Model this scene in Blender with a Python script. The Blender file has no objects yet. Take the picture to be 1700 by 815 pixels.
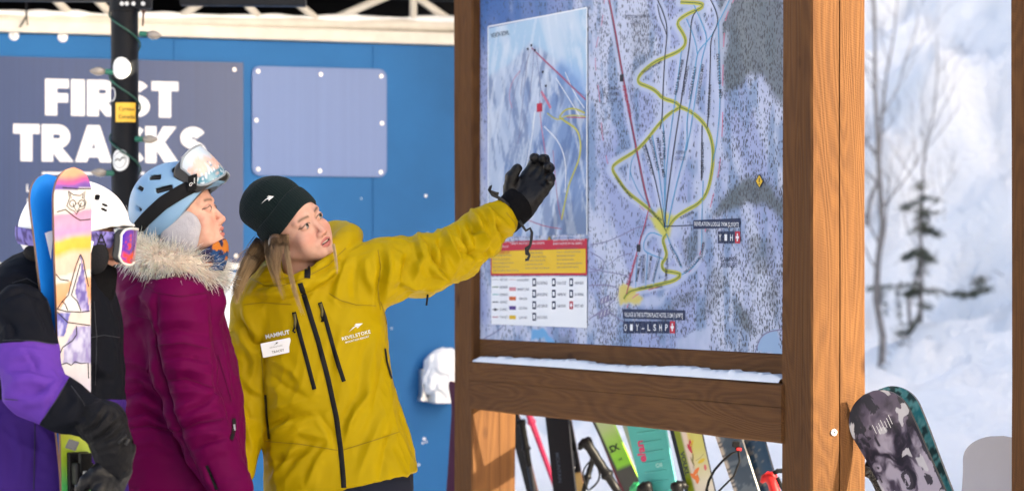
import bpy, bmesh, math, random
import numpy as np
from mathutils import Vector, Matrix
from mathutils.bvhtree import BVHTree

random.seed(7)
RNG = np.random.default_rng(7)
sc = bpy.context.scene
COL = sc.collection

# ------------------------------------------------------------------ camera, sky, sun, exposure
FPX = 4640.0                 # focal length in photograph pixels (1700 px wide)
CZ = 1.40                    # eye height
HOR = 466.0                  # horizon row of the photograph
cam_data = bpy.data.cameras.new("camera")
cam_data.sensor_width = 36.0
cam_data.lens = FPX / 1700 * 36
cam_data.shift_y = (HOR - 407.5) / 1700
cam_data.clip_start = 0.1
cam_data.clip_end = 2000
cam_data.dof.use_dof = True
cam_data.dof.focus_distance = 8.25
cam_data.dof.aperture_fstop = 4.2
cam = bpy.data.objects.new("camera", cam_data)
cam.location = (0, 0, CZ)
cam.rotation_euler = (math.radians(90), 0, 0)
COL.objects.link(cam)
sc.camera = cam

SUN_H = Vector((0.90, -0.436, 0)).normalized()      # horizontal direction towards the sun
SUN_EL = math.radians(20.5)
world = bpy.data.worlds.new("World")
sc.world = world
world.use_nodes = True
wn = world.node_tree
bg = wn.nodes["Background"]
sky = wn.nodes.new("ShaderNodeTexSky")
sky.sky_type = 'NISHITA'
sky.sun_disc = False
sky.sun_elevation = SUN_EL
sky.sun_rotation = math.atan2(SUN_H.x, SUN_H.y)
sky.air_density = 0.8
sky.dust_density = 7.5
sky.ozone_density = 0.6
wn.links.new(sky.outputs[0], bg.inputs[0])
bg.inputs[1].default_value = 0.15
sun_data = bpy.data.lights.new("sun", 'SUN')
sun_data.energy = 4.6
sun_data.angle = math.radians(0.5)
sun_data.color = (1.0, 0.88, 0.66)
sun = bpy.data.objects.new("sun", sun_data)
sdir = Vector((SUN_H.x * math.cos(SUN_EL), SUN_H.y * math.cos(SUN_EL), math.sin(SUN_EL)))
sun.rotation_euler = sdir.to_track_quat('Z', 'Y').to_euler()
COL.objects.link(sun)
vs = sc.view_settings
vs.view_transform = 'Standard'
vs.look = 'None'
vs.gamma = 1.0
vs.exposure = 2.0
try:
    sc.cycles.use_denoising = True
    sc.cycles.max_bounces = 8
    sc.cycles.caustics_reflective = False
    sc.cycles.caustics_refractive = False
except Exception:
    pass

# ------------------------------------------------------------------ helpers
def P(px, py, d):
    """a point that the camera sees at photograph pixel (px, py), d metres ahead"""
    return Vector(((px - 850) / FPX * d, d, CZ + (HOR - py) / FPX * d))

def to_px(V):
    V = np.asarray(V)
    return np.stack([850 + V[:, 0] / V[:, 1] * FPX, HOR - (V[:, 2] - CZ) / V[:, 1] * FPX], 1)

def prm(o, label=None, cat=None, group=None, kind=None):
    if label: o['label'] = label
    if cat: o['category'] = cat
    if group: o['group'] = group
    if kind: o['kind'] = kind
    return o

def thing(name, label, cat, loc=(0, 0, 0), group=None):
    o = bpy.data.objects.new(name, None)
    o.empty_display_size = 0.1
    o.location = loc
    COL.objects.link(o)
    return prm(o, label, cat, group)

def link(name, me, parent=None, mats=None):
    o = bpy.data.objects.new(name, me)
    COL.objects.link(o)
    if mats is not None and len(me.materials) == 0:
        for m in (mats if isinstance(mats, (list, tuple)) else [mats]):
            me.materials.append(m)
    if parent is not None:
        o.parent = parent
        r = parent
        off = Vector((0, 0, 0))
        while r is not None:
            off += r.location
            r = r.parent
        o.location = -off          # geometry is given in world coordinates
    return o

def mesh_np(name, V, Fq, smooth=True, cols=None, uv=None):
    """mesh from numpy vertices and a list/array of faces (quads or tris)"""
    me = bpy.data.meshes.new(name)
    V = np.asarray(V, dtype=np.float32)
    if isinstance(Fq, np.ndarray):
        n, k = Fq.shape
        me.vertices.add(len(V)); me.vertices.foreach_set('co', V.ravel())
        me.loops.add(n * k); me.loops.foreach_set('vertex_index', Fq.ravel().astype(np.int32))
        me.polygons.add(n)
        me.polygons.foreach_set('loop_start', (np.arange(n) * k).astype(np.int32))
        me.polygons.foreach_set('loop_total', np.full(n, k, dtype=np.int32))
        me.update(calc_edges=True)
        me.validate()
    else:
        me.from_pydata([tuple(map(float, v)) for v in V], [], Fq)
        me.update()
    if smooth:
        me.polygons.foreach_set('use_smooth', np.ones(len(me.polygons), dtype=bool))
    if cols is not None:
        a = me.color_attributes.new('Col', 'FLOAT_COLOR', 'POINT')
        C = np.ones((len(V), 4), dtype=np.float32); C[:, :3] = cols
        a.data.foreach_set('color', C.ravel())
    return me

def vnormals(me):
    n = np.empty(len(me.vertices) * 3, dtype=np.float32)
    me.vertex_normals.foreach_get('vector', n)
    return n.reshape(-1, 3)

def vcoords(me):
    n = np.empty(len(me.vertices) * 3, dtype=np.float32)
    me.vertices.foreach_get('co', n)
    return n.reshape(-1, 3)

def set_coords(me, V):
    me.vertices.foreach_set('co', np.asarray(V, dtype=np.float32).ravel()); me.update()

class MB:
    """collects boxes, tubes, strips and prisms into one mesh"""
    def __init__(s): s.v = []; s.f = []; s.c = []
    def add(s, vs_, fs, col=None):
        n = len(s.v); s.v += [tuple(map(float, v)) for v in vs_]; s.f += [tuple(i + n for i in f) for f in fs]
        s.c += [col or (1, 1, 1)] * len(vs_)
    def box(s, c, ax, ay, az, bevel=0.0, col=None):
        """box about centre c with half-axis vectors ax, ay, az (chamfered on all edges when bevel > 0)"""
        c, ax, ay, az = Vector(c), Vector(ax), Vector(ay), Vector(az)
        bm = bmesh.new(); bmesh.ops.create_cube(bm, size=2)
        L = (ax.length, ay.length, az.length)
        for v in bm.verts: v.co = Vector((v.co.x * L[0], v.co.y * L[1], v.co.z * L[2]))
        if bevel > 0: bmesh.ops.bevel(bm, geom=list(bm.edges), offset=min(bevel, min(L) * .9), segments=2, affect='EDGES', profile=.6)
        u = (ax.normalized(), ay.normalized(), az.normalized())
        bm.verts.index_update()
        flip = u[0].cross(u[1]).dot(u[2]) < 0
        s.add([c + u[0] * v.co.x + u[1] * v.co.y + u[2] * v.co.z for v in bm.verts],
              [tuple(v.index for v in (reversed(f.verts) if flip else f.verts)) for f in bm.faces], col)
        bm.free(); return s
    def tube(s, pts, r, n=8, cap=True, col=None, flat=1.0, ref=None):
        pts = [Vector(p) for p in pts]
        rs = r if isinstance(r, (list, tuple)) else [r] * len(pts)
        vs_, fs = [], []
        prev = None
        for i, p in enumerate(pts):
            t = (pts[min(i + 1, len(pts) - 1)] - pts[max(i - 1, 0)])
            if t.length < 1e-9: t = Vector((0, 0, 1))
            t.normalize()
            if prev is None:
                a = Vector(ref) if ref else (Vector((0, 0, 1)) if abs(t.z) < .9 else Vector((1, 0, 0)))
            else: a = prev
            a = a - t * a.dot(t)
            if a.length < 1e-6: a = t.orthogonal()
            a.normalize(); prev = a; b = t.cross(a)
            for k in range(n):
                q = 2 * math.pi * k / n
                vs_.append(p + a * (math.cos(q) * rs[i]) + b * (math.sin(q) * rs[i] * flat))
        for i in range(len(pts) - 1):
            for k in range(n):
                k2 = (k + 1) % n
                fs.append((i * n + k, i * n + k2, (i + 1) * n + k2, (i + 1) * n + k))
        if cap:
            fs.append(tuple(reversed(range(n)))); m = (len(pts) - 1) * n; fs.append(tuple(range(m, m + n)))
        s.add(vs_, fs, col); return s
    def prism(s, poly, axis_u, axis_v, org, thick, col=None):
        """polygon (u,v) extruded by vector thick"""
        org, u, v, th = Vector(org), Vector(axis_u), Vector(axis_v), Vector(thick)
        n = len(poly)
        a = [org + u * p[0] + v * p[1] for p in poly]
        vs_ = a + [p + th for p in a]
        fs = [tuple(range(n)), tuple(reversed(range(n, 2 * n)))] + [(i, i + n, (i + 1) % n + n, (i + 1) % n) for i in range(n)]
        s.add(vs_, fs, col); return s
    def mesh(s, name, smooth=False, colors=False):
        me = bpy.data.meshes.new(name); me.from_pydata(s.v, [], s.f); me.update()
        bm = bmesh.new(); bm.from_mesh(me); bmesh.ops.recalc_face_normals(bm, faces=bm.faces); bm.to_mesh(me); bm.free()
        if smooth:
            me.polygons.foreach_set('use_smooth', np.ones(len(me.polygons), dtype=bool))
        if colors:
            a = me.color_attributes.new('Col', 'FLOAT_COLOR', 'POINT')
            C = np.ones((len(s.v), 4), dtype=np.float32); C[:, :3] = s.c
            a.data.foreach_set('color', C.ravel())
        return me
    def build(s, name, m, parent=None, smooth=False, colors=False):
        return link(name, s.mesh(name, smooth, colors), parent, m)

def shade_auto(o, ang=40):
    me = o.data
    bm = bmesh.new(); bm.from_mesh(me)
    for f in bm.faces: f.smooth = True
    for e in bm.edges:
        if len(e.link_faces) == 2 and e.calc_face_angle(0) > math.radians(ang): e.smooth = False
    bm.to_mesh(me); bm.free(); return o

# ---- noise
def _hash(i, j, k, seed):
    h = (i * 374761393 + j * 668265263 + k * 2147483647 * 3 + seed * 1274126177) & 0xffffffff
    h = ((h ^ (h >> 13)) * 1274126177) & 0xffffffff
    h = (h ^ (h >> 16)) & 0xffffffff
    return h.astype(np.float64) / 0xffffffff
def vnoise(Q, seed=0):
    """smooth value noise in 0..1"""
    Q = np.asarray(Q, dtype=np.float64)
    if Q.shape[1] == 2: Q = np.concatenate([Q, np.zeros((len(Q), 1))], 1)
    I = np.floor(Q).astype(np.int64); f = Q - I; f = f * f * f * (f * (f * 6 - 15) + 10)
    r = 0
    for a in (0, 1):
        for b in (0, 1):
            for c in (0, 1):
                w = (f[:, 0] if a else 1 - f[:, 0]) * (f[:, 1] if b else 1 - f[:, 1]) * (f[:, 2] if c else 1 - f[:, 2])
                r = r + w * _hash(I[:, 0] + a, I[:, 1] + b, I[:, 2] + c, seed)
    return r
def fbm(Q, seed=0, oct=4, gain=.5):
    r, a, s = 0, 1, 0
    Q = np.asarray(Q, dtype=np.float64)
    for o in range(oct):
        r = r + a * vnoise(Q * (2 ** o), seed + o); s += a; a *= gain
    return r / s
def sstep(a, b, x):
    t = np.clip((x - a) / (b - a), 0, 1); return t * t * (3 - 2 * t)

# ---- signed distance fields and surface nets
def grid(lo, hi, h):
    lo, hi = np.array(lo, dtype=np.float32), np.array(hi, dtype=np.float32)
    n = np.ceil((hi - lo) / h).astype(int) + 1
    ax = [lo[i] + h * np.arange(n[i], dtype=np.float32) for i in range(3)]
    X = np.stack(np.meshgrid(*ax, indexing='ij'), -1)
    return X, lo, h
def smin(a, b, k):
    hh = np.clip(.5 + .5 * (b - a) / k, 0, 1)
    return b * (1 - hh) + a * hh - k * hh * (1 - hh)
def smax(a, b, k): return -smin(-a, -b, k)
def s_cone(X, a, b, r1, r2, flat=None):
    a, b = np.array(a, dtype=np.float32), np.array(b, dtype=np.float32)
    ab = b - a; t = np.clip(((X - a) @ ab) / max(float(ab @ ab), 1e-9), 0, 1)
    d = X - a - t[..., None] * ab
    if flat is not None: d = d * np.array(flat, dtype=np.float32)
    return np.sqrt((d * d).sum(-1)) - (r1 + (r2 - r1) * t)
def s_chain(X, pts, rs, k=.02, flat=None):
    r = None
    for i in range(len(pts) - 1):
        d = s_cone(X, pts[i], pts[i + 1], rs[i], rs[i + 1], flat)
        r = d if r is None else smin(r, d, k)
    return r
def s_ell(X, c, r, M=None):
    d = X - np.array(c, dtype=np.float32)
    if M is not None: d = d @ np.array(M, dtype=np.float32)      # columns of M are the axes
    r = np.array(r, dtype=np.float32)
    k0 = np.sqrt(((d / r) ** 2).sum(-1)); k1 = np.sqrt(((d / (r * r)) ** 2).sum(-1)) + 1e-9
    return k0 * (k0 - 1) / k1
def s_box(X, c, hs, rad=.01, M=None):
    d = X - np.array(c, dtype=np.float32)
    if M is not None: d = d @ np.array(M, dtype=np.float32)
    q = np.abs(d) - (np.array(hs, dtype=np.float32) - rad)
    return np.sqrt((np.maximum(q, 0) ** 2).sum(-1)) + np.minimum(q.max(-1), 0) - rad
def s_torus(X, c, M, R, r, squash=1.0):
    d = (X - np.array(c, dtype=np.float32)) @ np.array(M, dtype=np.float32)
    q = np.sqrt((d[..., 0] / squash) ** 2 + d[..., 1] ** 2) - R
    return np.sqrt(q * q + d[..., 2] ** 2) - r
def nets(F, lo, h):
    """surface nets: vertices and quads of the zero level of F"""
    nx, ny, nz = F.shape
    S = F < 0
    cs = np.zeros((nx - 1, ny - 1, nz - 1), dtype=np.int8)
    cor = [(a, b, c) for a in (0, 1) for b in (0, 1) for c in (0, 1)]
    sl = lambda A, c: A[c[0]:nx - 1 + c[0], c[1]:ny - 1 + c[1], c[2]:nz - 1 + c[2]]
    for c in cor: cs += sl(S, c)
    act = np.argwhere((cs > 0) & (cs < 8))
    idx = -np.ones(cs.shape, dtype=np.int64); idx[act[:, 0], act[:, 1], act[:, 2]] = np.arange(len(act))
    acc = np.zeros((len(act), 3)); cnt = np.zeros(len(act))
    vals = {c: F[act[:, 0] + c[0], act[:, 1] + c[1], act[:, 2] + c[2]] for c in cor}
    for c in cor:
        for ax in range(3):
            if c[ax] == 0:
                c2 = list(c); c2[ax] = 1; c2 = tuple(c2)
                v0, v1 = vals[c], vals[c2]
                m = (v0 < 0) != (v1 < 0)
                t = np.where(m, v0 / np.where(m, v0 - v1, 1), 0)
                p = np.array(c, dtype=float)[None].repeat(len(act), 0); p[:, ax] = t
                acc[m] += p[m]; cnt[m] += 1
    V = (act + acc / cnt[:, None]) * h + lo
    Q = []
    for ax in range(3):
        u, v = (ax + 1) % 3, (ax + 2) % 3
        s0 = [slice(None)] * 3; s1 = [slice(None)] * 3
        s0[ax] = slice(0, -1); s1[ax] = slice(1, None)
        E = np.argwhere(S[tuple(s0)] != S[tuple(s1)])
        ok = (E[:, u] > 0) & (E[:, v] > 0) & (E[:, u] < F.shape[u] - 1) & (E[:, v] < F.shape[v] - 1)
        E = E[ok]
        if not len(E): continue
        ins = S[E[:, 0], E[:, 1], E[:, 2]]
        def g(du, dv):
            e = E.copy(); e[:, u] += du; e[:, v] += dv
            return idx[e[:, 0], e[:, 1], e[:, 2]]
        q = np.stack([g(-1, -1), g(0, -1), g(0, 0), g(-1, 0)], 1)
        q[~ins] = q[~ins][:, ::-1]
        Q.append(q)
    return V, np.concatenate(Q)
def relax(V, Q, it=1, lam=.5):
    for _ in range(it):
        A = np.zeros_like(V); C = np.zeros(len(V))
        for k in range(4):
            np.add.at(A, Q[:, k], V[Q[:, (k + 1) % 4]]); np.add.at(C, Q[:, k], 1)
            np.add.at(A, Q[:, k], V[Q[:, (k + 3) % 4]]); np.add.at(C, Q[:, k], 1)
        V = V + lam * (A / C[:, None] - V)
    return V

# ---- materials
def mat(name, col=(.5, .5, .5), rough=.6, metal=0.0, bump=0.0, bscale=200.0, var=0.0, vscale=8.0, attr=None, spec=.5,
        coat=0.0, sheen=0.0, stretch=None, sss=0.0, alpha=1.0, trans=0.0, emit=None, ridge=0.0, rscale=9.0):
    m = bpy.data.materials.new(name); m.use_nodes = True
    nt = m.node_tree; b = nt.nodes["Principled BSDF"]
    b.inputs['Roughness'].default_value = rough; b.inputs['Metallic'].default_value = metal
    b.inputs['Specular IOR Level'].default_value = spec
    if coat: b.inputs['Coat Weight'].default_value = coat; b.inputs['Coat Roughness'].default_value = .15
    if sheen: b.inputs['Sheen Weight'].default_value = sheen
    if sss: b.inputs['Subsurface Weight'].default_value = sss; b.inputs['Subsurface Radius'].default_value = (.012, .005, .003); b.inputs['Subsurface Scale'].default_value = .5
    if trans: b.inputs['Transmission Weight'].default_value = trans
    tc = nt.nodes.new('ShaderNodeTexCoord')
    vec = tc.outputs['Object']
    if stretch:
        mp = nt.nodes.new('ShaderNodeMapping'); mp.inputs['Scale'].default_value = stretch
        nt.links.new(vec, mp.inputs[0]); vec = mp.outputs[0]
    src = None
    if attr:
        at = nt.nodes.new('ShaderNodeAttribute'); at.attribute_name = attr; src = at.outputs['Color']
    if var > 0:
        nz = nt.nodes.new('ShaderNodeTexNoise'); nz.inputs['Scale'].default_value = vscale; nz.inputs['Detail'].default_value = 5
        nt.links.new(vec, nz.inputs['Vector'])
        mr = nt.nodes.new('ShaderNodeMapRange'); mr.inputs[1].default_value = .25; mr.inputs[2].default_value = .75
        mr.inputs[3].default_value = 1 - var; mr.inputs[4].default_value = 1 + var
        nt.links.new(nz.outputs[0], mr.inputs[0])
        mx = nt.nodes.new('ShaderNodeMix'); mx.data_type = 'RGBA'; mx.blend_type = 'MULTIPLY'; mx.inputs[0].default_value = 1
        if src: nt.links.new(src, mx.inputs[6])
        else: mx.inputs[6].default_value = (*col, 1)
        nt.links.new(mr.outputs[0], mx.inputs[7]); src = mx.outputs[2]
    if src: nt.links.new(src, b.inputs['Base Color'])
    else: b.inputs['Base Color'].default_value = (*col, 1)
    if ridge > 0:
        mpr = nt.nodes.new('ShaderNodeMapping'); mpr.inputs['Rotation'].default_value = (0, .6, 0); mpr.inputs['Scale'].default_value = (1, 1, .55); nt.links.new(tc.outputs['Object'], mpr.inputs[0])
        nr = nt.nodes.new('ShaderNodeTexNoise'); nr.noise_type = 'RIDGED_MULTIFRACTAL'; nr.inputs['Scale'].default_value = rscale; nr.inputs['Detail'].default_value = 3; nr.inputs['Distortion'].default_value = .6
        nt.links.new(mpr.outputs[0], nr.inputs['Vector'])
        bp0 = nt.nodes.new('ShaderNodeBump'); bp0.inputs['Strength'].default_value = ridge; bp0.inputs['Distance'].default_value = .006
        nt.links.new(nr.outputs[0], bp0.inputs['Height']); nt.links.new(bp0.outputs[0], b.inputs['Normal'])
    if bump > 0:
        n2 = nt.nodes.new('ShaderNodeTexNoise'); n2.inputs['Scale'].default_value = bscale; n2.inputs['Detail'].default_value = 4
        nt.links.new(vec, n2.inputs['Vector'])
        bp = nt.nodes.new('ShaderNodeBump'); bp.inputs['Strength'].default_value = bump; bp.inputs['Distance'].default_value = .004
        nt.links.new(n2.outputs[0], bp.inputs['Height'])
        if ridge > 0: nt.links.new(bp0.outputs[0], bp.inputs['Normal'])
        nt.links.new(bp.outputs[0], b.inputs['Normal'])
    return m

def srgb(r, g, b):
    f = lambda c: (c / 255 / 12.92) if c / 255 <= .04045 else ((c / 255 + .055) / 1.055) ** 2.4
    return (f(r), f(g), f(b))

# ---- flat text
_tcache = {}
def text2d(txt, bold=0.0, space=1.0):
    """outline-filled letters as 2-D vertices (cap height 1, origin at the centre) and faces"""
    key = (txt, bold, space)
    if key in _tcache: return _tcache[key]
    cu = bpy.data.curves.new('lettering', 'FONT'); cu.body = txt; cu.size = 1.0; cu.offset = bold; cu.space_character = space
    cu.resolution_u = 3; cu.align_x = 'LEFT'
    o = bpy.data.objects.new('lettering', cu); COL.objects.link(o)
    dg = bpy.context.evaluated_depsgraph_get(); dg.update()
    me = bpy.data.meshes.new_from_object(o.evaluated_get(dg))
    V = vcoords(me)[:, :2].copy(); F = [tuple(p.vertices) for p in me.polygons]
    bpy.data.objects.remove(o); bpy.data.curves.remove(cu); bpy.data.meshes.remove(me)
    cap = .73
    V /= cap
    if len(V):
        V[:, 0] -= (V[:, 0].min() + V[:, 0].max()) / 2; V[:, 1] -= .5
    _tcache[key] = (V, F)
    return V, F
# ------------------------------------------------------------------ materials of the setting
def wood_mat(name, base, dark, rough=.75):
    m = bpy.data.materials.new(name); m.use_nodes = True
    nt = m.node_tree; b = nt.nodes["Principled BSDF"]; N = nt.nodes.new; Lk = nt.links.new
    b.inputs['Roughness'].default_value = rough; b.inputs['Specular IOR Level'].default_value = .08
    at = N('ShaderNodeAttribute'); at.attribute_name = 'grain'
    mp = N('ShaderNodeMapping'); mp.inputs['Scale'].default_value = (6, 6, .7); Lk(at.outputs['Vector'], mp.inputs[0])
    n1 = N('ShaderNodeTexNoise'); n1.inputs['Scale'].default_value = 1.0; n1.inputs['Detail'].default_value = 2; n1.inputs['Distortion'].default_value = .3
    Lk(mp.outputs[0], n1.inputs['Vector'])
    mul = N('ShaderNodeMath'); mul.operation = 'MULTIPLY'; mul.inputs[1].default_value = 150; Lk(n1.outputs[0], mul.inputs[0])
    sn = N('ShaderNodeMath'); sn.operation = 'SINE'; Lk(mul.outputs[0], sn.inputs[0])
    mp2 = N('ShaderNodeMapping'); mp2.inputs['Scale'].default_value = (160, 160, 5); Lk(at.outputs['Vector'], mp2.inputs[0])
    n2 = N('ShaderNodeTexNoise'); n2.inputs['Scale'].default_value = 1; n2.inputs['Detail'].default_value = 4; Lk(mp2.outputs[0], n2.inputs['Vector'])
    # saw marks: fine lines that cross the timber at a slant
    mp3 = N('ShaderNodeMapping'); mp3.inputs['Scale'].default_value = (28, 28, 90); Lk(at.outputs['Vector'], mp3.inputs[0])
    n3 = N('ShaderNodeTexWave'); n3.wave_type = 'BANDS'; n3.bands_direction = 'DIAGONAL'; n3.inputs['Scale'].default_value = .9; n3.inputs['Distortion'].default_value = 6; n3.inputs['Detail'].default_value = 3
    Lk(mp3.outputs[0], n3.inputs['Vector'])
    n4 = N('ShaderNodeTexNoise'); n4.inputs['Scale'].default_value = 3.0; n4.inputs['Detail'].default_value = 6
    mp4 = N('ShaderNodeMapping'); mp4.inputs['Scale'].default_value = (2, 2, .5); Lk(at.outputs['Vector'], mp4.inputs[0]); Lk(mp4.outputs[0], n4.inputs['Vector'])
    # knots
    vo = N('ShaderNodeTexVoronoi'); vo.inputs['Scale'].default_value = 1
    mp5 = N('ShaderNodeMapping'); mp5.inputs['Scale'].default_value = (6, 6, 3.1); Lk(at.outputs['Vector'], mp5.inputs[0]); Lk(mp5.outputs[0], vo.inputs['Vector'])
    kr = N('ShaderNodeMapRange'); kr.inputs[1].default_value = .03; kr.inputs[2].default_value = .13; kr.inputs[3].default_value = 1; kr.inputs[4].default_value = 0; Lk(vo.outputs['Distance'], kr.inputs[0])
    # factor
    f1 = N('ShaderNodeMath'); f1.operation = 'MULTIPLY_ADD'; f1.inputs[1].default_value = .10; f1.inputs[2].default_value = .25; Lk(sn.outputs[0], f1.inputs[0])
    f2 = N('ShaderNodeMath'); f2.operation = 'MULTIPLY_ADD'; f2.inputs[1].default_value = .55; Lk(n2.outputs[0], f2.inputs[0]); Lk(f1.outputs[0], f2.inputs[2])
    f3 = N('ShaderNodeMath'); f3.operation = 'MULTIPLY_ADD'; f3.inputs[1].default_value = .5; f3.use_clamp = False; Lk(n4.outputs[0], f3.inputs[0]); Lk(f2.outputs[0], f3.inputs[2])
    f4 = N('ShaderNodeMath'); f4.operation = 'MULTIPLY_ADD'; f4.inputs[1].default_value = .6; Lk(kr.outputs[0], f4.inputs[0]); Lk(f3.outputs[0], f4.inputs[2])
    r = N('ShaderNodeMapRange'); r.inputs[1].default_value = .45; r.inputs[2].default_value = 1.25; Lk(f4.outputs[0], r.inputs[0])
    mx = N('ShaderNodeMix'); mx.data_type = 'RGBA'; mx.inputs[6].default_value = (*base, 1); mx.inputs[7].default_value = (*dark, 1); Lk(r.outputs[0], mx.inputs[0])
    Lk(mx.outputs[2], b.inputs['Base Color'])
    h1 = N('ShaderNodeMath'); h1.operation = 'MULTIPLY_ADD'; h1.inputs[1].default_value = .22; Lk(n3.outputs[1], h1.inputs[0])
    h2 = N('ShaderNodeMath'); h2.operation = 'MULTIPLY_ADD'; h2.inputs[1].default_value = 1.0; h2.inputs[2].default_value = 0; Lk(n2.outputs[0], h2.inputs[0]); Lk(h2.outputs[0], h1.inputs[2])
    h3 = N('ShaderNodeMath'); h3.operation = 'MULTIPLY_ADD'; h3.inputs[1].default_value = -.25; Lk(sn.outputs[0], h3.inputs[0]); Lk(h1.outputs[0], h3.inputs[2])
    bp = N('ShaderNodeBump'); bp.inputs['Strength'].default_value = .55; bp.inputs['Distance'].default_value = .0025
    Lk(h3.outputs[0], bp.inputs['Height']); Lk(bp.outputs[0], b.inputs['Normal'])
    return m

def snow_mat(name):
    m = bpy.data.materials.new(name); m.use_nodes = True
    nt = m.node_tree; b = nt.nodes["Principled BSDF"]
    b.inputs['Base Color'].default_value = (.88, .885, .89, 1); b.inputs['Roughness'].default_value = .65
    b.inputs['Specular IOR Level'].default_value = .25
    tc = nt.nodes.new('ShaderNodeTexCoord')
    a = nt.nodes.new('ShaderNodeTexNoise'); a.inputs['Scale'].default_value = 2.2; a.inputs['Detail'].default_value = 9; a.inputs['Roughness'].default_value = .62
    nt.links.new(tc.outputs['Object'], a.inputs['Vector'])
    bp = nt.nodes.new('ShaderNodeBump'); bp.inputs['Strength'].default_value = 1.0; bp.inputs['Distance'].default_value = .22
    nt.links.new(a.outputs[0], bp.inputs['Height']); nt.links.new(bp.outputs[0], b.inputs['Normal'])
    return m

M_WOOD = wood_mat('stained_timber', (.136, .062, .022), (.050, .0215, .011))
M_SNOW = snow_mat('snow')
M_FSNOW = mat('fresh_snow', (.74, .76, .80), .7, bump=.5, bscale=60, spec=.2)
M_BLUE = mat('blue_painted_steel', (.014, .098, .27), .5, var=.22, vscale=1.3, bump=.12, bscale=14, spec=.12)
M_SLATE = mat('slate_blue_sign_sheet', (.016, .037, .116), .36, var=.10, vscale=1.0, stretch=(60, 60, .4), bump=.02)
M_PALE = mat('pale_blue_blank_sheet', (.070, .125, .30), .42, var=.06, vscale=1.0, stretch=(40, 40, .5))
M_WHITE = mat('white_paint', (.80, .80, .79), .5, var=.06, vscale=6)
M_CREAM = mat('weathered_cream_paint', (.55, .52, .47), .6, var=.12, vscale=9, bump=.2, bscale=40)
M_LETTER = mat('white_vinyl', (.62, .64, .69), .5, spec=.2)
M_BLACK = mat('black_powder_coat', (.008, .009, .012), .42, var=.2, vscale=12, bump=.05, bscale=60, spec=.12)
M_DARKROOF = mat('dark_roof_steel', (.006, .006, .008), .6, var=.2, vscale=4, spec=.1)
M_STEEL = mat('galvanised_steel', (.62, .62, .63), .35, metal=.7)
M_BARK = mat('grey_bark', (.21, .195, .19), .9, var=.3, vscale=18, bump=.5, bscale=30)
M_NEEDLE = mat('conifer_needles', (.050, .062, .036), .75, var=.35, vscale=3)

# ------------------------------------------------------------------ ground: one sheet to the horizon, hillside behind, added shading spur on the right
def ground_z(x, y):
    x, y = np.asarray(x, float), np.asarray(y, float)
    z = np.zeros(np.broadcast(x, y).shape)
    z = z + sstep(25, 30, y) * np.clip(.30 + .42 * (x - 4.0), 0.0, 2.6) * (.6 + .4 * sstep(1, 6, x))
    z = z + np.clip(y - 31, 0, None) * .40 * sstep(29, 40, y)
    z = z + .02 * np.clip(y - 31, 0, 90) ** 1.5 * .6
    # unseen spur added off frame on the right to shade the hill
    n = (-SUN_H.y) * x + SUN_H.x * y
    t = SUN_H.x * x + SUN_H.y * y
    z = z + sstep(17, 22, n) * sstep(-3, 45, t) * 42
    Q = np.stack([np.broadcast_to(x, z.shape).ravel(), np.broadcast_to(y, z.shape).ravel()], 1)
    b = (fbm(Q * .35, 3, 4) - .5) * 1.8 + (1 - np.abs(2 * fbm(Q * np.array((.8, .5)), 9, 4) - 1)) * 1.1 + (fbm(Q * np.array((1.9, 1.2)), 19, 3) - .5) * .9 - .85
    amp = .06 + sstep(20, 34, Q[:, 1]) * .9
    return z + (b * amp).reshape(z.shape)

def axis(a, b, fine_a, fine_b, fine, coarse):
    out = [a]; v = a
    while v < b:
        v += fine if fine_a <= v < fine_b else coarse; out.append(v)
    return np.array(out)
gx = np.concatenate([[-900, -500, -250, -120, -60], axis(-40, 90, -3, 14, .25, 1.6), [105, 140, 250, 500, 900]])
gy = np.concatenate([[-900, -400, -150, -60], axis(-30, 110, 14, 70, .3, 1.6), [140, 200, 320, 600, 950]])
X2, Y2 = np.meshgrid(gx, gy, indexing='ij')
Z2 = ground_z(X2, Y2)
Z2 = Z2 * np.maximum(sstep(18, 24, Y2), sstep(8, 16, X2))
gi = np.arange(X2.size).reshape(X2.shape)
gq = np.stack([gi[:-1, :-1].ravel(), gi[1:, :-1].ravel(), gi[1:, 1:].ravel(), gi[:-1, 1:].ravel()], 1)
ground_me = mesh_np('snow_ground', np.stack([X2.ravel(), Y2.ravel(), Z2.ravel()], 1), gq)
ground = link('snow_ground', ground_me, None, M_SNOW)
prm(ground, 'trodden white snow ground rising to a snowy hillside behind', kind='structure')
def gz(x, y):
    if y < 19: return 0.0
    return float((ground_z(np.array([x]), np.array([y])) * sstep(18, 24, np.array([y])))[0])

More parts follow.
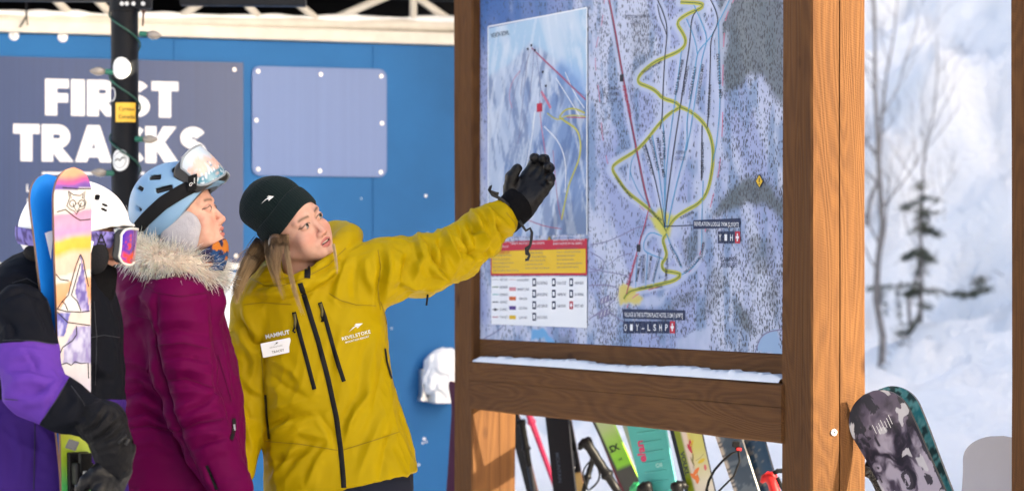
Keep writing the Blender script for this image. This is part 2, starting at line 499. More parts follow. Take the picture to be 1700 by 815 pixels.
# ------------------------------------------------------------------ timber
def timber(name, org, u, v, w, su, sv, L, parent, m=M_WOOD, cracks=(), seed=0, step=.05, rnd=.006):
    """squared timber: corner org, section su along u and sv along v, length L along w; cracks = [(side, position, width, depth)]"""
    org, u, v, w = Vector(org), Vector(u), Vector(v), Vector(w)
    sides = [((0, 0), (1, 0), su), ((su, 0), (0, 1), sv), ((su, sv), (-1, 0), su), ((0, sv), (0, -1), sv)]
    per = []                                    # (a, b, crack width, crack depth, inward normal)
    for si, (o, d, ln) in enumerate(sides):
        nin = (-d[1], d[0])
        k = max(3, int(ln / .02))
        pos = [(rnd + (ln - 2 * rnd) * i / k, 0) for i in range(k + 1)]
        for (cs, cp, cw, cd) in cracks:
            if cs == si:
                pos = [p for p in pos if abs(p[0] - cp) > .012] + [(cp - cw, 0.0), (cp - cw * .75, cd * .9), (cp + cw * .75, cd), (cp + cw, 0.0)]
        for p, dep in sorted(pos):
            per.append((o[0] + d[0] * p + nin[0] * dep, o[1] + d[1] * p + nin[1] * dep, 1 if any(cs == si and abs(p - cp) < .012 for cs, cp, _, _ in cracks) else 0))
    per = np.array(per); n = len(per)
    nl = max(2, int(L / step)) + 1
    ws = np.linspace(0, L, nl)
    V = np.zeros((nl, n, 3)); G = np.zeros((nl, n, 3))
    U, Vv, W, O = [np.array(q) for q in (u, v, w, org)]
    cx, cy = su / 2, sv / 2
    for i, ww in enumerate(ws):
        wob = (fbm(np.stack([per[:, 0] * 9, per[:, 1] * 9, np.full(n, ww * 1.7 + seed * 9.1)], 1), seed, 3) - .5) * .006
        rad = np.stack([per[:, 0] - cx, per[:, 1] - cy], 1); rl = np.maximum(np.abs(rad[:, 0]) / su, np.abs(rad[:, 1]) / sv)[:, None] + 1e-6
        dirn = rad / (np.linalg.norm(rad, axis=1)[:, None] + 1e-9)
        pp = per[:, :2] + dirn * wob[:, None]
        shift = per[:, 2] * ((vnoise(np.array([[ww * 2.1, seed, 0]]), seed + 5)[0] - .5) * .008)
        tang = np.stack([-dirn[:, 1], dirn[:, 0]], 1)
        pp = pp + tang * shift[:, None]
        V[i] = O + pp[:, :1] * U + pp[:, 1:2] * Vv + ww * W
        G[i, :, 0] = per[:, 0] + seed * 1.37; G[i, :, 1] = per[:, 1] + seed * .71; G[i, :, 2] = ww + seed * 3.3
    idx = np.arange(nl * n).reshape(nl, n)
    a, b = idx[:-1], np.roll(idx, -1, 1)[:-1]; c, d = np.roll(idx, -1, 1)[1:], idx[1:]
    F = [tuple(q) for q in np.stack([a.ravel(), b.ravel(), c.ravel(), d.ravel()], 1)]
    F += [tuple(idx[0][::-1]), tuple(idx[-1])]
    if u.cross(v).dot(w) < 0: F = [tuple(reversed(f)) for f in F]
    me = mesh_np(name, V.reshape(-1, 3), F, smooth=False)
    at = me.attributes.new('grain', 'FLOAT_VECTOR', 'POINT'); at.data.foreach_set('vector', G.reshape(-1, 3).astype(np.float32).ravel())
    o = link(name, me, parent, m)
    return shade_auto(o, 28)

# ------------------------------------------------------------------ map kiosks
TH = math.radians(67)
DV = Vector((math.cos(TH), -math.sin(TH), 0)); NV = Vector((math.sin(TH), math.cos(TH), 0)); UPV = Vector((0, 0, 1))
PW = .19
CR = Vector((.917, 8.56, 0)); BAY = 2.757; CL = CR - DV * BAY
ZB0, ZB1, ZM0, ZM1 = .893, 1.080, 1.169, 2.78
def K(s, i, z, C=None):
    """kiosk coordinates: s along the board from the left post's inner edge, i behind the front plane, height z"""
    return (C or CL) + DV * s + NV * i + UPV * z
def kiosk(C, bays, label, seed):
    root = thing('map_kiosk', label, 'map kiosk', C)
    for b in range(bays + 1):
        s0 = BAY * b - PW
        cr = [(1, .098, .0022, .016), (0, .13, .0008, .006), (2, .08, .0012, .008)] if b > 0 else [(1, .12, .0008, .006), (0, .06, .0007, .005)]
        timber('post', K(s0, 0, -.05, C), DV, NV, UPV, PW, PW, 3.30, root, cracks=cr, seed=seed + b)
    for b in range(bays):
        s0, s1 = BAY * b, BAY * (b + 1) - PW
        e = .018
        timber('lower_beam', K(s0 + .001, -.011, ZB0, C), NV, UPV, DV, .043, ZB1 - ZB0, s1 - s0 + e - .002, root, cracks=[(3, .075, .0007, .008)], seed=seed + 11 + b)
        timber('backing_rail', K(s0 + .002, .0335, ZB1 - .17, C), NV, UPV, DV, .05, ZM0 - ZB1 + .172, s1 - s0 - .004, root, seed=seed + 21 + b, cracks=[])
        timber('upper_rail', K(s0 + .002, .0335, ZM1 + .004, C), NV, UPV, DV, .05, .12, s1 - s0 - .004, root, seed=seed + 31 + b)
        timber('top_beam', K(s0 + .002, .006, 3.03, C), NV, UPV, DV, .17, .20, s1 - s0 - .004, root, seed=seed + 41 + b)
    # small gable roof along the row, unseen and added for shade
    s0, s1 = -PW - .2, BAY * bays + .2
    for sgn in (-1, 1):
        mb = MB(); c = K((s0 + s1) / 2, PW / 2 + sgn * .17, 3.36, C)
        sl = (NV * sgn * .19 - UPV * .09); mb.box(c, DV * (s1 - s0) / 2, sl, sl.cross(DV).normalized() * .02, .004)
        mb.build('shade_roof_board', M_DARKROOF, root)
    return root
kiosk1 = kiosk(CL, 1, 'brown timber kiosk holding the big trail map, snow on its lower beam', 1)
CL2 = Vector((1.426 + PW * DV.x, 8.0 + PW * DV.y, 0))
kiosk2 = kiosk(CL2, 2, 'dark timber kiosk post at the right edge of the picture, with unseen bays added for shade', 50)
mb = MB(); mb.box(K(BAY * .5 - PW / 2, .06, 1.98, CL2), DV * (BAY - PW) / 2, NV * .012, UPV * .80); mb.box(K(BAY * 1.5 - PW / 2, .06, 1.98, CL2), DV * (BAY - PW) / 2, NV * .012, UPV * .80)  # unseen panels here and sheets below, added to shade the people
mb.build('blank_panel', M_WOOD, kiosk2)
for b_ in (0, 1):
    mb = MB(); mb.box(K(BAY * (b_ + .5) - PW / 2, .10, 2.06, CL2), DV * (BAY - PW) / 2, NV * .006, UPV * 1.16); mb.build('shade_sheet', M_WHITE, kiosk2)

# snow lying on the lower beam
def snow_strip(name, s0, s1, i0, i1, z, h, seed):
    n = 260; m = 9
    S = np.linspace(s0, s1, n); V = []
    for a, s in enumerate(S):
        hh = h * (.55 + .75 * fbm(np.array([[s * 3.1, seed, 0]]), seed, 4)[0]) * min(1, .35 + (s - s0) * 9, .5 + (s1 - s) * 12)
        hh *= 1 + .35 * (vnoise(np.array([[s * 40, 0, 0]]), seed + 3)[0] - .5)
        ov = .004 * (fbm(np.array([[s * 16, 7, 0]]), seed + 2, 3)[0] - .35)
        for k in range(m):
            q = k / (m - 1)
            ii = i0 - ov + (i1 - i0 + ov) * q
            prof = (1 - (1 - min(1, q * 4.0)) ** 2.2)
            p = K(float(s), ii, z + .001 + hh * prof); V.append(p)
    idx = np.arange(n * m).reshape(n, m)
    F = np.stack([idx[:-1, :-1].ravel(), idx[1:, :-1].ravel(), idx[1:, 1:].ravel(), idx[:-1, 1:].ravel()], 1)[:, ::-1]
    o = link(name, mesh_np(name, np.array([tuple(v) for v in V]), F.copy()), None, M_FSNOW)
    return o
ss = snow_strip('snow_strip', .028, BAY - PW - .004, -.010, .0335, ZB1, .027, 4)
prm(ss, 'thin line of white snow lying along the lower beam under the map', 'snow', kind='stuff')
# white plastic washer on the sunny post
pc = K(BAY, .078, CZ - (718 - HOR) / FPX * 8.57) + DV * .002
mb = MB()
for r, t in ((.011, .004),):
    mb.tube([pc, pc + DV * t], [r, r * .8], 14)
washer = mb.build('washer', M_WHITE); prm(washer, 'round white washer screwed to the sunlit timber post', 'washer')
mb = MB(); mb.tube([pc + DV * .004, pc + DV * .0055], .0035, 8); mb.build('screw_head', M_BLACK, washer)

# ------------------------------------------------------------------ blue cabin wall
WD = Vector((.943, .332, 0)).normalized(); WN = Vector((WD.y, -WD.x, 0))       # WN faces the camera
W0 = Vector(((375 - 850) / FPX * 14, 14, 0))
def wall(px, py, off=0.0):
    """point of the cabin's front (off metres proud of it) seen at a photograph pixel"""
    r = P(px, py, 1) - Vector((0, 0, CZ)); o = Vector((0, 0, CZ))
    t = (W0 + WN * off - o).dot(WN) / r.dot(WN)
    return o + r * t
cabin = thing('site_cabin', 'long blue painted cabin wall behind the three people', 'cabin', wall(375, 900))
wl, wr = wall(-700, 400), wall(792, 400)
wl.z = wr.z = 0
zt = wall(375, 66).z
Lw = (wr - wl).length
def wbox(mbx, p0, p1, z0, z1, t, off, bevel=.003):
    c = (p0 + p1) / 2 + WN * (off - t / 2); c.z = (z0 + z1) / 2
    mbx.box(c, (p1 - p0).length / 2 * WD, WN * t / 2, UPV * (z1 - z0) / 2, bevel)
mb = MB(); wbox(mb, wl, wr, .12, zt, 2.4, 0); mb.build('body', M_BLUE, cabin)
mb = MB(); wbox(mb, wl + WD * -.02, wr + WD * .02, .0, .118, 2.3, -.05); mb.build('plinth', M_DARKROOF, cabin)
mb = MB(); wbox(mb, wl - WD * .01, wr + WD * .01, zt + .003, zt + .068, .10, .03, .012); mb.build('top_rail', M_CREAM, cabin)
for q in range(6):
    pw = wall(620 - q * 330, 300); 
    mb = MB(); c = pw + WN * .001; c.z = zt / 2 + .06
    mb.box(c, WD * .004, WN * .004, UPV * (zt / 2 - .07), .001); mb.build('seam_strip', M_BLUE, cabin)
def disc(mbx, c, n, r, t, k=16): mbx.tube([c, c + n * t], [r, r * .85], k)
for (px, py) in ((23, 59), (104, 62), (1240 - 1500, 52), (-140, 56)):
    c = wall(px, py); mb = MB(); disc(mb, c, WN, .026, .006); o = mb.build('bolt_washer', M_WHITE, cabin)
    mb = MB(); mb.tube([c + WN * .006, c + WN * .02], [.010, .007], 8); mb.build('bolt_head', M_STEEL, o)
# snow crust patches on the wall
def blob_snow(name, pts, parent, th=.01, seed=0):
    mb = MB()
    for (px, py, r) in pts:
        c = wall(px, py, .001); rr = r / FPX * 14.2
        bm = bmesh.new(); bmesh.ops.create_icosphere(bm, subdivisions=2, radius=1)
        vs_ = []
        for v in bm.verts:
            k = 1 + .5 * (vnoise(np.array([[v.co.x * 2 + px, v.co.y * 2, v.co.z * 2 + py]]), seed)[0] - .5)
            vs_.append(c + WD * v.co.x * rr * k + UPV * v.co.z * rr * k + WN * v.co.y * min(th, rr * .5))
        bm.verts.index_update(); mb.add(vs_, [tuple(w.index for w in f.verts) for f in bm.faces]); bm.free()
    return mb.build(name, M_FSNOW, parent, smooth=True)
o = blob_snow('snow_fleck', [(707, 325, 2.5), (704, 728, 2.5), (695, 771, 2), (708, 733, 1.5), (650, 545, 1.5), (672, 470, 1.5), (710, 388, 2), (714, 391, 1.2), (690, 440, 1.2), (600, 330, 1.2), (702, 735, 1.6)], cabin, .004, 3); o['kind'] = 'stuff'

def sheet(name, corners, off, t, m, label=None, cat=None, rad=0.0, parent=None, group=None):
    """flat sheet on the cabin wall: corners in photograph pixels (left, top, right, bottom measured on the wall)"""
    pl, pt, pr, pb = corners
    a, b = wall(pl, (pt + pb) / 2), wall(pr, (pt + pb) / 2)
    z1 = wall((pl + pr) / 2, pt).z; z0 = wall((pl + pr) / 2, pb).z
    w = (b - a).dot(WD); h = z1 - z0; poly = []
    rad = max(rad, .003)
    for (cx, cy, s) in ((w - rad, h - rad, 0), (rad, h - rad, 1), (rad, rad, 2), (w - rad, rad, 3)):
        for k in range(7):
            q = math.pi / 2 * (s + k / 6); poly.append((cx + rad * math.cos(q), cy + rad * math.sin(q)))
    org = Vector((a.x, a.y, z0)); mb = MB(); mb.prism(poly, WD, UPV, org + WN * (off - (a - W0).dot(WN)), WN * t)
    o = mb.build(name, m, parent)
    if label: prm(o, label, cat, group)
    return o, org, w, h
first, fo, fw_, fh_ = sheet('sign_board', (-330, 95, 403, 436), .004, .008, M_SLATE, 'slate blue board with white FIRST TRACKS lettering on the blue cabin', 'sign')
o, *_ = sheet('white_edge', (-330, 436.8, 407, 446), .004, .012, M_WHITE, None, None, 0, first)
for px, py in ((389, 116), (392, 425), (-120, 110)):
    c = wall(px, py, .0125); mb = MB(); disc(mb, c, WN, .011, .005); mb.build('screw', M_STEEL, first)
# lettering: heavy geometric capitals built as outlines
def arc(cx, cy, rx, ry, a0, a1, n=14):
    return [(cx + rx * math.cos(math.radians(a0 + (a1 - a0) * k / n)), cy + ry * math.sin(math.radians(a0 + (a1 - a0) * k / n))) for k in range(n + 1)]
def band(pts, hw):
    """polyline thickened to a ribbon of quads"""
    L_, R_ = [], []
    for i, p in enumerate(pts):
        q0, q1 = pts[max(0, i - 1)], pts[min(len(pts) - 1, i + 1)]
        dx, dy = q1[0] - q0[0], q1[1] - q0[1]; l = math.hypot(dx, dy) or 1
        L_.append((p[0] - dy / l * hw, p[1] + dx / l * hw)); R_.append((p[0] + dy / l * hw, p[1] - dx / l * hw))
    return [(L_[i], L_[i + 1], R_[i + 1], R_[i]) for i in range(len(pts) - 1)]
def glyph(ch):
    """pieces (convex polygons) in a box one unit high, and the width"""
    B = .31
    if ch == 'F': return [[(0, 0), (B, 0), (B, 1), (0, 1)], [(B, .75), (.62, .75), (.62, 1), (B, 1)], [(B, .36), (.60, .36), (.60, .61), (B, .61)]], .62
    if ch == 'I': return [[(0, 0), (.36, 0), (.36, 1), (0, 1)]], .36
    if ch == 'T': return [[(.20, 0), (.52, 0), (.52, .74), (.20, .74)], [(0, .74), (.72, .74), (.72, 1), (0, 1)]], .72
    if ch == 'R':
        ps = [[(0, 0), (B, 0), (B, 1), (0, 1)], [(B, .38), (.50, .44), (.88, 0), (.50, 0), (B, .24)]]
        ps += band([(B, .87)] + arc(.44, .68, .21, .19, 90, -90) + [(B, .49)], .132); return ps, .86
    if ch == 'A': return [[(0, 0), (.33, 0), (.68, 1), (.34, 1)], [(.69, 0), (1.02, 0), (.68, 1), (.36, 1)], [(.25, .13), (.77, .13), (.69, .37), (.31, .37)]], 1.02
    if ch == 'C': return band(arc(.50, .5, .355, .36, 48, 312, 26), .155), .82
    if ch == 'K': return [[(0, 0), (B, 0), (B, 1), (0, 1)], [(B, .34), (.48, .50), (.88, 1), (.50, 1), (B, .68)], [(B, .45), (.50, .64), (.95, 0), (.55, 0), (B, .36)]], .92
    if ch == 'S': return band(arc(.37, .70, .22, .165, 22, 262, 18) + arc(.37, .30, .235, .165, 82, -158, 18), .142), .74
    return [], .3
def wall_word(word, x0, x1, yt, yb, name, parent):
    ws_ = [glyph(c)[1] for c in word]; gap = .06
    tot = sum(ws_) + gap * (len(word) - 1)
    a, b = wall(x0, (yt + yb) / 2, .0135), wall(x1, (yt + yb) / 2, .0135)
    z1, z0 = wall((x0 + x1) / 2, yt).z, wall((x0 + x1) / 2, yb).z
    W_ = (b - a).length; kx = W_ / tot; kz = z1 - z0; x = 0
    for ch, w in zip(word, ws_):
        mb = MB()
        for j, poly in enumerate(glyph(ch)[0]):
            mb.prism([(p[0] * kx, p[1] * kz) for p in poly], WD, UPV, Vector((a.x, a.y, z0)) + WD * x * kx - WN * (.0012 * (j % 3) * .3), WN * (.001 + .0002 * j))
        mb.build(name, M_LETTER, parent); x += w + gap
wall_word('FIRST', 75, 296, 134, 194, 'letter', first)
wall_word('TRACKS', 22, 342, 209, 270, 'letter', first)
mb = MB(); a, b = wall(70, 288, .0128), wall(240, 288, .0128); c = (a + b) / 2
mb.box(c, (b - a) / 2, WN * .0006, UPV * .006); mb.build('underline', M_LETTER, first)
def plane_text(txt, place, hpx, name, m, parent, bold=0.0, space=1.0, widthscale=1.0):
    """place(u, v) maps letter coordinates (in cap heights) to a point"""
    V, F = text2d(txt, bold, space)
    if not len(V): return None
    me = mesh_np(name, np.array([tuple(place(float(x) * hpx * widthscale, float(y) * hpx)) for x, y in V]), F, smooth=False)
    return link(name, me, parent, m)
plane_text('Local', lambda u, v: wall(62 + u, 312 - v, .0134), 13, 'small_print', M_LETTER, first, .012)
plane_text('like', lambda u, v: wall(57 + u, 335 - v, .0134), 13, 'small_print', M_LETTER, first, .012)
plane_text('secrets', lambda u, v: wall(215 + u, 312 - v, .0134), 12, 'small_print', M_LETTER, first, .012)

blank, *_ = sheet('blank_panel', (418, 113, 641, 293), .004, .006, M_PALE, 'pale blue blank panel with eight screws on the blue cabin', 'panel', .04)
for (px, py) in ((428.5, 119), (532.5, 124), (632.5, 127), (425.5, 200), (634, 205), (428.5, 281), (531, 284), (632, 286)):
    c = wall(px, py, .0105); mb = MB(); disc(mb, c, WN, .0105, .005, 12); mb.build('screw', M_STEEL, blank)
lowp, *_ = sheet('white_panel', (-330, 452, 407, 640), .004, .008, mat('frosty_white_sheet', (.50, .57, .66), .5, var=.12, vscale=3, spec=.2), 'frosty white panel low on the blue cabin below the lettered board', 'panel')

# snow-capped outlet box on the wall
obx = thing('outlet_box', 'grey outlet box capped with a lump of white snow on the blue cabin', 'outlet box', wall(725, 670, 0))
a = wall(728, 640, .0); 
mb = MB(); mb.box(a + WN * .07, WD * .062, WN * .07, UPV * .085, .012); mb.build('case', M_WHITE, obx)
mb = MB(); b_ = wall(702, 637, .03); mb.box(b_, WD * .012, WN * .028, UPV * .075, .004); mb.build('bracket', M_STEEL, obx)
mb = MB(); mb.box(wall(702, 662, .03), WD * .02, WN * .03, UPV * .01, .003); mb.build('bracket', M_STEEL, obx)
X, lo, h = grid(a + Vector((-.2, -.3, -.12)), a + Vector((.2, .2, .32)), .008)
F = s_ell(X, a + WN * .07 + UPV * .10 + WD * .005, (.098, .10, .095)); F = smin(F, s_ell(X, a + WN * .075 + UPV * .02 + WD * .02, (.085, .095, .09)), .05)
F = smin(F, s_ell(X, a + WN * .06 + UPV * .02 - WD * .055, (.04, .08, .07)), .03)
V, Q = nets(F, lo, h); V = V + (fbm(V * 22, 5, 3)[:, None] - .5) * .035 * np.array([1, 1, 1])
o = link('snow_cap', mesh_np('snow_cap', V, Q), obx, M_FSNOW); o['kind'] = 'stuff'

# ------------------------------------------------------------------ roof truss over the cabin
truss = thing('roof_truss', 'sunlit white tubular roof truss above the blue cabin', 'truss', wall(375, 50))
def tw(px, py, off): return wall(px, py, off)
mb = MB(); pts = [tw(px, 34.5 + px * .0125, -.03) for px in range(-600, 800, 40)]
mb.tube(pts, .034, 12); mb.build('lower_chord', M_CREAM, truss, smooth=True)
n = 150; V = []
cp = [tw(-600 + 1395 * k / (n - 1), 34.5 + (-600 + 1395 * k / (n - 1)) * .0125, -.03) for k in range(n)]
mb = MB(); mb.tube([p + UPV * (.022 + .012 * vnoise(np.array([[i * .23, 1, 2]]), 4)[0]) for i, p in enumerate(cp)], [.016 + .016 * vnoise(np.array([[i * .31, 5, 2]]), 8)[0] for i in range(n)], 10)
o = mb.build('snow_ridge', M_FSNOW, truss, smooth=True); o['kind'] = 'stuff'
for (x0, y0, x1, y1) in ((428, 28, 375, -30), (527, 34, 452, -30), (545, 36, 735, -45), (686, 38, 686, -60), (752, 38, 640, -40), (118, 26, 62, -30), (186, 26, 130, -30), (300, 28, 410, -45), (-60, 26, -140, -40), (20, -40, -60, 22)):
    mb = MB(); mb.tube([tw(x0, y0, -.03), tw(x1, y1, -.03)], .021, 10, col=None); mb.build('diagonal', M_CREAM, truss, smooth=True)
mb = MB(); mb.tube([tw(px, -38 + px * .012, -.03) for px in range(-600, 801, 100)], .034, 12); mb.build('upper_chord', M_CREAM, truss, smooth=True)

canopy = thing('canopy_roof', 'dark steel canopy roof seen through the white truss', 'canopy', wall(375, -60, -1))
zc = wall(375, -52).z
a, b = wl - WD * .2, wr + WD * .75
mb = MB(); c = (a + b) / 2 + WN * -1.2; c.z = zc + .30; mb.box(c, WD * (b - a).length / 2, WN * 1.9 + UPV * -.04, UPV * .03); mb.build('deck', M_DARKROOF, canopy)
for k in range(14):
    p = a + WD * ((b - a).length * (k + .5) / 14); c = p + WN * -1.2; c.z = zc + .20
    mb = MB(); mb.box(c, WD * .025, WN * 1.85 + UPV * -.04, UPV * .05); mb.build('rafter', M_DARKROOF, canopy)
for k, off in enumerate((-.35, -1.0, -1.8, -2.6)):
    c = (a + b) / 2 + WN * off; c.z = zc + .10 - .05 * k
    mb = MB(); mb.box(c, WD * (b - a).length / 2, WN * .03, UPV * (.05 + .02 * k)); mb.build('purlin', M_DARKROOF, canopy)
c = (a + b) / 2 + WN * -3.0; c.z = zc - .3
mb = MB(); mb.box(c, WD * (b - a).length / 2, WN * .02, UPV * .62); mb.build('rear_fascia', M_DARKROOF, canopy)
for px0, px1, yy in ((300, 508, 6), (-80, 190, -2)):
    p0, p1 = P(px0, yy, 12.6), P(px1, yy + 2, 12.6)
    mb = MB(); mb.box((p0 + p1) / 2 + UPV * .03, (p1 - p0) / 2, Vector((0, .04, 0)), UPV * .04, .004); mb.build('edge_beam', M_BLACK, canopy)

# ------------------------------------------------------------------ black pole with stickers, string lights and ties
PD = 11.7; pr = .0575
pole = thing('canopy_pole', 'black round canopy pole with stickers in front of the lettered board', 'pole', (P(208, 400, PD).x, PD, 0))
pb, pt_ = P(209.5, 700, PD), P(206.5, -30, PD)
ax_ = (pt_ - pb).normalized()
def pole_at(py): return pb + (pt_ - pb) * ((700 - py) / 730.0)
foot = pb - ax_ * ((pb.z - 0) / ax_.z)
mb = MB(); mb.tube([foot, pb, pole_at(18)], pr, 28); o = mb.build('shaft', M_BLACK, pole, smooth=False); shade_auto(o, 40)
mb = MB(); mb.tube([pole_at(20), pole_at(-60)], pr * 1.12, 24); o = mb.build('sleeve', M_BLACK, pole); shade_auto(o, 40)
mb = MB(); mb.tube([foot, foot + UPV * .015], .13, 24); mb.build('base_plate', M_BLACK, pole)
for px in (203, 211, 222, 238):
    mb = MB(); c = P(px, 7, PD - .075); mb.tube([c, c - Vector((0, .012, 0))], .009, 8); mb.build('bolt', M_STEEL, pole)
mb = MB(); mb.box(P(238, 4, PD - .02), Vector((.035, 0, 0)), Vector((0, .03, 0)), UPV * .03, .004); mb.build('bracket', M_BLACK, pole)
def on_pole(px, py, off=.0012):
    c = pole_at(py); r = pr + off
    dx = np.clip((px - (850 + c.x / PD * FPX)) / FPX * PD / r, -1.35, 1.35)
    q = math.asin(max(-1, min(1, dx))) if abs(dx) <= 1 else math.copysign(math.pi / 2, dx) * 1.1
    return Vector((c.x + r * math.sin(q), c.y - r * math.cos(q), c.z))
def pole_patch(name, px, py, w, hgt, m, round_=True, q0=None):
    """sticker wrapped on the shaft: centre pixel, width and height in pixels"""
    c = pole_at(py); r = pr + .0012; s = PD / FPX
    dx = (px - (850 + c.x / PD * FPX)) * s / r; qc = math.asin(max(-.97, min(.97, dx)))
    n = 18; V = []; F = []
    if round_:
        V.append((qc, 0))
        for g_ in range(1, 9):
            for k in range(28): V.append((qc + math.cos(2 * math.pi * k / 28) * w * s / 2 / r * g_ / 8, math.sin(2 * math.pi * k / 28) * hgt * s / 2 * g_ / 8))
        F = [(0, k + 1, (k + 1) % 28 + 1) for k in range(28)] + [(1 + g_ * 28 + k, 1 + (g_ + 1) * 28 + k, 1 + (g_ + 1) * 28 + (k + 1) % 28, 1 + g_ * 28 + (k + 1) % 28) for g_ in range(7) for k in range(28)]
    else:
        for i in range(9):
            for j in (0, 1): V.append((qc + (i / 8 - .5) * w * s / r, (j - .5) * hgt * s))
        F = [(2 * i, 2 * i + 2, 2 * i + 3, 2 * i + 1) for i in range(8)]
    W_ = [Vector((c.x + r * math.sin(q), c.y - r * math.cos(q), c.z + v)) for q, v in V]
    return link(name, mesh_np(name, np.array([tuple(v) for v in W_]), F), pole, m)
pole_patch('round_sticker', 204, 115, 33, 36, M_WHITE)
o = pole_patch('round_sticker', 202, 267, 31, 36, M_WHITE)
mb = MB(); mb.tube([on_pole(202 + 10 * math.cos(q / 20 * 6.2832), 267 + 13 * math.sin(q / 20 * 6.2832), .001) for q in range(21)], .0012, 4); mb.build('printed_ring', M_BLACK, o)
mb = MB(); mb.tube([on_pole(px, py, .002) for px, py in ((194, 268), (198, 264), (202, 268), (207, 262), (210, 264))], .003, 5); mb.build('printed_mark', M_BLACK, o)
o = pole_patch('badge_sticker', 189, 158, 13, 24, mat('navy_print', srgb(28, 34, 80), .5))
mb = MB(); mb.tube([on_pole(188 + 6 * math.cos(q / 16 * 6.2832), 158 + 11 * math.sin(q / 16 * 6.2832), .0022) for q in range(17)], .0022, 5); mb.build('printed_ring', M_WHITE, o)
yl = pole_patch('yellow_label', 212, 188, 36, 32, mat('yellow_label', srgb(240, 190, 60), .5), False)
for t_, yy in (('Cyntax', 182), ('Canada', 195)):
    plane_text(t_, lambda u, v, yy=yy: on_pole(213 + u, yy - v, .0025), 6.5, 'label_print', mat('brown_print', (.12, .07, .02), .6), yl, .01)

M_WIRE = mat('green_cable', (.012, .07, .05), .45)
M_SOCK = mat('green_socket', (.01, .13, .085), .4)
M_BULB = mat('clear_warm_bulb', (.55, .47, .38), .08, trans=.6, spec=.7, coat=.6)
lights = thing('string_lights', 'green cable of clear bulbs wound around the black pole', 'string lights', pole_at(700))
turn = []
for k in range(520):
    py = -25 + k * 1.4
    q = (py - 110) / 103 * 2 * math.pi - .9
    c = pole_at(py); r = pr + .006
    turn.append(Vector((c.x - r * math.sin(q + math.pi / 2) * 1.0, c.y + r * math.cos(q + math.pi / 2), c.z)))
mb = MB(); mb.tube(turn, .0042, 6); mb.build('cable', M_WIRE, lights, smooth=True)
for (px, py, sx, tilt) in ((232, 56, 1, -8), (188, 120, -1, 2), (225, 231, 1, -2), (190, 288, -1, 3), (226, 400, 1, -4), (190, 470, -1, 3)):
    a = P(px, py, PD - .03); d = Vector((sx * math.cos(math.radians(tilt)), -.25, math.sin(math.radians(tilt)))).normalized()
    mb = MB(); mb.tube([a, a + d * .034], [.011, .012], 10); s_ = mb.build('socket', M_SOCK, lights, smooth=False)
    mb = MB(); prof = [(0, .010), (.008, .0145), (.022, .0185), (.036, .0175), (.050, .012), (.060, .006), (.064, .001)]
    mb.tube([a + d * (.035 + t) for t, r in prof], [r for t, r in prof], 14); mb.build('bulb', M_BULB, lights, smooth=True)
tie = thing('cable_tie', 'thin black tie hanging over the white rail at far left', 'tie', wall(44, 20))
mb = MB(); mb.tube([wall(44, -30, .06), wall(44, 28, .055)], .005, 6); mb.tube([wall(44, 27, .055), wall(33, 46, .05)], .004, 6); mb.tube([wall(44, 27, .055), wall(46, 43, .05)], .004, 6)
mb.build('cord', M_BLACK, tie)
tie2 = thing('cable_tie', 'thin rusty tie hanging beside the black pole bracket', 'tie', wall(238, 20))
mb = MB(); mb.tube([P(233, 8, 11.9), P(238, 24, 11.9), P(237, 44, 11.9)], .004, 6); mb.tube([P(242, 8, 11.9), P(241, 18, 11.9), P(238, 24, 11.9)], .004, 6)
mb.build('cord', mat('rusty_wire', (.10, .045, .03), .7), tie2)

# ------------------------------------------------------------------ unseen lodge added off frame at right to shade the cabin
def tn(t, n): return SUN_H * t + Vector((-SUN_H.y, SUN_H.x, 0)) * n
lodge = thing('shade_lodge', 'two-storey timber lodge added unseen beyond the right side to shade the cabin', 'lodge', tn(8, 13.5))
LT, LN = SUN_H, Vector((-SUN_H.y, SUN_H.x, 0))
lz = 8.6; l0, l1, n0, n1 = 4.5, 11.5, 10.55, 20.5
M_LOG = mat('lodge_cladding', (.24, .15, .09), .8, var=.2, vscale=3)
mb = MB(); c = tn((l0 + l1) / 2, (n0 + n1) / 2); c.z = lz / 2; mb.box(c, LT * (l1 - l0) / 2, LN * (n1 - n0) / 2, UPV * lz / 2); mb.build('wall', M_LOG, lodge)
mb = MB(); c.z = lz + .13; mb.box(c, LT * ((l1 - l0) / 2 + .1), LN * ((n1 - n0) / 2 + .03), UPV * .12); mb.build('roof', M_DARKROOF, lodge)
M_GLASS = mat('window_glass', (.05, .06, .08), .08, spec=.8)
for fl in (1.2, 4.6):
    for k in range(6):
        c = tn(l0 - .02, n0 + 1.0 + k * 1.65); c.z = fl + .8
        mb = MB(); mb.box(c, LT * .04, LN * .5, UPV * .75, .01); w_ = mb.build('window', M_WHITE, lodge)
        mb = MB(); mb.box(c - LT * .03, LT * .015, LN * .42, UPV * .67); mb.build('pane', M_GLASS, w_)

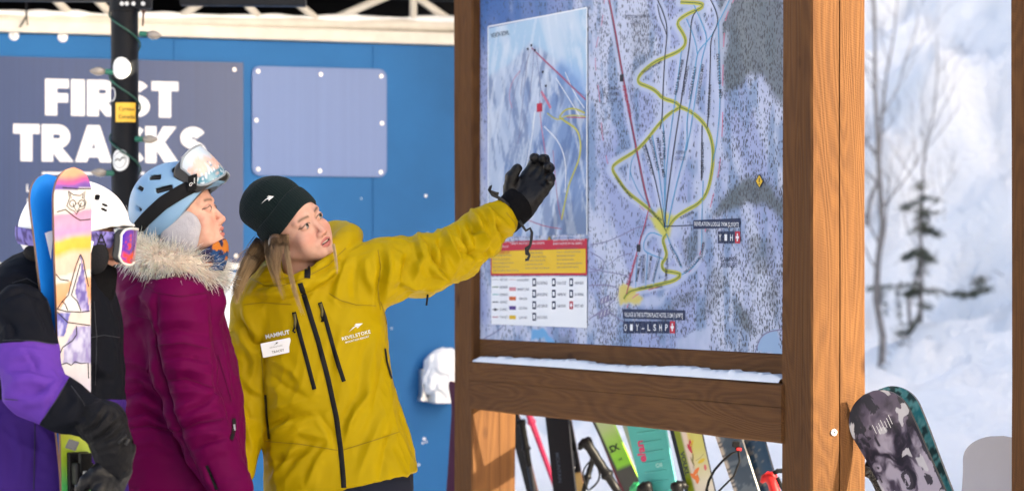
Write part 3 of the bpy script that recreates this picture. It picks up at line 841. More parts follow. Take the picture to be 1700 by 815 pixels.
# ------------------------------------------------------------------ trees on the hillside
def bare_tree(px, py, d, top_px, top_py, r0, seed, label, nb=16, spread=1.0):
    rnd = random.Random(seed)
    b = P(px, py, d); b.z = gz(b.x, b.y) - .1
    t = P(top_px, top_py, d)
    root = thing('bare_tree', label, 'tree', b, 'bare trees on the snowy hillside')
    mb = MB(); n = 14; tr = []
    for k in range(n):
        q = k / (n - 1); tr.append(b.lerp(t, q) + Vector((rnd.uniform(-1, 1), rnd.uniform(-1, 1), 0)) * .05 * (1 - q * .4))
    mb.tube(tr, [r0 * (1 - .85 * k / (n - 1)) for k in range(n)], 8); mb.build('trunk', M_BARK, root, smooth=True)
    L_ = (t - b).length; mb = MB()
    def twig(p, d_, ln, r, dep):
        pts = [p]; dd = d_.copy()
        for k in range(6):
            dd = (dd + Vector((rnd.uniform(-.16, .16), rnd.uniform(-.16, .16), rnd.uniform(-.02, .16)))).normalized(); pts.append(pts[-1] + dd * ln / 6)
        mb.tube(pts, [r * (1 - .8 * k / 6) for k in range(7)], 5)
        if dep < 3:
            for k in range(2, 6):
                for _ in range(1 if dep else 2):
                    s = Vector((rnd.uniform(-1, 1), rnd.uniform(-.6, .6), rnd.uniform(0, .7))).normalized()
                    twig(pts[k], (dd * .8 + s * .7).normalized(), ln * rnd.uniform(.35, .6), r * .5, dep + 1)
    for k in range(nb):
        q = .22 + .75 * k / nb; p = b.lerp(t, q); an = rnd.uniform(0, 6.28)
        twig(p, Vector((math.cos(an), math.sin(an) * .7, .85)).normalized(), L_ * (.34 - .18 * q) * spread * rnd.uniform(.7, 1.2), r0 * (.34 - .2 * q), 1)
    mb.build('crown', M_BARK, root, smooth=True)
    return root
bare_tree(1466, 588, 31, 1446, -120, .046, 3, 'slim bare grey tree beside the sunlit post on the snow slope', 12)
bare_tree(1500, 545, 33, 1560, 60, .028, 5, 'thin bare sapling right of the slim grey tree', 9, .8)
bare_tree(1535, 420, 46, 1545, 40, .022, 15, 'distant hair-thin bare sapling above the small conifer', 8, .9)
bare_tree(1440, 540, 36, 1500, -60, .03, 8, 'faint bare sapling half hidden by the sunlit post', 9, .8)
def conifer(px, py, d, hgt, label, seed, sparse=True):
    rnd = random.Random(seed)
    b = P(px, py, d); b.z = min(b.z, gz(b.x, b.y)) - .05
    base_z = P(px, py, d).z
    root = thing('young_conifer', label, 'tree', b)
    top = Vector((b.x, b.y, base_z + hgt)); mb = MB(); mb.tube([b, b.lerp(top, .5) + Vector((.03, 0, 0)), top], [.03, .022, .006], 7); mb.build('trunk', M_BARK, root)
    V, F = [], []; stems = MB()
    def needles(p0, p1, r, cnt):
        for _ in range(cnt):
            q = rnd.random(); c = p0.lerp(p1, q) + Vector((rnd.gauss(0, r), rnd.gauss(0, r), rnd.gauss(-r * .5, r * .6)))
            dr = Vector((rnd.uniform(-1, 1), rnd.uniform(-1, 1), rnd.uniform(-.6, .3))).normalized() * rnd.uniform(.03, .07); sd = dr.orthogonal().normalized() * .009
            k = len(V); V.extend([c - sd, c + sd, c + dr + sd * .4, c + dr - sd * .4]); F.append((k, k + 1, k + 2, k + 3))
    s = d / FPX
    def limb(x0, y0, x1, y1, r, cnt):
        p0, p1 = P(x0, y0, d), P(x1, y1, d - .1 + .3 * rnd.random()); stems.tube([p0, p1], [.008, .003], 5); needles(p0, p1, r, cnt)
    for a in (((1524, 312, 1528, 300), .03, 60), ((1526, 330, 1500, 345), .035, 120), ((1526, 325, 1562, 330), .03, 70), ((1526, 340, 1540, 385), .05, 230), ((1528, 350, 1564, 352), .03, 60),
              ((1530, 375, 1560, 388), .035, 150), ((1528, 372, 1512, 385), .03, 50), ((1526, 412, 1500, 428), .035, 150), ((1528, 415, 1548, 430), .045, 200), ((1530, 430, 1528, 455), .03, 70),
              ((1527, 470, 1440, 476), .03, 170), ((1527, 478, 1505, 486), .04, 160), ((1530, 478, 1600, 488), .03, 150), ((1596, 488, 1642, 476), .04, 230), ((1620, 474, 1630, 462), .03, 60),
              ((1528, 500, 1545, 510), .03, 60), ((1530, 545, 1490, 552), .045, 180), ((1528, 520, 1510, 548), .03, 80), ((1490, 480, 1494, 540), .02, 60), ((1462, 478, 1470, 520), .02, 60), ((1530, 555, 1545, 552), .03, 70)):
        limb(*a[0], a[1], a[2])
    stems.build('limb', M_BARK, root)
    o = link('foliage', mesh_np('foliage', np.array([tuple(v) for v in V]), F, smooth=False), root, M_NEEDLE)
    return root
conifer(1526, 562, 32, 262 / FPX * 32, 'small sparse dark green conifer on the snow slope', 4)
def shrub(px, py, d, label, seed, w=60, hgt=25, cnt=60):
    rnd = random.Random(seed); mb = MB(); b = P(px, py, d); b.z = gz(b.x, b.y)
    for _ in range(cnt):
        p = b + Vector((rnd.gauss(0, w / 3 / FPX * d), rnd.gauss(0, .2), 0)); p.z = gz(p.x, p.y) - .02
        q = p + Vector((rnd.uniform(-.15, .15), rnd.uniform(-.1, .1), rnd.uniform(.3, 1) * hgt / FPX * d)); mb.tube([p, (p + q) / 2 + Vector((rnd.uniform(-.03, .03), 0, .02)), q], [.008, .006, .003], 4)
    root = mb.build('snow_shrub', M_BARK); return prm(root, label, 'shrub', 'dry twiggy shrubs poking out of the snow')
shrub(1470, 612, 31, 'dry brown shrub in the snow at the foot of the bare tree', 1)
shrub(1570, 590, 33, 'low dry shrub in the snow right of the small conifer', 2, 60, 18, 40)
shrub(1630, 555, 34, 'tiny dry shrub on the slope near the right kiosk post', 3, 40, 16, 30)
shrub(1480, 650, 30, 'faint dry twigs left of the small conifer low on the slope', 11, 50, 12, 26)
shrub(1650, 330, 48, 'faint twig clump high on the slope near the right kiosk post', 12, 60, 14, 40)
shrub(1560, 250, 52, 'thin twig clump halfway up the slope above the small conifer', 13, 30, 30, 30)
shrub(1592, 6, 62, 'dark bush high on the snow slope at the top', 4, 40, 22, 120)
# ------------------------------------------------------------------ people
def frame(F, roll_up):
    """head frame: columns = left, back, up"""
    F = Vector(F).normalized(); U = Vector(roll_up); U = (U - F * U.dot(F)).normalized(); L = U.cross(F).normalized()
    return np.array([[L.x, -F.x, U.x], [L.y, -F.y, U.y], [L.z, -F.z, U.z]])
class Head:
    def __init__(s, F, up, anchor_local, anchor_world):
        s.M = frame(F, up); s.O = np.array(anchor_world) - s.M @ np.array(anchor_local)
    def w(s, p): return s.O + np.asarray(p) @ s.M.T
    def l(s, p): return (np.asarray(p) - s.O) @ s.M
M_SKIN = mat('skin', attr='Col', rough=.5, spec=.25, bump=.12, bscale=700, sss=.05)
M_EYE = mat('eye_surface', attr='Col', rough=.15, spec=.25)

def build_head(hd, root, skin, lip, brow, iris, open_mouth=True, neck_to=None, seed=0, gaze=.12):
    h = .0022
    X, lo, _ = grid((-.115, -.125, -.24), (.115, .125, .135), h)
    F = s_ell(X, (0, .006, .034), (.074, .094, .086))
    F = smin(F, s_ell(X, (0, -.026, -.030), (.0615, .058, .085)), .02)
    F = smin(F, s_ell(X, (0, -.065, -.093), (.026, .026, .021)), .022)
    for s in (-1, 1):
        F = smin(F, s_cone(X, (s * .052, .006, -.062), (s * .014, -.062, -.098), .019, .015), .022)
        F = smin(F, s_ell(X, (s * .037, -.060, -.038), (.026, .021, .024)), .018)
        F = smin(F, s_ell(X, (s * .034, -.050, -.064), (.024, .022, .026)), .020)
        F = smin(F, s_cone(X, (s * .012, -.083, .019), (s * .045, -.066, .019), .009, .010), .012)     # brow
        F = smax(F, -s_ell(X, (s * .031, -.098, .001), (.021, .0155, .0125)), .010)                     # socket
        F = smin(F, s_ell(X, (s * .031, -.0760, .0005), (.0165, .0135, .0130)), .003)                   # lids
        F = smax(F, -s_ell(X, (s * .0310, -.0945, -.0006), (.0138, .0075, .0033)), .0018)               # opening between the lids
        F = smin(F, s_ell(X, (s * .074, .014, -.018), (.010, .020, .031)), .006)                        # ear
    F = smin(F, s_cone(X, (0, -.081, .004), (0, -.0995, -.037), .0066, .0092), .010)
    F = smin(F, s_ell(X, (0, -.1005, -.041), (.0098, .0098, .0088)), .006)
    for s in (-1, 1):
        F = smin(F, s_ell(X, (s * .0115, -.0915, -.0445), (.0080, .0105, .0075)), .005)
        F = smax(F, -s_ell(X, (s * .0062, -.0975, -.0525), (.0030, .0040, .0028)), .002)
    F = smin(F, s_ell(X, (0, -.078, -.066), (.028, .014, .018)), .014)                                    # muzzle
    F = smin(F, s_cone(X, (-.019, -.0835, -.0690), (0, -.0925, -.0640), .0040, .0050), .004)
    F = smin(F, s_cone(X, (.019, -.0835, -.0690), (0, -.0925, -.0640), .0040, .0050), .004)
    F = smin(F, s_cone(X, (-.015, -.0835, -.0765), (0, -.0895, -.0812), .0046, .0060), .004)
    F = smin(F, s_cone(X, (.015, -.0835, -.0765), (0, -.0895, -.0812), .0046, .0060), .004)
    gap = .0032 if open_mouth else .0012
    F = smax(F, -s_ell(X, (0, -.090, -.0725), (.0175, .012, gap)), .0015)
    F = smax(F, -s_ell(X, (0, -.1005, -.0905), (.020, .010, .0048)), .008)                                 # below the lip
    nt = hd.l(np.array(neck_to)) if neck_to is not None else np.array((0, .05, -.22))
    F = smin(F, s_chain(X, [(0, .030, -.05), tuple(np.array((0, .034, -.10)) * .4 + nt * .6), tuple(nt)], [.056, .056, .07]), .02)
    V, Q = nets(F, lo, h); V = relax(V, Q, 1, .35)
    # pigment; mouth slit and nostril holes are darkened too
    n = len(V); C = np.ones((n, 3)) * np.array(skin)
    C *= (1 + .16 * (fbm(V * 60, seed, 3) - .5))[:, None]; bl = (fbm(V * 110, seed + 2, 3) - .5)[:, None]; C *= 1 + bl * np.array((.04, .22, .22))
    def mixc(mask, col): 
        nonlocal C
        C = C * (1 - mask[:, None]) + np.array(col) * mask[:, None]
    g = lambda c, r: np.exp(-(((V - np.array(c)) / np.array(r)) ** 2).sum(1))
    for s in (-1, 1):
        mixc(.62 * g((s * .040, -.07, -.040), (.022, .05, .020)), (skin[0] * 1.0, skin[1] * .68, skin[2] * .66))
        mixc(.25 * g((s * .031, -.085, -.012), (.017, .03, .007)), np.array(skin) * (.86, .74, .72))
        # brow: thin arched line of hair
        bx = s * V[:, 0]; by = .0180 + .004 * np.sin((bx - .010) / .038 * 2.4) - (V[:, 1] + .08) * .05
        m = np.exp(-((V[:, 2] - by) / .0040) ** 2) * sstep(.010, .016, bx) * (1 - sstep(.042, .052, bx)) * (V[:, 1] < -.04)
        mixc(.95 * m, brow)
        # lash line
        m = np.exp(-((V[:, 2] - (.0050 - ((bx - .031) / .0145) ** 2 * .0042)) / .0019) ** 2) * (np.abs(bx - .031) < .0175) * (V[:, 1] < -.055)
        mixc(.95 * m, (.018, .012, .010))
    mixc(.65 * g((0, -.103, -.042), (.014, .02, .012)), (skin[0] * 1.0, skin[1] * .70, skin[2] * .66))
    w = np.abs(V[:, 0]) / .0215
    up = (V[:, 2] < -.0590 - .0085 * w ** 1.6) & (V[:, 2] > -.0735) & (w < 1)
    dn = (V[:, 2] <= -.0735) & (V[:, 2] > -.0880 + .010 * w ** 2) & (w < .92)
    mixc(.85 * ((up | dn) & (V[:, 1] < -.078)).astype(float), lip)
    inm = (np.abs(V[:, 2] + .0725) < gap * .8) & (w < .8) & (V[:, 1] > -.0900) & (V[:, 1] < -.06)
    mixc(inm.astype(float), (.05, .012, .01))
    mixc(((np.abs(np.abs(V[:, 0]) - .0062) < .0035) & (np.abs(V[:, 2] + .0525) < .0032) & (V[:, 1] < -.088)).astype(float) * .35, (.14, .05, .04))
    body = link('body', mesh_np('body', hd.w(V), Q, cols=np.clip(C, 0, 1)), root, M_SKIN)
    for s in (-1, 1):
        bm = bmesh.new(); bmesh.ops.create_uvsphere(bm, u_segments=24, v_segments=16, radius=.0122)
        E = np.array([tuple(v.co) for v in bm.verts]); Ff = [tuple(v.index for v in f.verts) for f in bm.faces]; bm.free()
        gz_ = np.array([s * -.03 + gaze, -1, .14]); gz_ = gz_ / np.linalg.norm(gz_)
        ang = np.arccos(np.clip((E / .0122) @ gz_, -1, 1))
        ec = np.where(ang[:, None] < .22, (.01, .01, .01), np.where(ang[:, None] < .62, iris, (.27, .25, .24)))
        link('eye', mesh_np('eye', hd.w(E + np.array((s * .031, -.0775, 0))), Ff, cols=ec), body, M_EYE)
    if open_mouth:
        mb = MB()
        for k in range(-4, 5): mb.box((k * .0036, -.0865 + abs(k) ** 2 * .0003, -.0705), (.0017, 0, 0), (0, .002, 0), (0, 0, .0028), .0006)
        me = mb.mesh('teeth'); set_coords(me, hd.w(vcoords(me))); link('teeth', me, body, mat('tooth_enamel', (.75, .71, .64), .3))
    return body

# ---- cloth
def loft_sdf(X, rows):
    """rows of (z, cx, cy, half width, half depth), blended with height"""
    r = np.array(sorted(rows)); z = X[..., 2]
    ip = lambda k: np.interp(z, r[:, 0], r[:, k])
    a, b = ip(3), ip(4); dx, dy = (X[..., 0] - ip(1)), (X[..., 1] - ip(2))
    e = 2.5
    q = (np.abs(dx / a) ** e + np.abs(dy / b) ** e) ** (1 / e)
    f = (q - 1) * np.minimum(a, b)
    return np.maximum(f, np.maximum(z - r[-1, 0], r[0, 0] - z))
def row(py, pl, pr, d, b):
    a, c = P(pl, py, d), P(pr, py, d); return (a.z, (a.x + c.x) / 2, d, (c.x - a.x) / 2, b)
def seg_dist(Q, a, b):
    a, b = np.array(a, float), np.array(b, float); ab = b - a
    t = np.clip(((Q - a) @ ab) / (ab @ ab), 0, 1); d = Q - a - t[:, None] * ab
    return np.sqrt((d * d).sum(1)), t, (ab[0] * (Q[:, 1] - a[1]) - ab[1] * (Q[:, 0] - a[0])) / np.linalg.norm(ab)
def folds(V, N, fl, facing=True):
    """fl: list of (polyline in px, width px, amplitude mm): ridges (+) and creases (-) across the side seen in the photograph"""
    Q = to_px(V); D = np.zeros(len(V))
    wgt = sstep(-.05, .45, -N[:, 1]) if facing else 1.0
    for pts, w, amp in fl:
        best = np.full(len(V), 1e9); tt = np.zeros(len(V)); sd = np.zeros(len(V)); n = len(pts) - 1
        for i in range(n):
            d, t, s = seg_dist(Q, pts[i], pts[i + 1]); m = d < best
            best = np.where(m, d, best); tt = np.where(m, (i + t) / n, tt); sd = np.where(m, s, sd)
        tap = np.clip(np.sin(np.pi * np.clip(tt, .02, .98)), 0, 1) ** .6
        if amp > 0: g = np.exp(-np.sqrt((best / w) ** 2 + .02) * 1.15) - .55 * np.exp(-((sd - 1.5 * w) / w) ** 2) * (best < 5 * w)
        else: g = np.exp(-np.abs(best / (w * .8)) ** 1.3) - .35 * np.exp(-((sd - 1.7 * w) / w) ** 2) * (best < 5 * w)
        D += amp * .001 * g * tap
    return D * wgt
def crumple(V, dirv, seed, ls, ss_, amp, warp=.5):
    d = np.array(dirv, float); d /= np.linalg.norm(d)
    a = np.cross(d, (0, 1, 0.1)); a /= np.linalg.norm(a); b = np.cross(d, a)
    Q = np.stack([V @ d / ls, V @ a / ss_, V @ b / ss_], 1)
    W = np.stack([fbm(V * 9, seed + 40 + k, 2) - .5 for k in range(3)], 1) * warp * 2
    r = 1 - np.abs(2 * vnoise(Q + W, seed) - 1)
    r2 = 1 - np.abs(2 * vnoise(Q * 2.1 + W * 2 + 7, seed + 3) - 1)
    r, r2 = r ** 1.35, r2 ** 1.35
    return amp * ((r - .5) + .4 * (r2 - .5))
def bvh_of(o):
    me = o.data; V = vcoords(me) + np.array(o.matrix_basis.translation) * 0
    off = Vector((0, 0, 0)); r = o
    while r is not None: off += r.location; r = r.parent
    return BVHTree.FromPolygons([Vector(map(float, v)) + off for v in V], [tuple(p.vertices) for p in me.polygons])
def hit(bv, px, py, off=.0015):
    o = Vector((0, 0, CZ)); d = (P(px, py, 1) - o).normalized()
    loc, n, i, t = bv.ray_cast(o, d)
    if loc is None: return None
    if n.dot(d) > 0: n = -n
    return loc + (n * .5 - d * .5).normalized() * off
def drape(bvs, name, pts, w, m, parent, off=.0022, step=3.0, taper=False):
    """ribbon lying on a garment along a pixel path, w px wide"""
    if not isinstance(bvs, (list, tuple)): bvs = [bvs]
    pp = []
    for i in range(len(pts) - 1):
        a, b = np.array(pts[i], float), np.array(pts[i + 1], float); n = max(1, int(np.linalg.norm(b - a) / step))
        pp += [a + (b - a) * k / n for k in range(n)]
    pp.append(np.array(pts[-1], float)); V, F = [], []; nk = 5
    for i, p in enumerate(pp):
        t = pp[min(i + 1, len(pp) - 1)] - pp[max(i - 1, 0)]; t /= np.linalg.norm(t) + 1e-9; nrm = np.array((-t[1], t[0]))
        prow = []
        for k in range(nk):
            q = p + nrm * w * (k / (nk - 1) - .5); hh = None
            for bv in bvs:
                hh = hit(bv, q[0], q[1], off + (.0012 if 0 < k < nk - 1 else 0)); 
                if hh is not None: break
            prow.append(hh)
        if any(x is None for x in prow): continue
        V += [tuple(x) for x in prow]
    n = len(V) // nk
    for i in range(n - 1):
        for k in range(nk - 1): F.append((i * nk + k, i * nk + k + 1, (i + 1) * nk + k + 1, (i + 1) * nk + k))
    if n < 2: return None
    return link(name, mesh_np(name, np.array(V), F), parent, m)
def drape_poly(bv, name, polys, m, parent, off=.002):
    V, F = [], []
    for poly in polys:
        pts = [hit(bv, x, y, off) for x, y in poly]
        if any(p is None for p in pts): continue
        k = len(V); V += [tuple(p) for p in pts]; F.append(tuple(range(k, k + len(pts))))
    return link(name, mesh_np(name, np.array(V), F, smooth=False), parent, m) if V else None
def drape_text(bv, txt, cx, cy, hpx, ang, m, parent, bold=0.0, space=1.0, name='printed_lettering', wide=1.0, off=.002):
    V, F = text2d(txt, bold, space); c, s = math.cos(math.radians(ang)), math.sin(math.radians(ang))
    pts = [hit(bv, cx + hpx * (x * wide * c - y * s * 1), cy - hpx * (x * wide * s + y * c), off) for x, y in V]
    if any(p is None for p in pts): return None
    return link(name, mesh_np(name, np.array([tuple(p) for p in pts]), F, smooth=False), parent, m)
LOGO = [[(0, 0), (.40, .40), (.62, .70), (.30, .42)], [(.30, .42), (.62, .70), (1.0, .74), (.75, .48), (.62, .50)], [(.52, .40), (.75, .48), (.62, .30)], [(.40, .62), (.62, .70), (1.0, .74), (.55, .80)]]
def logo_polys(x, y, w, h, ang=0):
    c, s = math.cos(math.radians(ang)), math.sin(math.radians(ang))
    return [[(x + (u * w) * c - (v * h) * s, y - (u * w) * s - (v * h) * c) for u, v in p] for p in LOGO]

def hand_sdf(M, O, scale, curls, thumb=1.0, rad=.0128, h=.003, spread=1.0):
    """gloved hand: local +z along the fingers, palm towards -y, thumb at -x"""
    X, lo, _ = grid((-.10, -.12, -.05), (.08, .05, .20), h)
    F = s_box(X, (0, 0, .052), (.043, .019, .05), .018)
    F = smin(F, s_cone(X, (0, 0, -.03), (0, 0, .02), .036, .038, (1, 1.25, 1)), .02)
    bx = (-.033, -.011, .0115, .032); bz = (.094, .099, .095, .086); ln = (.070, .078, .073, .058)
    for k in range(4):
        p = np.array((bx[k], 0, bz[k])); a = curls[k][0]; pts = [p - np.array((0, 0, .02)), p]
        for j, fr in enumerate((.42, .33, .25)):
            a2 = sum(curls[k][:j + 1]); sx = (bx[k] * .9) * spread * (1 - .5 * j)
            p = p + ln[k] * fr * np.array((sx, -math.sin(a2), math.cos(a2))); pts.append(p)
        r = rad * (1, 1.02, .98, .88)[k]
        F = smin(F, s_chain(X, pts, [r, r, r * .98, r * .93, r * .86], .006), .006)
    F = smin(F, s_chain(X, [(-.022, -.004, .012), (-.043, -.012, .038), (-.052 * thumb, -.028, .066), (-.048 * thumb, -.040, .090)], [.018, .0175, .0150, .0125], .008), .012)
    V, Q = nets(F, lo, h); V = relax(V, Q, 1, .4)
    n = vnoise(V * 70, 3) + .5 * vnoise(V * 150, 4); 
    V = V + (V - np.array((0, 0, .05))) / (np.linalg.norm(V - np.array((0, 0, .05)), axis=1)[:, None] + 1e-6) * ((n - .75) * .0030)[:, None]
    return (V * scale) @ np.array(M).T + np.array(O), Q
def axes(z, palm):
    """columns x, y, z for hand_sdf: z along the fingers, palm direction"""
    z = Vector(z).normalized(); y = -Vector(palm); y = (y - z * y.dot(z)).normalized(); x = y.cross(z)
    return np.array([[x.x, y.x, z.x], [x.y, y.y, z.y], [x.z, y.z, z.z]])

M_YEL = mat('yellow_shell_fabric', (.400, .276, .0012), .54, bump=.10, bscale=900, var=.06, vscale=6, spec=.08, ridge=.42, rscale=5)
M_MAG = mat('magenta_shell_fabric', (.098, .0008, .042), .60, bump=.08, bscale=800, var=.12, vscale=5, spec=.05, ridge=.5, rscale=8)
M_CLOTHC = mat('colour_block_fabric', attr='Col', rough=.7, bump=.10, bscale=700, var=.08, vscale=6, spec=.08)
M_ZIP = mat('black_zip_tape', (.006, .006, .007), .40, bump=.4, bscale=500, spec=.14)
M_GLOVE = mat('black_glove_leather', (.0040, .0040, .0055), .40, bump=.25, bscale=160, spec=.22, ridge=.30, rscale=22)
M_PANTS = mat('navy_trousers', (.012, .014, .026), .75, bump=.1, bscale=500, spec=.1)
M_BOOT = mat('dark_boot', (.02, .02, .022), .5)
M_PRINT = mat('white_print', (.72, .72, .70), .5, spec=.2)
M_INK = mat('black_print', (.012, .012, .014), .5, spec=.2)
M_CORD = mat('black_cord', (.008, .008, .009), .6)

def legs(root, hips, yaw, m=M_PANTS, top=.80):
    hx, hy = hips; L_ = Vector((math.cos(yaw), math.sin(yaw), 0)); fw = Vector((L_.y, -L_.x, 0))
    X, lo, h = grid((hx - .32, hy - .32, .04), (hx + .32, hy + .32, top + .14), .012)
    F = None
    for s in (-1, 1):
        a = Vector((hx, hy, top)) + L_ * s * .09; k = Vector((hx, hy, .47)) + L_ * s * .10 + fw * .02; f = Vector((hx, hy, .09)) + L_ * s * .11
        d = s_chain(X, [tuple(a), tuple(k), tuple(f)], [.105, .085, .075], .02); F = d if F is None else smin(F, d, .02)
    F = smin(F, s_ell(X, (hx, hy, top + .03), (.18, .15, .12)), .04)
    V, Q = nets(F, lo, h); V = V + crumple(V, (0, .2, 1), 3, .2, .07, .008)[:, None] * np.array((1, 1, 0))
    link('trousers', mesh_np('trousers', V, Q), root, m)
    for s in (-1, 1):
        c = Vector((hx, hy, 0)) + L_ * s * .11
        X, lo, h = grid((c.x - .2, c.y - .2, -.02), (c.x + .2, c.y + .2, .26), .01)
        F = s_chain(X, [tuple(c + UPV * .22), tuple(c + UPV * .08), tuple(c + UPV * .055 + fw * .10)], [.06, .06, .05], .03)
        F = np.maximum(F, -X[..., 2])
        V, Q = nets(F, lo, h); link('boot', mesh_np('boot', V, Q), root, M_BOOT)

def strands(root_list, name, parent, m, r0=.0011, n=6):
    """root_list: (points, radius scale, root colour, tip colour)"""
    V, F, C = [], [], []
    for pts, rs, c0, c1 in root_list:
        k0 = len(V); npt = len(pts)
        for i, p in enumerate(pts):
            t = (pts[min(i + 1, npt - 1)] - pts[max(i - 1, 0)]); t.normalize(); a = t.orthogonal().normalized(); b = t.cross(a)
            q = i / (npt - 1); r = r0 * rs * (1 - .85 * q ** 2); col = [c0[j] + (c1[j] - c0[j]) * q for j in range(3)]
            for k in range(3):
                an = 2.094 * k; V.append(tuple(p + a * math.cos(an) * r + b * math.sin(an) * r)); C.append(col)
        for i in range(npt - 1):
            for k in range(3): F.append((k0 + i * 3 + k, k0 + i * 3 + (k + 1) % 3, k0 + (i + 1) * 3 + (k + 1) % 3, k0 + (i + 1) * 3 + k))
    o = link(name, mesh_np(name, np.array(V), np.array(F), cols=np.array(C)), parent, m); return o
M_HAIR = mat('hair', attr='Col', rough=.42, spec=.35)

def ell_strap(hd, name, parent, m, c, r, path, w, off=.0035):
    """band on the helmet ellipsoid: path of local (x,y,z) directions, w metres wide"""
    c, r = np.array(c), np.array(r); V, F = [], []; path = [np.array(p, float) for p in path]; pp = []
    for i in range(len(path) - 1):
        for k in range(10): pp.append(path[i] + (path[i + 1] - path[i]) * k / 10)
    pp.append(path[-1]); nk = 5
    bv = bvh_of(parent)
    def on(p):
        d = p - c; t = 1 / np.sqrt(((d / r) ** 2).sum()); q = d * t; u = q / np.linalg.norm(q); rad = np.linalg.norm(q)
        a = Vector(hd.w(c + u * .4)); lc = bv.ray_cast(a, Vector(hd.M @ -u), .4 - rad * .9)[0]
        if lc is not None: rad = max(rad, np.linalg.norm(hd.l(np.array(lc)) - c))
        return c + u * (rad + off)
    for i, p in enumerate(pp):
        a, b = on(pp[max(0, i - 1)]), on(pp[min(len(pp) - 1, i + 1)]); p = on(p); t = (b - a) / np.linalg.norm(b - a); n = p - c; n /= np.linalg.norm(n); s = np.cross(t, n)
        for k in range(nk): V.append(on(p + s * w * (k / (nk - 1) - .5)) + n * (.0015 if 0 < k < nk - 1 else 0))
    for i in range(len(pp) - 1):
        for k in range(nk - 1): F.append((i * nk + k, i * nk + k + 1, (i + 1) * nk + k + 1, (i + 1) * nk + k))
    return link(name, mesh_np(name, hd.w(np.array(V)), F), parent, m)

def goggles(hd, root, centre, tilt, a, b, hh, m_lens, m_frame, m_foam, lens_cols=None, deep=.034):
    """goggles in head coordinates: centre, pitch (radians), half width a, bulge b, half height hh"""
    ct, st = math.cos(tilt), math.sin(tilt); c = np.array(centre)
    Fv, Uv = np.array((0, -ct, st)), np.array((0, st, ct)); Lv = np.array((1.0, 0, 0))
    nu, nv = 44, 16; V, F = [], []; A = math.radians(86)
    def pt(u, v, grow=0.0):
        th = u * A; e = abs(u) ** 6; vh = hh * (1 - .42 * e) * (1 - (.16 * math.exp(-(u / .16) ** 2) if v < 0 else 0))
        q = c + Lv * (a + grow) * math.sin(th) + Fv * (b + grow) * (math.cos(th) - .05 * v * v) + Uv * v * vh * 1.0
        return q
    for i in range(nu + 1):
        for j in range(nv + 1): V.append(pt(i / nu * 2 - 1, j / nv * 2 - 1))
    F = [(i * (nv + 1) + j, (i + 1) * (nv + 1) + j, (i + 1) * (nv + 1) + j + 1, i * (nv + 1) + j + 1) for i in range(nu) for j in range(nv)]
    V = np.array(V); cols = lens_cols(V, np.array([(i / nu * 2 - 1, j / nv * 2 - 1) for i in range(nu + 1) for j in range(nv + 1)])) if lens_cols else None
    g = link('goggles', mesh_np('goggles', hd.w(V), F, cols=cols), root, m_lens)
    rim = [pt(i / nu * 2 - 1, 1) for i in range(nu + 1)] + [pt(1, 1 - 2 * j / 8) for j in range(1, 8)] + [pt(1 - 2 * i / nu, -1) for i in range(nu + 1)] + [pt(-1, -1 + 2 * j / 8) for j in range(1, 8)]
    mb = MB(); mb.tube([Vector(hd.w(p)) for p in rim + rim[:2]], .0034, 7); mb.build('goggle_frame', m_frame, g, smooth=True)
    Vf, Ff = [], []; n = len(rim)
    for k, fct in enumerate((0.0, .35, .7, 1.0)):
        for p in rim:
            q = p - Fv * (deep * fct) ; q = c + (q - c) * np.array((1 - .03 * fct,) * 3); Vf.append(q)
    for k in range(3):
        for i in range(n): Ff.append((k * n + i, k * n + (i + 1) % n, (k + 1) * n + (i + 1) % n, (k + 1) * n + i))
    Ff.append(tuple(range(3 * n, 4 * n)))
    link('goggle_foam', mesh_np('goggle_foam', hd.w(np.array(Vf)), Ff), g, m_foam)
    return g

def helmet(hd, root, c, r, cut, vents, m_shell, m_dark, brim=.0):
    X, lo, h = grid((c[0] - r[0] - .02, c[1] - r[1] - .03, c[2] - r[2] - .03), (c[0] + r[0] + .02, c[1] + r[1] + .02, c[2] + r[2] + .02), .0035)
    F = s_ell(X, c, r)
    F = smin(F, s_ell(X, (c[0], c[1] + .012, c[2] - .035), (r[0] * .97, r[1] * .95, r[2] * .8)), .03)
    zc = np.interp(X[..., 1], [p[0] for p in cut], [p[1] for p in cut])
    F = smax(F, (zc - X[..., 2]), .006)
    F = smax(F, -s_ell(X, (c[0], c[1] - .004, c[2] - .012), (r[0] - .026, r[1] - .026, r[2] - .026)), .003)
    if brim:
        F = smin(F, s_box(X, (0, c[1] - r[1] * .93, cut[0][1] + .006), (.06, .018, .004), .004), .012)
    vm = None
    for (p, hs, an) in vents:
        for s in (-1, 1):
            ca, sa = math.cos(an), math.sin(an)
            M = np.array([[1, 0, 0], [0, ca, -sa], [0, sa, ca]])
            F = smax(F, -s_box(X, (p[0] * s, p[1], p[2]), (hs[0], hs[1], hs[2] * 1.15), .002, M), .001)
    V, Q = nets(F, lo, h)
    inner = np.sqrt((((V - np.array(c)) / (np.array(r) - .0045)) ** 2).sum(1)) < 1.0
    inner |= np.sqrt((((V - np.array((c[0], c[1] + .012, c[2] - .035))) / (np.array((r[0] * .97, r[1] * .95, r[2] * .8)) - .0045)) ** 2).sum(1)) < 1.0
    C = np.where(inner[:, None], m_dark, m_shell)
    hm = link('helmet', mesh_np('helmet', hd.w(V), Q, cols=C), root, mat('helmet_shell', attr='Col', rough=.38, spec=.3, bump=.02, bscale=300))
    return hm

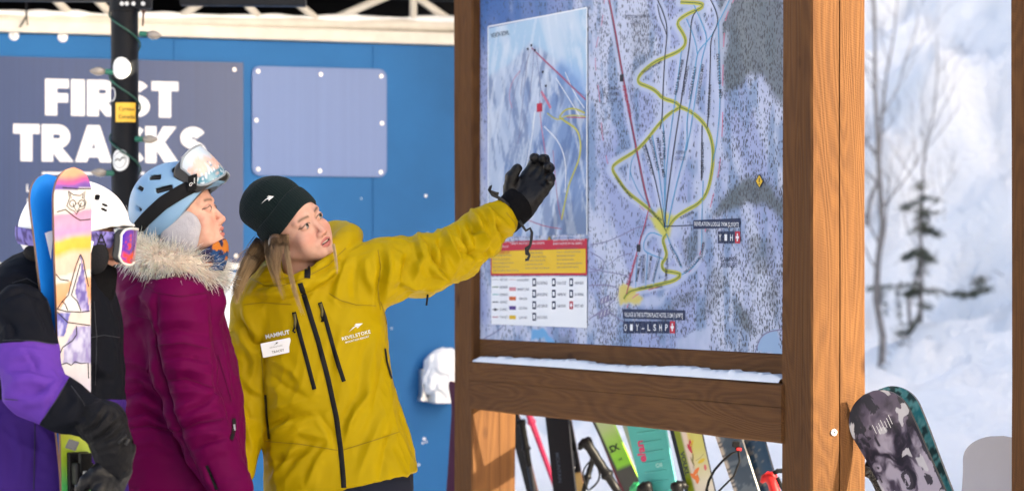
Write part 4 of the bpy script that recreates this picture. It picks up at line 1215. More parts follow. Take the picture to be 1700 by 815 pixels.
# ================================================================== the guide in the yellow jacket
A = thing('person', 'woman in a mustard yellow shell jacket and dark knit beanie pointing at the map', 'person', (P(560, 800, 8.22).x, 8.22, 0), 'people looking at the trail map')
hdA = Head((.675, -.715, .18), (-.48, -.20, .85), (0, -.080, 0), P(518, 366.5, 8.13))
skinA = (.56, .32, .24)
build_head(hdA, A, skinA, (.40, .11, .10), (.13, .075, .045), (.015, .017, .014), True, P(505, 470, 8.26), 3, .30)
# jacket
lo_, hi_ = P(360, 850, 8.2), P(872, 330, 8.2)
X, lo, h = grid((lo_.x, 7.98, lo_.z), (hi_.x, 8.56, hi_.z + .02), .0054)
D0 = 8.24
T = loft_sdf(X, [row(452, 455, 560, D0, .07), row(470, 438, 596, D0, .10), row(500, 424, 632, D0, .120), row(540, 430, 641, D0, .128), row(600, 436, 645, D0, .130), row(660, 437, 659, D0 - .005, .130),
                 row(720, 437, 678, D0 - .01, .135), row(770, 438, 690, D0 - .01, .14), row(800, 439, 696, D0 - .01, .145), row(850, 440, 704, D0 - .01, .15)])
arm_r = [P(428, 512, 8.24), P(411, 628, 8.25), P(398, 780, 8.16)]
arm_l = [P(585, 462, 8.24), P(640, 449, 8.25), P(700, 440, 8.28), P(757, 420, 8.33), P(800, 388, 8.38), P(848, 350, 8.43)]
F = smin(T, s_cone(X, P(435, 505, 8.25), P(600, 462, 8.24), .075, .088), .04)
SL = s_chain(X, arm_l, [.088, .090, .086, .073, .064, .052], .03)
ad = (np.array(arm_l[5]) - np.array(arm_l[4])); ad /= np.linalg.norm(ad)
SL = np.maximum(SL, (X - np.array(P(839, 357, 8.42), dtype=np.float32)) @ ad.astype(np.float32))
F = smin(F, SL, .035)
SR = s_chain(X, arm_r, [.080, .064, .046], .03); F = smin(F, SR, .02)
tilt = Vector((-.36, -.34, .87)).normalized(); tx = Vector((1, 0, 0)); tx = (tx - tilt * tx.dot(tilt)).normalized(); ty = tilt.cross(tx)
Mt = np.array([[tx.x, ty.x, tilt.x], [tx.y, ty.y, tilt.y], [tx.z, ty.z, tilt.z]])
tor = s_torus(X, P(491, 452, 8.23), Mt, .112, .030, 1.15)
tor = smin(tor, s_torus(X, P(504, 424, 8.30), Mt, .116, .040, 1.20), .010)
F = smin(F, tor, .009)
F = smax(F, -s_ell(X, P(500, 425, 8.20), (.082, .085, .07)), .015)
hz = P(690, 786, 8.15); F = np.maximum(F, hz.z - .20 * (hz.x - X[..., 0]) - X[..., 2])
V, Q = nets(F, lo, h); V = relax(V, Q, 1, .5)
me = mesh_np('jacket', V, Q); N = vnormals(me)
Z6 = lambda pts: [(400 + x / 2.5875, 500 + y / 2.5875) for x, y in pts]
Z7 = lambda pts: [(600 + x / 2.911, 250 + y / 2.911) for x, y in pts]
Z5 = lambda pts: [(370 + x / 2.716, 270 + y / 2.716) for x, y in pts]
fl = [(Z6([(110, 540), (200, 500), (350, 470)]), 7, -9), (Z6([(130, 600), (250, 560), (390, 590)]), 8, 7), (Z6([(105, 470), (220, 440), (320, 400)]), 8, 6), (Z6([(250, 480), (180, 540), (110, 570)]), 7, 7),
      (Z6([(330, 480), (390, 560), (400, 640)]), 6, -6), (Z6([(400, 600), (330, 680), (280, 800)]), 9, 8), (Z6([(350, 610), (250, 690), (170, 800)]), 9, 7), (Z6([(300, 640), (200, 680), (110, 690)]), 8, -6),
      (Z6([(240, 620), (180, 700), (110, 790)]), 7, 6), (Z6([(500, 430), (470, 520), (450, 600)]), 7, 6), (Z6([(560, 380), (500, 470), (440, 560)]), 8, 6), (Z6([(620, 470), (560, 600), (500, 760)]), 10, 6),
      (Z6([(660, 520), (620, 640), (590, 790)]), 10, -5), (Z6([(550, 300), (540, 400), (480, 520)]), 9, 5), (Z6([(600, 120), (560, 240), (540, 330)]), 9, 6), (Z6([(620, 180), (600, 330), (560, 470)]), 8, -5),
      (Z6([(130, 250), (220, 300), (250, 350)]), 8, 5), (Z6([(110, 300), (190, 370), (300, 420)]), 8, -5), (Z6([(430, 120), (410, 230), (420, 350)]), 7, 4), (Z6([(30, 200), (60, 260), (50, 330)]), 8, 8),
      (Z6([(0, 130), (60, 190), (100, 180)]), 6, -8), (Z6([(10, 330), (50, 380), (90, 400)]), 7, 7), (Z6([(10, 440), (40, 500), (70, 500)]), 6, -6), (Z6([(20, 520), (40, 600), (50, 660)]), 6, 6),
      (Z5([(60, 640), (150, 590), (260, 580)]), 9, 6), (Z5([(30, 700), (90, 730), (130, 800)]), 8, -7), (Z5([(90, 640), (110, 720), (160, 790)]), 8, 8), (Z5([(560, 430), (520, 560), (500, 640)]), 9, 7),
      (Z5([(600, 430), (590, 540), (600, 640)]), 8, -6), (Z5([(480, 590), (530, 640), (660, 640)]), 2.5, -3.5), (Z5([(640, 420), (650, 520), (690, 600)]), 9, 6), (Z5([(260, 520), (300, 540), (345, 545)]), 5, -6),
      (Z5([(130, 540), (200, 500), (330, 470)]), 7, 6), (Z5([(150, 560), (240, 545), (330, 520)]), 6, -7), (Z5([(400, 520), (470, 490), (550, 430)]), 6, -8), (Z5([(390, 490), (450, 460), (520, 400)]), 7, 6),
      (Z7([(80, 480), (95, 560), (80, 700), (100, 780)]), 6, -8), (Z7([(130, 470), (140, 580), (110, 720)]), 8, 8), (Z7([(270, 430), (300, 520), (240, 640)]), 8, 10), (Z7([(330, 440), (350, 520), (420, 600)]), 6, -11),
      (Z7([(230, 480), (210, 570), (180, 680)]), 7, -8), (Z7([(400, 380), (430, 450), (480, 540)]), 8, 12), (Z7([(370, 420), (400, 500), (400, 590)]), 6, -9), (Z7([(470, 360), (500, 440), (560, 520)]), 6, -10),
      (Z7([(530, 290), (560, 350), (600, 470)]), 8, 12), (Z7([(520, 370), (590, 400), (620, 470)]), 5, -8), (Z7([(560, 330), (590, 430), (570, 540)]), 6, 8), (Z7([(580, 270), (640, 330), (740, 390)]), 7, 9),
      (Z7([(620, 300), (680, 390), (690, 430)]), 6, -9), (Z7([(600, 280), (640, 340), (640, 420)]), 5, 7), (Z7([(440, 470), (520, 500), (640, 480)]), 6, -6), (Z7([(320, 560), (400, 620), (300, 690)]), 8, 7), (Z7([(150, 620), (260, 660), (380, 640)]), 8, 6)]
dsp = folds(V, N, [(p, w * .9, a * (2.7 if np.mean([q[0] for q in p]) > 640 else 1.8)) for p, w, a in fl])
inarm = (V[:, 0] > P(630, 0, 8.25).x)
c1 = crumple(V, (-.45, .1, .9), 11, .12, .05, .0110); c2 = crumple(V, (.35, .1, .9), 17, .16, .055, .0060)
side = sstep(P(600, 0, 8.25).x, P(680, 0, 8.25).x, V[:, 0])
dsp += c1 * side + c2 * (1 - side)
V = V + N * dsp[:, None]
set_coords(me, V)
jkA = link('jacket', me, A, M_YEL)
bvA = bvh_of(jkA)
# glove that points at the map
XG = axes((.60, .10, .80), (-.26, -.94, .16))
V, Q = hand_sdf(XG, P(855, 350, 8.43), 1.16, [(.12, .62, .95), (.10, .60, 1.0), (.15, .66, 1.0), (.25, .72, .95)], 1.05, .0138, .003, 1.25)
gl = link('glove', mesh_np('glove', V, Q), A, M_GLOVE)
X, lo, h = grid(P(800, 395, 8.30), P(905, 310, 8.56), .004)
F = s_cone(X, P(838, 362, 8.43), P(862, 339, 8.43), .054, .055); F = np.maximum(F, (X - np.array(P(866, 339, 8.43), dtype=np.float32)) @ ad.astype(np.float32))
F = np.maximum(F, -((X - np.array(P(836, 366, 8.42), dtype=np.float32)) @ ad.astype(np.float32)))
V, Q = nets(F, lo, h); V = relax(V, Q, 2, .5); V += (crumple(V, (.6, 0, -.7), 5, .10, .03, .0035))[:, None] * np.array((.6, -.6, .6))
link('glove_cuff', mesh_np('glove_cuff', V, Q), gl, mat('black_glove_fabric', (.005, .005, .006), .8, bump=.3, bscale=220, spec=.05))
def px_tube(name, pts, d, r, m, parent, n=6):
    mb = MB(); mb.tube([P(x, y, d) for x, y in pts], r, n); return mb.build(name, m, parent, smooth=True)
px_tube('drawcord', [(862, 366), (868, 376), (873, 383), (880, 379), (883, 386), (882, 398), (880, 408), (873, 412), (874, 422), (879, 424), (876, 431), (872, 431)], 8.36, .0042, M_CORD, gl)
px_tube('drawcord', [(880, 408), (876, 416), (879, 424)], 8.36, .0035, M_CORD, gl)
px_tube('drawcord', [(846, 342), (834, 332), (825, 327), (818, 324), (812, 315), (815, 308), (813, 317), (822, 321), (828, 322)], 8.38, .0048, M_CORD, gl)
XG = axes((-.12, -.3, -.95), (.3, .6, 0))
V, Q = hand_sdf(XG, arm_r[2] + Vector((-.005, -.02, -.03)), .95, [(.35, .4, .3)] * 4); link('glove', mesh_np('glove', V, Q), A, M_GLOVE)
# zips, lettering, badge
drape(bvA, 'main_zip', [(498, 470), (507, 497), (517, 530), (528, 565), (545, 630), (558, 690), (565, 740), (569, 780), (571, 812)], 8.5, M_ZIP, jkA)
drape(bvA, 'collar_zip', [(508, 436), (511, 448), (510, 462)], 10, M_ZIP, jkA, .004)
drape(bvA, 'pocket_zip', [(488, 518), (497, 552), (510, 600), (522, 646)], 7, M_ZIP, jkA)
drape(bvA, 'pocket_zip', [(531, 502), (540, 528), (552, 572), (562, 606), (571, 633)], 7, M_ZIP, jkA)
drape(bvA, 'pocket_zip', [(639, 578), (642, 600), (648, 622), (655, 642)], 3, M_ZIP, jkA)
drape(bvA, 'pocket_zip', [(441, 655), (443, 690), (447, 728)], 4, M_ZIP, jkA)
M_SEAM = mat('yellow_seam_tape', (.25, .17, .0028), .5, spec=.2)
for pts in (Z5([(478, 588), (530, 620), (600, 640), (690, 645)]), Z5([(95, 640), (180, 630), (310, 640)]), Z6([(105, 600), (250, 612), (420, 640)]), Z6([(430, 640), (560, 600), (680, 560)]), Z6([(600, 0), (620, 60), (632, 140)]), Z7([(80, 480), (92, 560), (80, 660), (92, 770)]), Z7([(700, 300), (742, 350), (752, 385)]), Z6([(85, 180), (92, 280), (100, 380)]), [(415, 462), (440, 474), (470, 474), (505, 462), (545, 440), (574, 412)]):
    drape(bvA, 'seam', pts, 1.5, M_SEAM, jkA, .0012)
def zip_pull(pts, w, m, parent): 
    q = [hit(bvA, x, y, .006) for x, y in pts]
    if all(p is not None for p in q): mb = MB(); mb.tube(q, w, 6); mb.build('zip_pull', m, parent, smooth=True)
M_PULL = mat('olive_zip_pull', (.10, .08, .015), .5)
zip_pull([(489, 521), (491, 533), (490, 543)], .004, M_PULL, jkA); zip_pull([(490, 543), (487, 549), (491, 552)], .003, M_ZIP, jkA)
zip_pull([(532, 504), (535, 517), (534, 525)], .004, M_PULL, jkA); zip_pull([(534, 525), (537, 534), (533, 533)], .003, M_ZIP, jkA)
zip_pull([(655, 642), (658, 650), (663, 664), (666, 673)], .0042, M_ZIP, jkA)
px_tube('zip_pull', [(713, 468), (710, 488), (709, 499), (708, 507)], 8.26, .003, M_ZIP, jkA)
drape_text(bvA, 'MAMMUT', 461, 554.5, 6.9, 12, M_PRINT, jkA, .035)
drape_text(bvA, 'REVELSTOKE', 591, 556, 5.7, 15, M_PRINT, jkA, .015, 1.12)
drape_text(bvA, 'MOUNTAIN RESORT', 593, 563, 3.1, 15, M_PRINT, jkA, .012, 1.05)
drape_poly(bvA, 'printed_logo', logo_polys(579, 551, 25, 15, 8), M_PRINT, jkA)
# name badge: a rigid card pinned to the chest
bc = hit(bvA, 458.5, 575.5, .004)
bu = (P(482, 563, bc.y + .012) - P(434, 573, bc.y - .004)).normalized(); bw = bu.cross(Vector((0, -1, 0))); bw = Vector((.18, -.06, .98)); bw = (bw - bu * bw.dot(bu)).normalized(); bn = bu.cross(bw).normalized()
if bn.y > 0: bn = -bn
mb = MB(); poly = []
for (cx, cy, s) in ((.041, .018, 0), (-.041, .018, 1), (-.041, -.018, 2), (.041, -.018, 3)):
    for k in range(5): q = math.pi / 2 * (s + k / 4); poly.append((cx + .003 * math.cos(q), cy + .003 * math.sin(q)))
bo = bc + bn * .016
mb.prism(poly, bu, bw, bo, bn * .003); badge = mb.build('name_badge', mat('white_badge_plastic', (.66, .67, .70), .35, spec=.3), A)
mb = MB(); mb.box(bo + bu * .049 + bn * .0005, bu * .010, bw * .011, bn * .001, .0008); mb.build('badge_tab', M_PRINT, badge)
def badge_text(t, x, y, hgt, m, bold=0.0, sp=1.0): plane_text(t, lambda u, v: bo + bu * (x + u) + bw * (y + v) + bn * .0036, hgt, 'badge_lettering', m, badge, bold, sp)
badge_text('TRACEY', .002, -.010, .0072, M_INK, .01); badge_text('REVELSTOKE', -.001, .004, .0040, M_INK, .0, 1.25)
mb = MB()
for p in LOGO: mb.add([bo + bu * (-.007 + u * .015) + bw * (.007 + v * .011) + bn * .0036 for u, v in p], [tuple(range(len(p)))])
mb.build('badge_logo', M_INK, badge)
# beanie
Hx = np.array((0, math.sin(math.radians(27)), math.cos(math.radians(27)))); Bx = np.array((0, math.cos(math.radians(27)), -math.sin(math.radians(27)))); Lx = np.array((1.0, 0, 0))
prof = [(-.004, .88), (-.006, .96), (.0, 1.0), (.010, 1.02), (.030, 1.03), (.050, 1.02), (.058, 1.0), (.060, .955), (.062, .95), (.075, .97), (.095, .975), (.115, .96), (.135, .91), (.150, .82), (.163, .67), (.172, .47), (.176, .25), (.177, .02)]
nt, na = 70, 220; V = []
tt = np.linspace(0, len(prof) - 1, nt); pz = np.interp(tt, range(len(prof)), [p[0] for p in prof]); prr = np.interp(tt, range(len(prof)), [p[1] for p in prof])
for i in range(nt):
    for k in range(na):
        q = 2 * math.pi * k / na; rib = (.0036 * abs(math.cos(q * 36)) if prr[i] > .3 else 0)
        sl = .012 * sstep(.06, .16, np.array(pz[i])) * 1.0
        f = prr[i]; cush = 1 + .05 * math.sin(3 * q + 1) * float(sstep(.08, .16, np.array(pz[i])))
        V.append(np.array((0, .004, .008)) + Hx * (pz[i] * .93 + .010 * math.sin(2 * q + .6) * float(sstep(.1, .16, np.array(pz[i]))) + .004 * math.sin(q * 3)) + Lx * math.cos(q) * (.0835 * f * cush + rib) + Bx * (math.sin(q) * (.1035 * f * cush + rib) + float(sl)))
idx = np.arange(nt * na).reshape(nt, na)
Fq = np.stack([idx[:-1].ravel(), np.roll(idx, -1, 1)[:-1].ravel(), np.roll(idx, -1, 1)[1:].ravel(), idx[1:].ravel()], 1)
hat = link('beanie', mesh_np('beanie', hdA.w(np.array(V)), Fq), A, mat('dark_green_knit', (.007, .014, .015), .95, bump=.6, bscale=420, spec=.05, sheen=.08))
drape_poly(bvh_of(hat), 'embroidered_logo', logo_polys(434, 338, 19, 19, -8), M_PRINT, hat, .003)
# hair
HR = random.Random(5); lst = []
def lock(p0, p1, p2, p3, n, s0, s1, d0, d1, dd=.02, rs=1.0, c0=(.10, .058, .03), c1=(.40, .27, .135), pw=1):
    """n strands along a pixel path p0..p3, spread s0 at the root and s1 at the tip"""
    for _ in range(n):
        a, b = HR.gauss(0, 1), HR.gauss(0, 1); pts = []; stop = HR.uniform(.72, 1.0); ph = HR.uniform(0, 6.3)
        for k in range(10):
            t = k / 9 * stop; q = [(1 - t) ** 3 * p0[j] + 3 * t * (1 - t) ** 2 * p1[j] + 3 * t * t * (1 - t) * p2[j] + t ** 3 * p3[j] for j in (0, 1)]
            s = s0 + (s1 - s0) * t
            dirx = (p3[1] - p0[1], -(p3[0] - p0[0])); ll = math.hypot(*dirx); w_ = (a * (1 - .25 * t) + .30 * math.sin(t * 6 + ph) * t) * s
            pts.append(P(q[0] + dirx[0] / ll * w_, q[1] + dirx[1] / ll * w_, d1 + (d0 - d1) * (1 - t) ** pw + b * dd * (.25 + .75 * min(1, t * 4)) * (1 - .3 * t)))
        k = HR.uniform(.75, 1.25); cut = 10
        lst.append((pts[:cut], rs * HR.uniform(.7, 1.3), [c * k for c in c0], [c * k for c in c1]))
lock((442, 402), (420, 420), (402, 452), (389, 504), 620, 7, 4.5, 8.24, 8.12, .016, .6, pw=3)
lock((441, 404), (410, 440), (398, 470), (385, 496), 50, 5, 8, 8.24, 8.13, .02, 1.3)
lock((463, 380), (459, 408), (453, 440), (461, 464), 560, 5.2, 3.2, 8.21, 8.062, .009, .55, (.10, .058, .032), (.33, .215, .115), 6)
lock((474, 374), (474, 420), (480, 465), (504, 526), 80, 2.2, 2.2, 8.20, 8.05, .005, .55, (.20, .125, .065), (.46, .32, .17), 6)
lock((452, 388), (438, 425), (456, 450), (472, 500), 110, 5, 3.5, 8.22, 8.06, .008, .55, pw=6)
lock((553, 405), (557, 425), (560, 440), (559, 458), 14, 1.2, 1.5, 8.13, 8.08, .004, .9, (.4, .28, .15), (.55, .4, .22))
lock((430, 415), (405, 420), (393, 440), (388, 470), 14, 6, 12, 8.2, 8.15, .02, .7)
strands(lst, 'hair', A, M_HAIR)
X, lo, h = grid(P(376, 520, 8.10), P(500, 375, 8.32), .006)
F = s_chain(X, [P(440, 412, 8.22), P(414, 440, 8.19), P(396, 475, 8.15), P(391, 492, 8.13)], [.026, .022, .013, .004], .02)
F = smin(F, s_chain(X, [P(458, 400, 8.12), P(454, 430, 8.10), P(459, 455, 8.09)], [.022, .018, .007], .02), .02)
V, Q = nets(F, lo, h); link('hair', mesh_np('hair', V, Q, cols=np.tile((.10, .06, .034), (len(V), 1))), A, M_HAIR)
legs(A, (P(575, 0, 8.24).x, 8.24), .25, top=.80)

# ================================================================== the skier in the magenta parka
B = thing('person', 'woman in a magenta parka with fur ruff and pale blue ski helmet looking up', 'person', (P(300, 800, 7.95).x, 7.95, 0), 'people looking at the trail map')
hdB = Head((.945, -.12, .29), (-.27, 0, .96), (-.031, -.080, 0), P(346, 345, 7.80))
bodyB = build_head(hdB, B, (.55, .31, .235), (.36, .11, .10), (.13, .08, .055), (.04, .03, .025), True, P(300, 440, 7.9), 9, .05)
HC, HRd = (0, .012, .046), (.105, .132, .112)
hmB = helmet(hdB, B, HC, HRd, [(-.13, .056), (-.085, .048), (-.045, .020), (-.01, -.004), (.04, -.030), (.09, -.045), (.15, -.050)],
             [((.058, -.035, .128), (.016, .016, .006), -.25), ((.074, .030, .122), (.016, .018, .006), .25), ((.094, .010, .082), (.014, .024, .0065), .05), ((.066, .085, .110), (.014, .018, .005), .7), ((.085, .10, .055), (.012, .014, .004), .8), ((.02, .02, .158), (.008, .03, .02), 0)],
             (.165, .290, .445), (.012, .014, .018), .01)
M_STRAP = mat('black_elastic', (.010, .010, .011), .8, bump=.3, bscale=400, spec=.08)
sb = ell_strap(hdB, 'goggle_strap', hmB, M_STRAP, HC, HRd, [(-.07, -.095, .073), (-.10, -.04, .062), (-.108, .02, .046), (-.09, .08, .020), (-.05, .13, -.004), (0, .145, -.012), (.05, .13, -.004), (.09, .08, .02), (.108, .02, .046), (.10, -.04, .062), (.07, -.095, .073)], .040)
X, lo, h = grid((-.13, -.10, -.14), (.13, .12, .06), .004)
F = None
for s in (-1, 1):
    d = s_ell(X, (s * .080, .002, -.036), (.020, .058, .052)); d = smin(d, s_ell(X, (s * .076, .012, -.070), (.018, .046, .045)), .02); F = d if F is None else np.minimum(F, d)
M_FLC = mat('grey_fleece', (.36, .35, .38), .9, bump=.5, bscale=300, spec=.05)
for s in (-1, 1):
    V, Q = nets(np.maximum(F, -s * X[..., 0]), lo, h); V = V + (fbm(V * 45, 4, 2)[:, None] - .5) * .004
    link('ear_pad', mesh_np('ear_pad', hdB.w(V), Q), hmB, M_FLC)
def lensB(V, uv):
    u, v = uv[:, 0], uv[:, 1]; n = fbm(np.stack([u * 5, v * 5, u * 0], 1), 2, 4); q = v * .5 + .5 + (n - .5) * .7 - .15 * np.abs(u)
    c0, c1, c2 = np.array((.40, .47, .54)), np.array((.56, .36, .30)), np.array((.05, .18, .25))
    t = sstep(.5, .75, q)[:, None]; t2 = sstep(.34, .22, q)[:, None] if False else (1 - sstep(.12, .30, q))[:, None]
    c = c1 * (1 - t) + c0 * t; c = c * (1 - t2) + c2 * t2
    sp = (vnoise(np.stack([u * 30, v * 22, u * 0], 1), 6) > .72)[:, None] * (1 - sstep(.2, .5, q))[:, None]
    return np.clip(c * (1 - sp) + np.array((.55, .60, .64)) * sp, 0, 1)
M_LENSB = mat('mirrored_goggle_lens', attr='Col', rough=.18, spec=.5, coat=.4)
M_GFR = mat('black_goggle_frame', (.02, .02, .022), .4)
gB = goggles(hdB, B, (0, -.066, .094), math.radians(27), .090, .074, .056, M_LENSB, mat('pale_goggle_rim', (.22, .25, .28), .4), M_GFR, lensB)
mbx = MB(); c = hdB.w((-.098, -.072, .075)); u_, v_ = Vector(hdB.M @ np.array((0, 1.0, 0))), Vector(hdB.M @ np.array((0, -.35, .94))); 
mbx.box(Vector(c), u_ * .013, v_ * .022, u_.cross(v_) * .004, .002); clip = mbx.build('strap_clip', M_STRAP, gB)
nrm = u_.cross(v_).normalized(); nrm = nrm if nrm.y < 0 else -nrm
mb = MB(); cc = Vector(c) + nrm * .0047 + u_ * .003 - v_ * .004
mb.tube([cc + (-u_) * (.0055 * math.cos(q * .35)) * (1 - q * .03) + v_ * (.0055 * math.sin(q * .35)) * (1 - q * .03) for q in range(20)], .0009, 5); mb.build('printed_logo', M_PRINT, clip)
plane_text('anon', lambda a_, b_: Vector(c) + nrm * .0046 + v_ * (a_ + .004) + u_ * (b_ - .006) * 1.0, .006, 'printed_lettering', M_PRINT, clip, .01)
# neck gaiter
X, lo, h = grid(hdB.w((-.1, -.12, -.06)).min() * 0 + np.array(P(310, 450, 7.66)), np.array(P(410, 385, 8.02)), .004)
F = s_chain(X, [tuple(hdB.w((0, -.054, -.106))), tuple(hdB.w((0, -.036, -.125))), tuple(hdB.w((0, -.008, -.16)))], [.037, .045, .055], .03); F = smin(F, s_cone(X, hdB.w((-.045, .0, -.10)), hdB.w((0, -.05, -.11)), .03, .036), .02)
F = np.maximum(F, (hdB.l(X.reshape(-1, 3))[:, 2] + .093 + .30 * (hdB.l(X.reshape(-1, 3))[:, 1] + .09)).reshape(F.shape))
V, Q = nets(F, lo, h); V += crumple(V, (1, 0, .2), 4, .06, .02, .003)[:, None] * np.array((.5, -.7, .3)); n = fbm(V * 28, 12, 3); n2 = fbm(V * 40 + 5, 20, 3)
C = np.where((n > .58)[:, None], (.40, .13, .02), np.where((n2 > .52)[:, None], (.015, .05, .14), (.02, .018, .05)))
link('neck_gaiter', mesh_np('neck_gaiter', V, Q, cols=C), B, M_CLOTHC)
# parka
lo_, hi_ = P(165, 860, 7.6), P(425, 400, 7.6)
X, lo, h = grid((lo_.x - .02, 7.56, lo_.z - .02), (hi_.x + .06, 8.16, hi_.z + .03), .006)
D1 = 7.93
T = loft_sdf(X, [row(428, 250, 330, D1, .09), row(445, 222, 346, D1, .13), row(470, 200, 356, D1, .175), row(500, 191, 364, D1, .195), row(540, 188, 374, D1, .195), row(600, 188, 392, D1, .185), row(640, 190, 400, D1, .18), row(690, 192, 404, D1, .185), row(740, 192, 406, D1, .195), row(800, 190, 410, D1, .205), row(860, 188, 414, D1, .21)])
armB = [P(291, 502, 7.76), P(306, 610, 7.74), P(325, 685, 7.72), P(350, 745, 7.70), P(385, 812, 7.68)]
SB = s_chain(X, armB, [.094, .082, .074, .069, .060], .03)
F = smin(T, SB, .012)
F = smin(F, s_ell(X, P(262, 462, 7.92), (.125, .165, .062)), .03)
F = smin(F, s_cone(X, P(340, 452, 7.88), P(348, 500, 7.86), .034, .045), .03)
V, Q = nets(F, lo, h); V = relax(V, Q, 1, .5)
me = mesh_np('parka', V, Q); N = vnormals(me)
Z4 = lambda pts: [(180 + x / 2.588, 500 + y / 2.588) for x, y in pts]
fl = [(Z4([(190, 140), (300, 120), (430, 150)]), 6, -6), (Z4([(200, 90), (300, 75), (430, 100)]), 9, 7), (Z4([(210, 190), (320, 175), (440, 205)]), 9, 8), (Z4([(215, 245), (330, 235), (450, 260)]), 5, -8),
      (Z4([(225, 290), (340, 290), (450, 320)]), 8, 8), (Z4([(235, 345), (330, 330), (455, 375)]), 5, -8), (Z4([(250, 390), (350, 390), (470, 410)]), 8, 9), (Z4([(330, 470), (420, 430), (470, 380)]), 5, -10),
      (Z4([(270, 480), (350, 440), (450, 420)]), 8, 8), (Z4([(300, 560), (380, 520), (490, 500)]), 6, -9), (Z4([(290, 520), (380, 490), (480, 460)]), 7, 7), (Z4([(320, 600), (400, 570), (510, 560)]), 8, 8),
      (Z4([(350, 640), (430, 600), (515, 580)]), 5, -8), (Z4([(380, 690), (470, 640), (530, 640)]), 8, 6), (Z4([(420, 700), (440, 760), (470, 815)]), 4, -8), (Z4([(150, 40), (190, 150), (215, 300), (270, 480), (330, 650), (410, 790)]), 6, -14),
      (Z4([(445, 40), (455, 200), (460, 340), (500, 470)]), 5, -7), (Z4([(60, 260), (130, 265), (200, 310)]), 8, 8), (Z4([(70, 330), (140, 330), (220, 380)]), 8, 9), (Z4([(70, 400), (150, 380), (240, 440)]), 6, -10),
      (Z4([(75, 450), (150, 430), (250, 480)]), 8, 9), (Z4([(75, 500), (160, 470), (260, 520)]), 5, -10), (Z4([(80, 545), (170, 530), (300, 570)]), 4, -8), (Z4([(100, 620), (200, 600), (310, 660)]), 9, 6),
      (Z4([(480, 140), (490, 260), (520, 380)]), 7, 6), (Z4([(500, 180), (530, 300), (550, 420)]), 5, -6), (Z4([(540, 500), (535, 560), (530, 600)]), 4, -7), (Z4([(60, 120), (110, 90), (170, 70)]), 8, 6),
      ([(195, 486), (230, 462), (290, 452), (345, 470)], 5, -8), ([(200, 505), (232, 490), (260, 520)], 6, 6), ([(262, 482), (258, 520), (262, 560)], 5, -6)]
dsp = folds(V, N, [(p, w * .95, a * 1.5) for p, w, a in fl]) + crumple(V, (1, .1, .25), 23, .12, .05, .0055)
V = V + N * dsp[:, None]; set_coords(me, V)
jkB = link('parka', me, B, M_MAG); bvB = bvh_of(jkB)
drape(bvB, 'pocket_zip', [(388, 694), (389, 708), (386, 722), (384, 730)], 6, M_ZIP, jkB)
zp = hit(bvB, 388, 704, .004)
if zp is not None:
    mb = MB(); mb.tube([zp, zp + Vector((.002, -.004, -.016))], .0032, 6); mb.build('zip_pull', M_STEEL, jkB)
drape(bvB, 'sleeve_zip', [(343, 772), (352, 792), (360, 812)], 5, M_ZIP, jkB)
XG = axes((.25, -.05, -.97), (.1, .9, 0)); V, Q = hand_sdf(XG, P(392, 838, 7.67), 1.0, [(.4, .5, .4)] * 4); link('glove', mesh_np('glove', V, Q), B, M_GLOVE)
XG = axes((.25, .05, -.97), (.1, -.9, 0)); V, Q = hand_sdf(XG, P(392, 838, 8.12), 1.0, [(.4, .5, .4)] * 4); link('glove', mesh_np('glove', V, Q), B, M_GLOVE)
M_SEAMB = mat('magenta_seam', (.078, .003, .033), .6, spec=.1)
for pts in (Z4([(470, 230), (500, 330), (528, 430)]), Z4([(75, 545), (170, 535), (290, 560)]), Z4([(200, 190), (320, 178), (445, 205)]), Z4([(235, 345), (335, 332), (458, 372)]), Z4([(300, 560), (390, 522), (500, 505)]), Z4([(60, 30), (120, 60), (180, 75), (200, 150), (215, 260)]), [(236, 470), (260, 486), (300, 492), (345, 486)]):
    drape(bvB, 'seam', pts, 1.2, M_SEAMB, jkB, .0012)
# fur ruff
fc = np.array(P(283, 424, 7.90)); fx = np.array((.90, 0, -.42)); fx /= np.linalg.norm(fx); fy = np.array((0, -1.0, -.10)); fy /= np.linalg.norm(fy); fn = np.cross(fx, fy)
def ring(q): return fc + fx * .120 * math.cos(q) + fy * .165 * math.sin(q) + np.array((0, 0, .012)) * math.sin(2 * q)
mb = MB(); mb.tube([Vector(ring(2 * math.pi * k / 60)) for k in range(61)], .030, 10, cap=False)
ruff = mb.build('fur_ruff', mat('cream_fur_base', (.78, .67, .56), .95, bump=.6, bscale=160, spec=.03), B, smooth=True)
FR = random.Random(11); lst = []
for _ in range(8500):
    q = FR.uniform(0, 2 * math.pi); a = FR.uniform(-math.pi, math.pi)
    c = ring(q); t = ring(q + .05) - c; t /= np.linalg.norm(t); rad = c - fc; rad -= t * (rad @ t); rad /= np.linalg.norm(rad) + 1e-9; bn_ = np.cross(t, rad)
    o = rad * math.cos(a) + bn_ * math.sin(a)
    if rad @ o < -.55: continue
    p = Vector(c + o * .028); ln = FR.uniform(.030, .062) * (1.1 if FR.random() < .3 else .85)
    d = Vector(o * .75 + t * FR.gauss(.15, .22) + rad * .30 + np.array((FR.gauss(.12, .2), FR.gauss(0, .2), FR.gauss(-.10, .22)))).normalized(); pts = [p]
    bend = Vector((FR.gauss(.05, .16), FR.gauss(0, .12), FR.gauss(-.16, .12)))
    for k in range(4): d = (d + bend * .5).normalized(); pts.append(pts[-1] + d * ln / 4)
    k = FR.uniform(.8, 1.15); dark = FR.random() < .19
    lst.append((pts, 1.0 if not dark else .85, [min(.95, c_ * k) for c_ in (.82, .70, .58)], (.09, .06, .045) if dark else [min(.95, c_ * k) for c_ in (.93, .86, .77)]))
strands(lst, 'fur', ruff, mat('fur_hair', attr='Col', rough=.7, spec=.1, sss=.6), .00095)
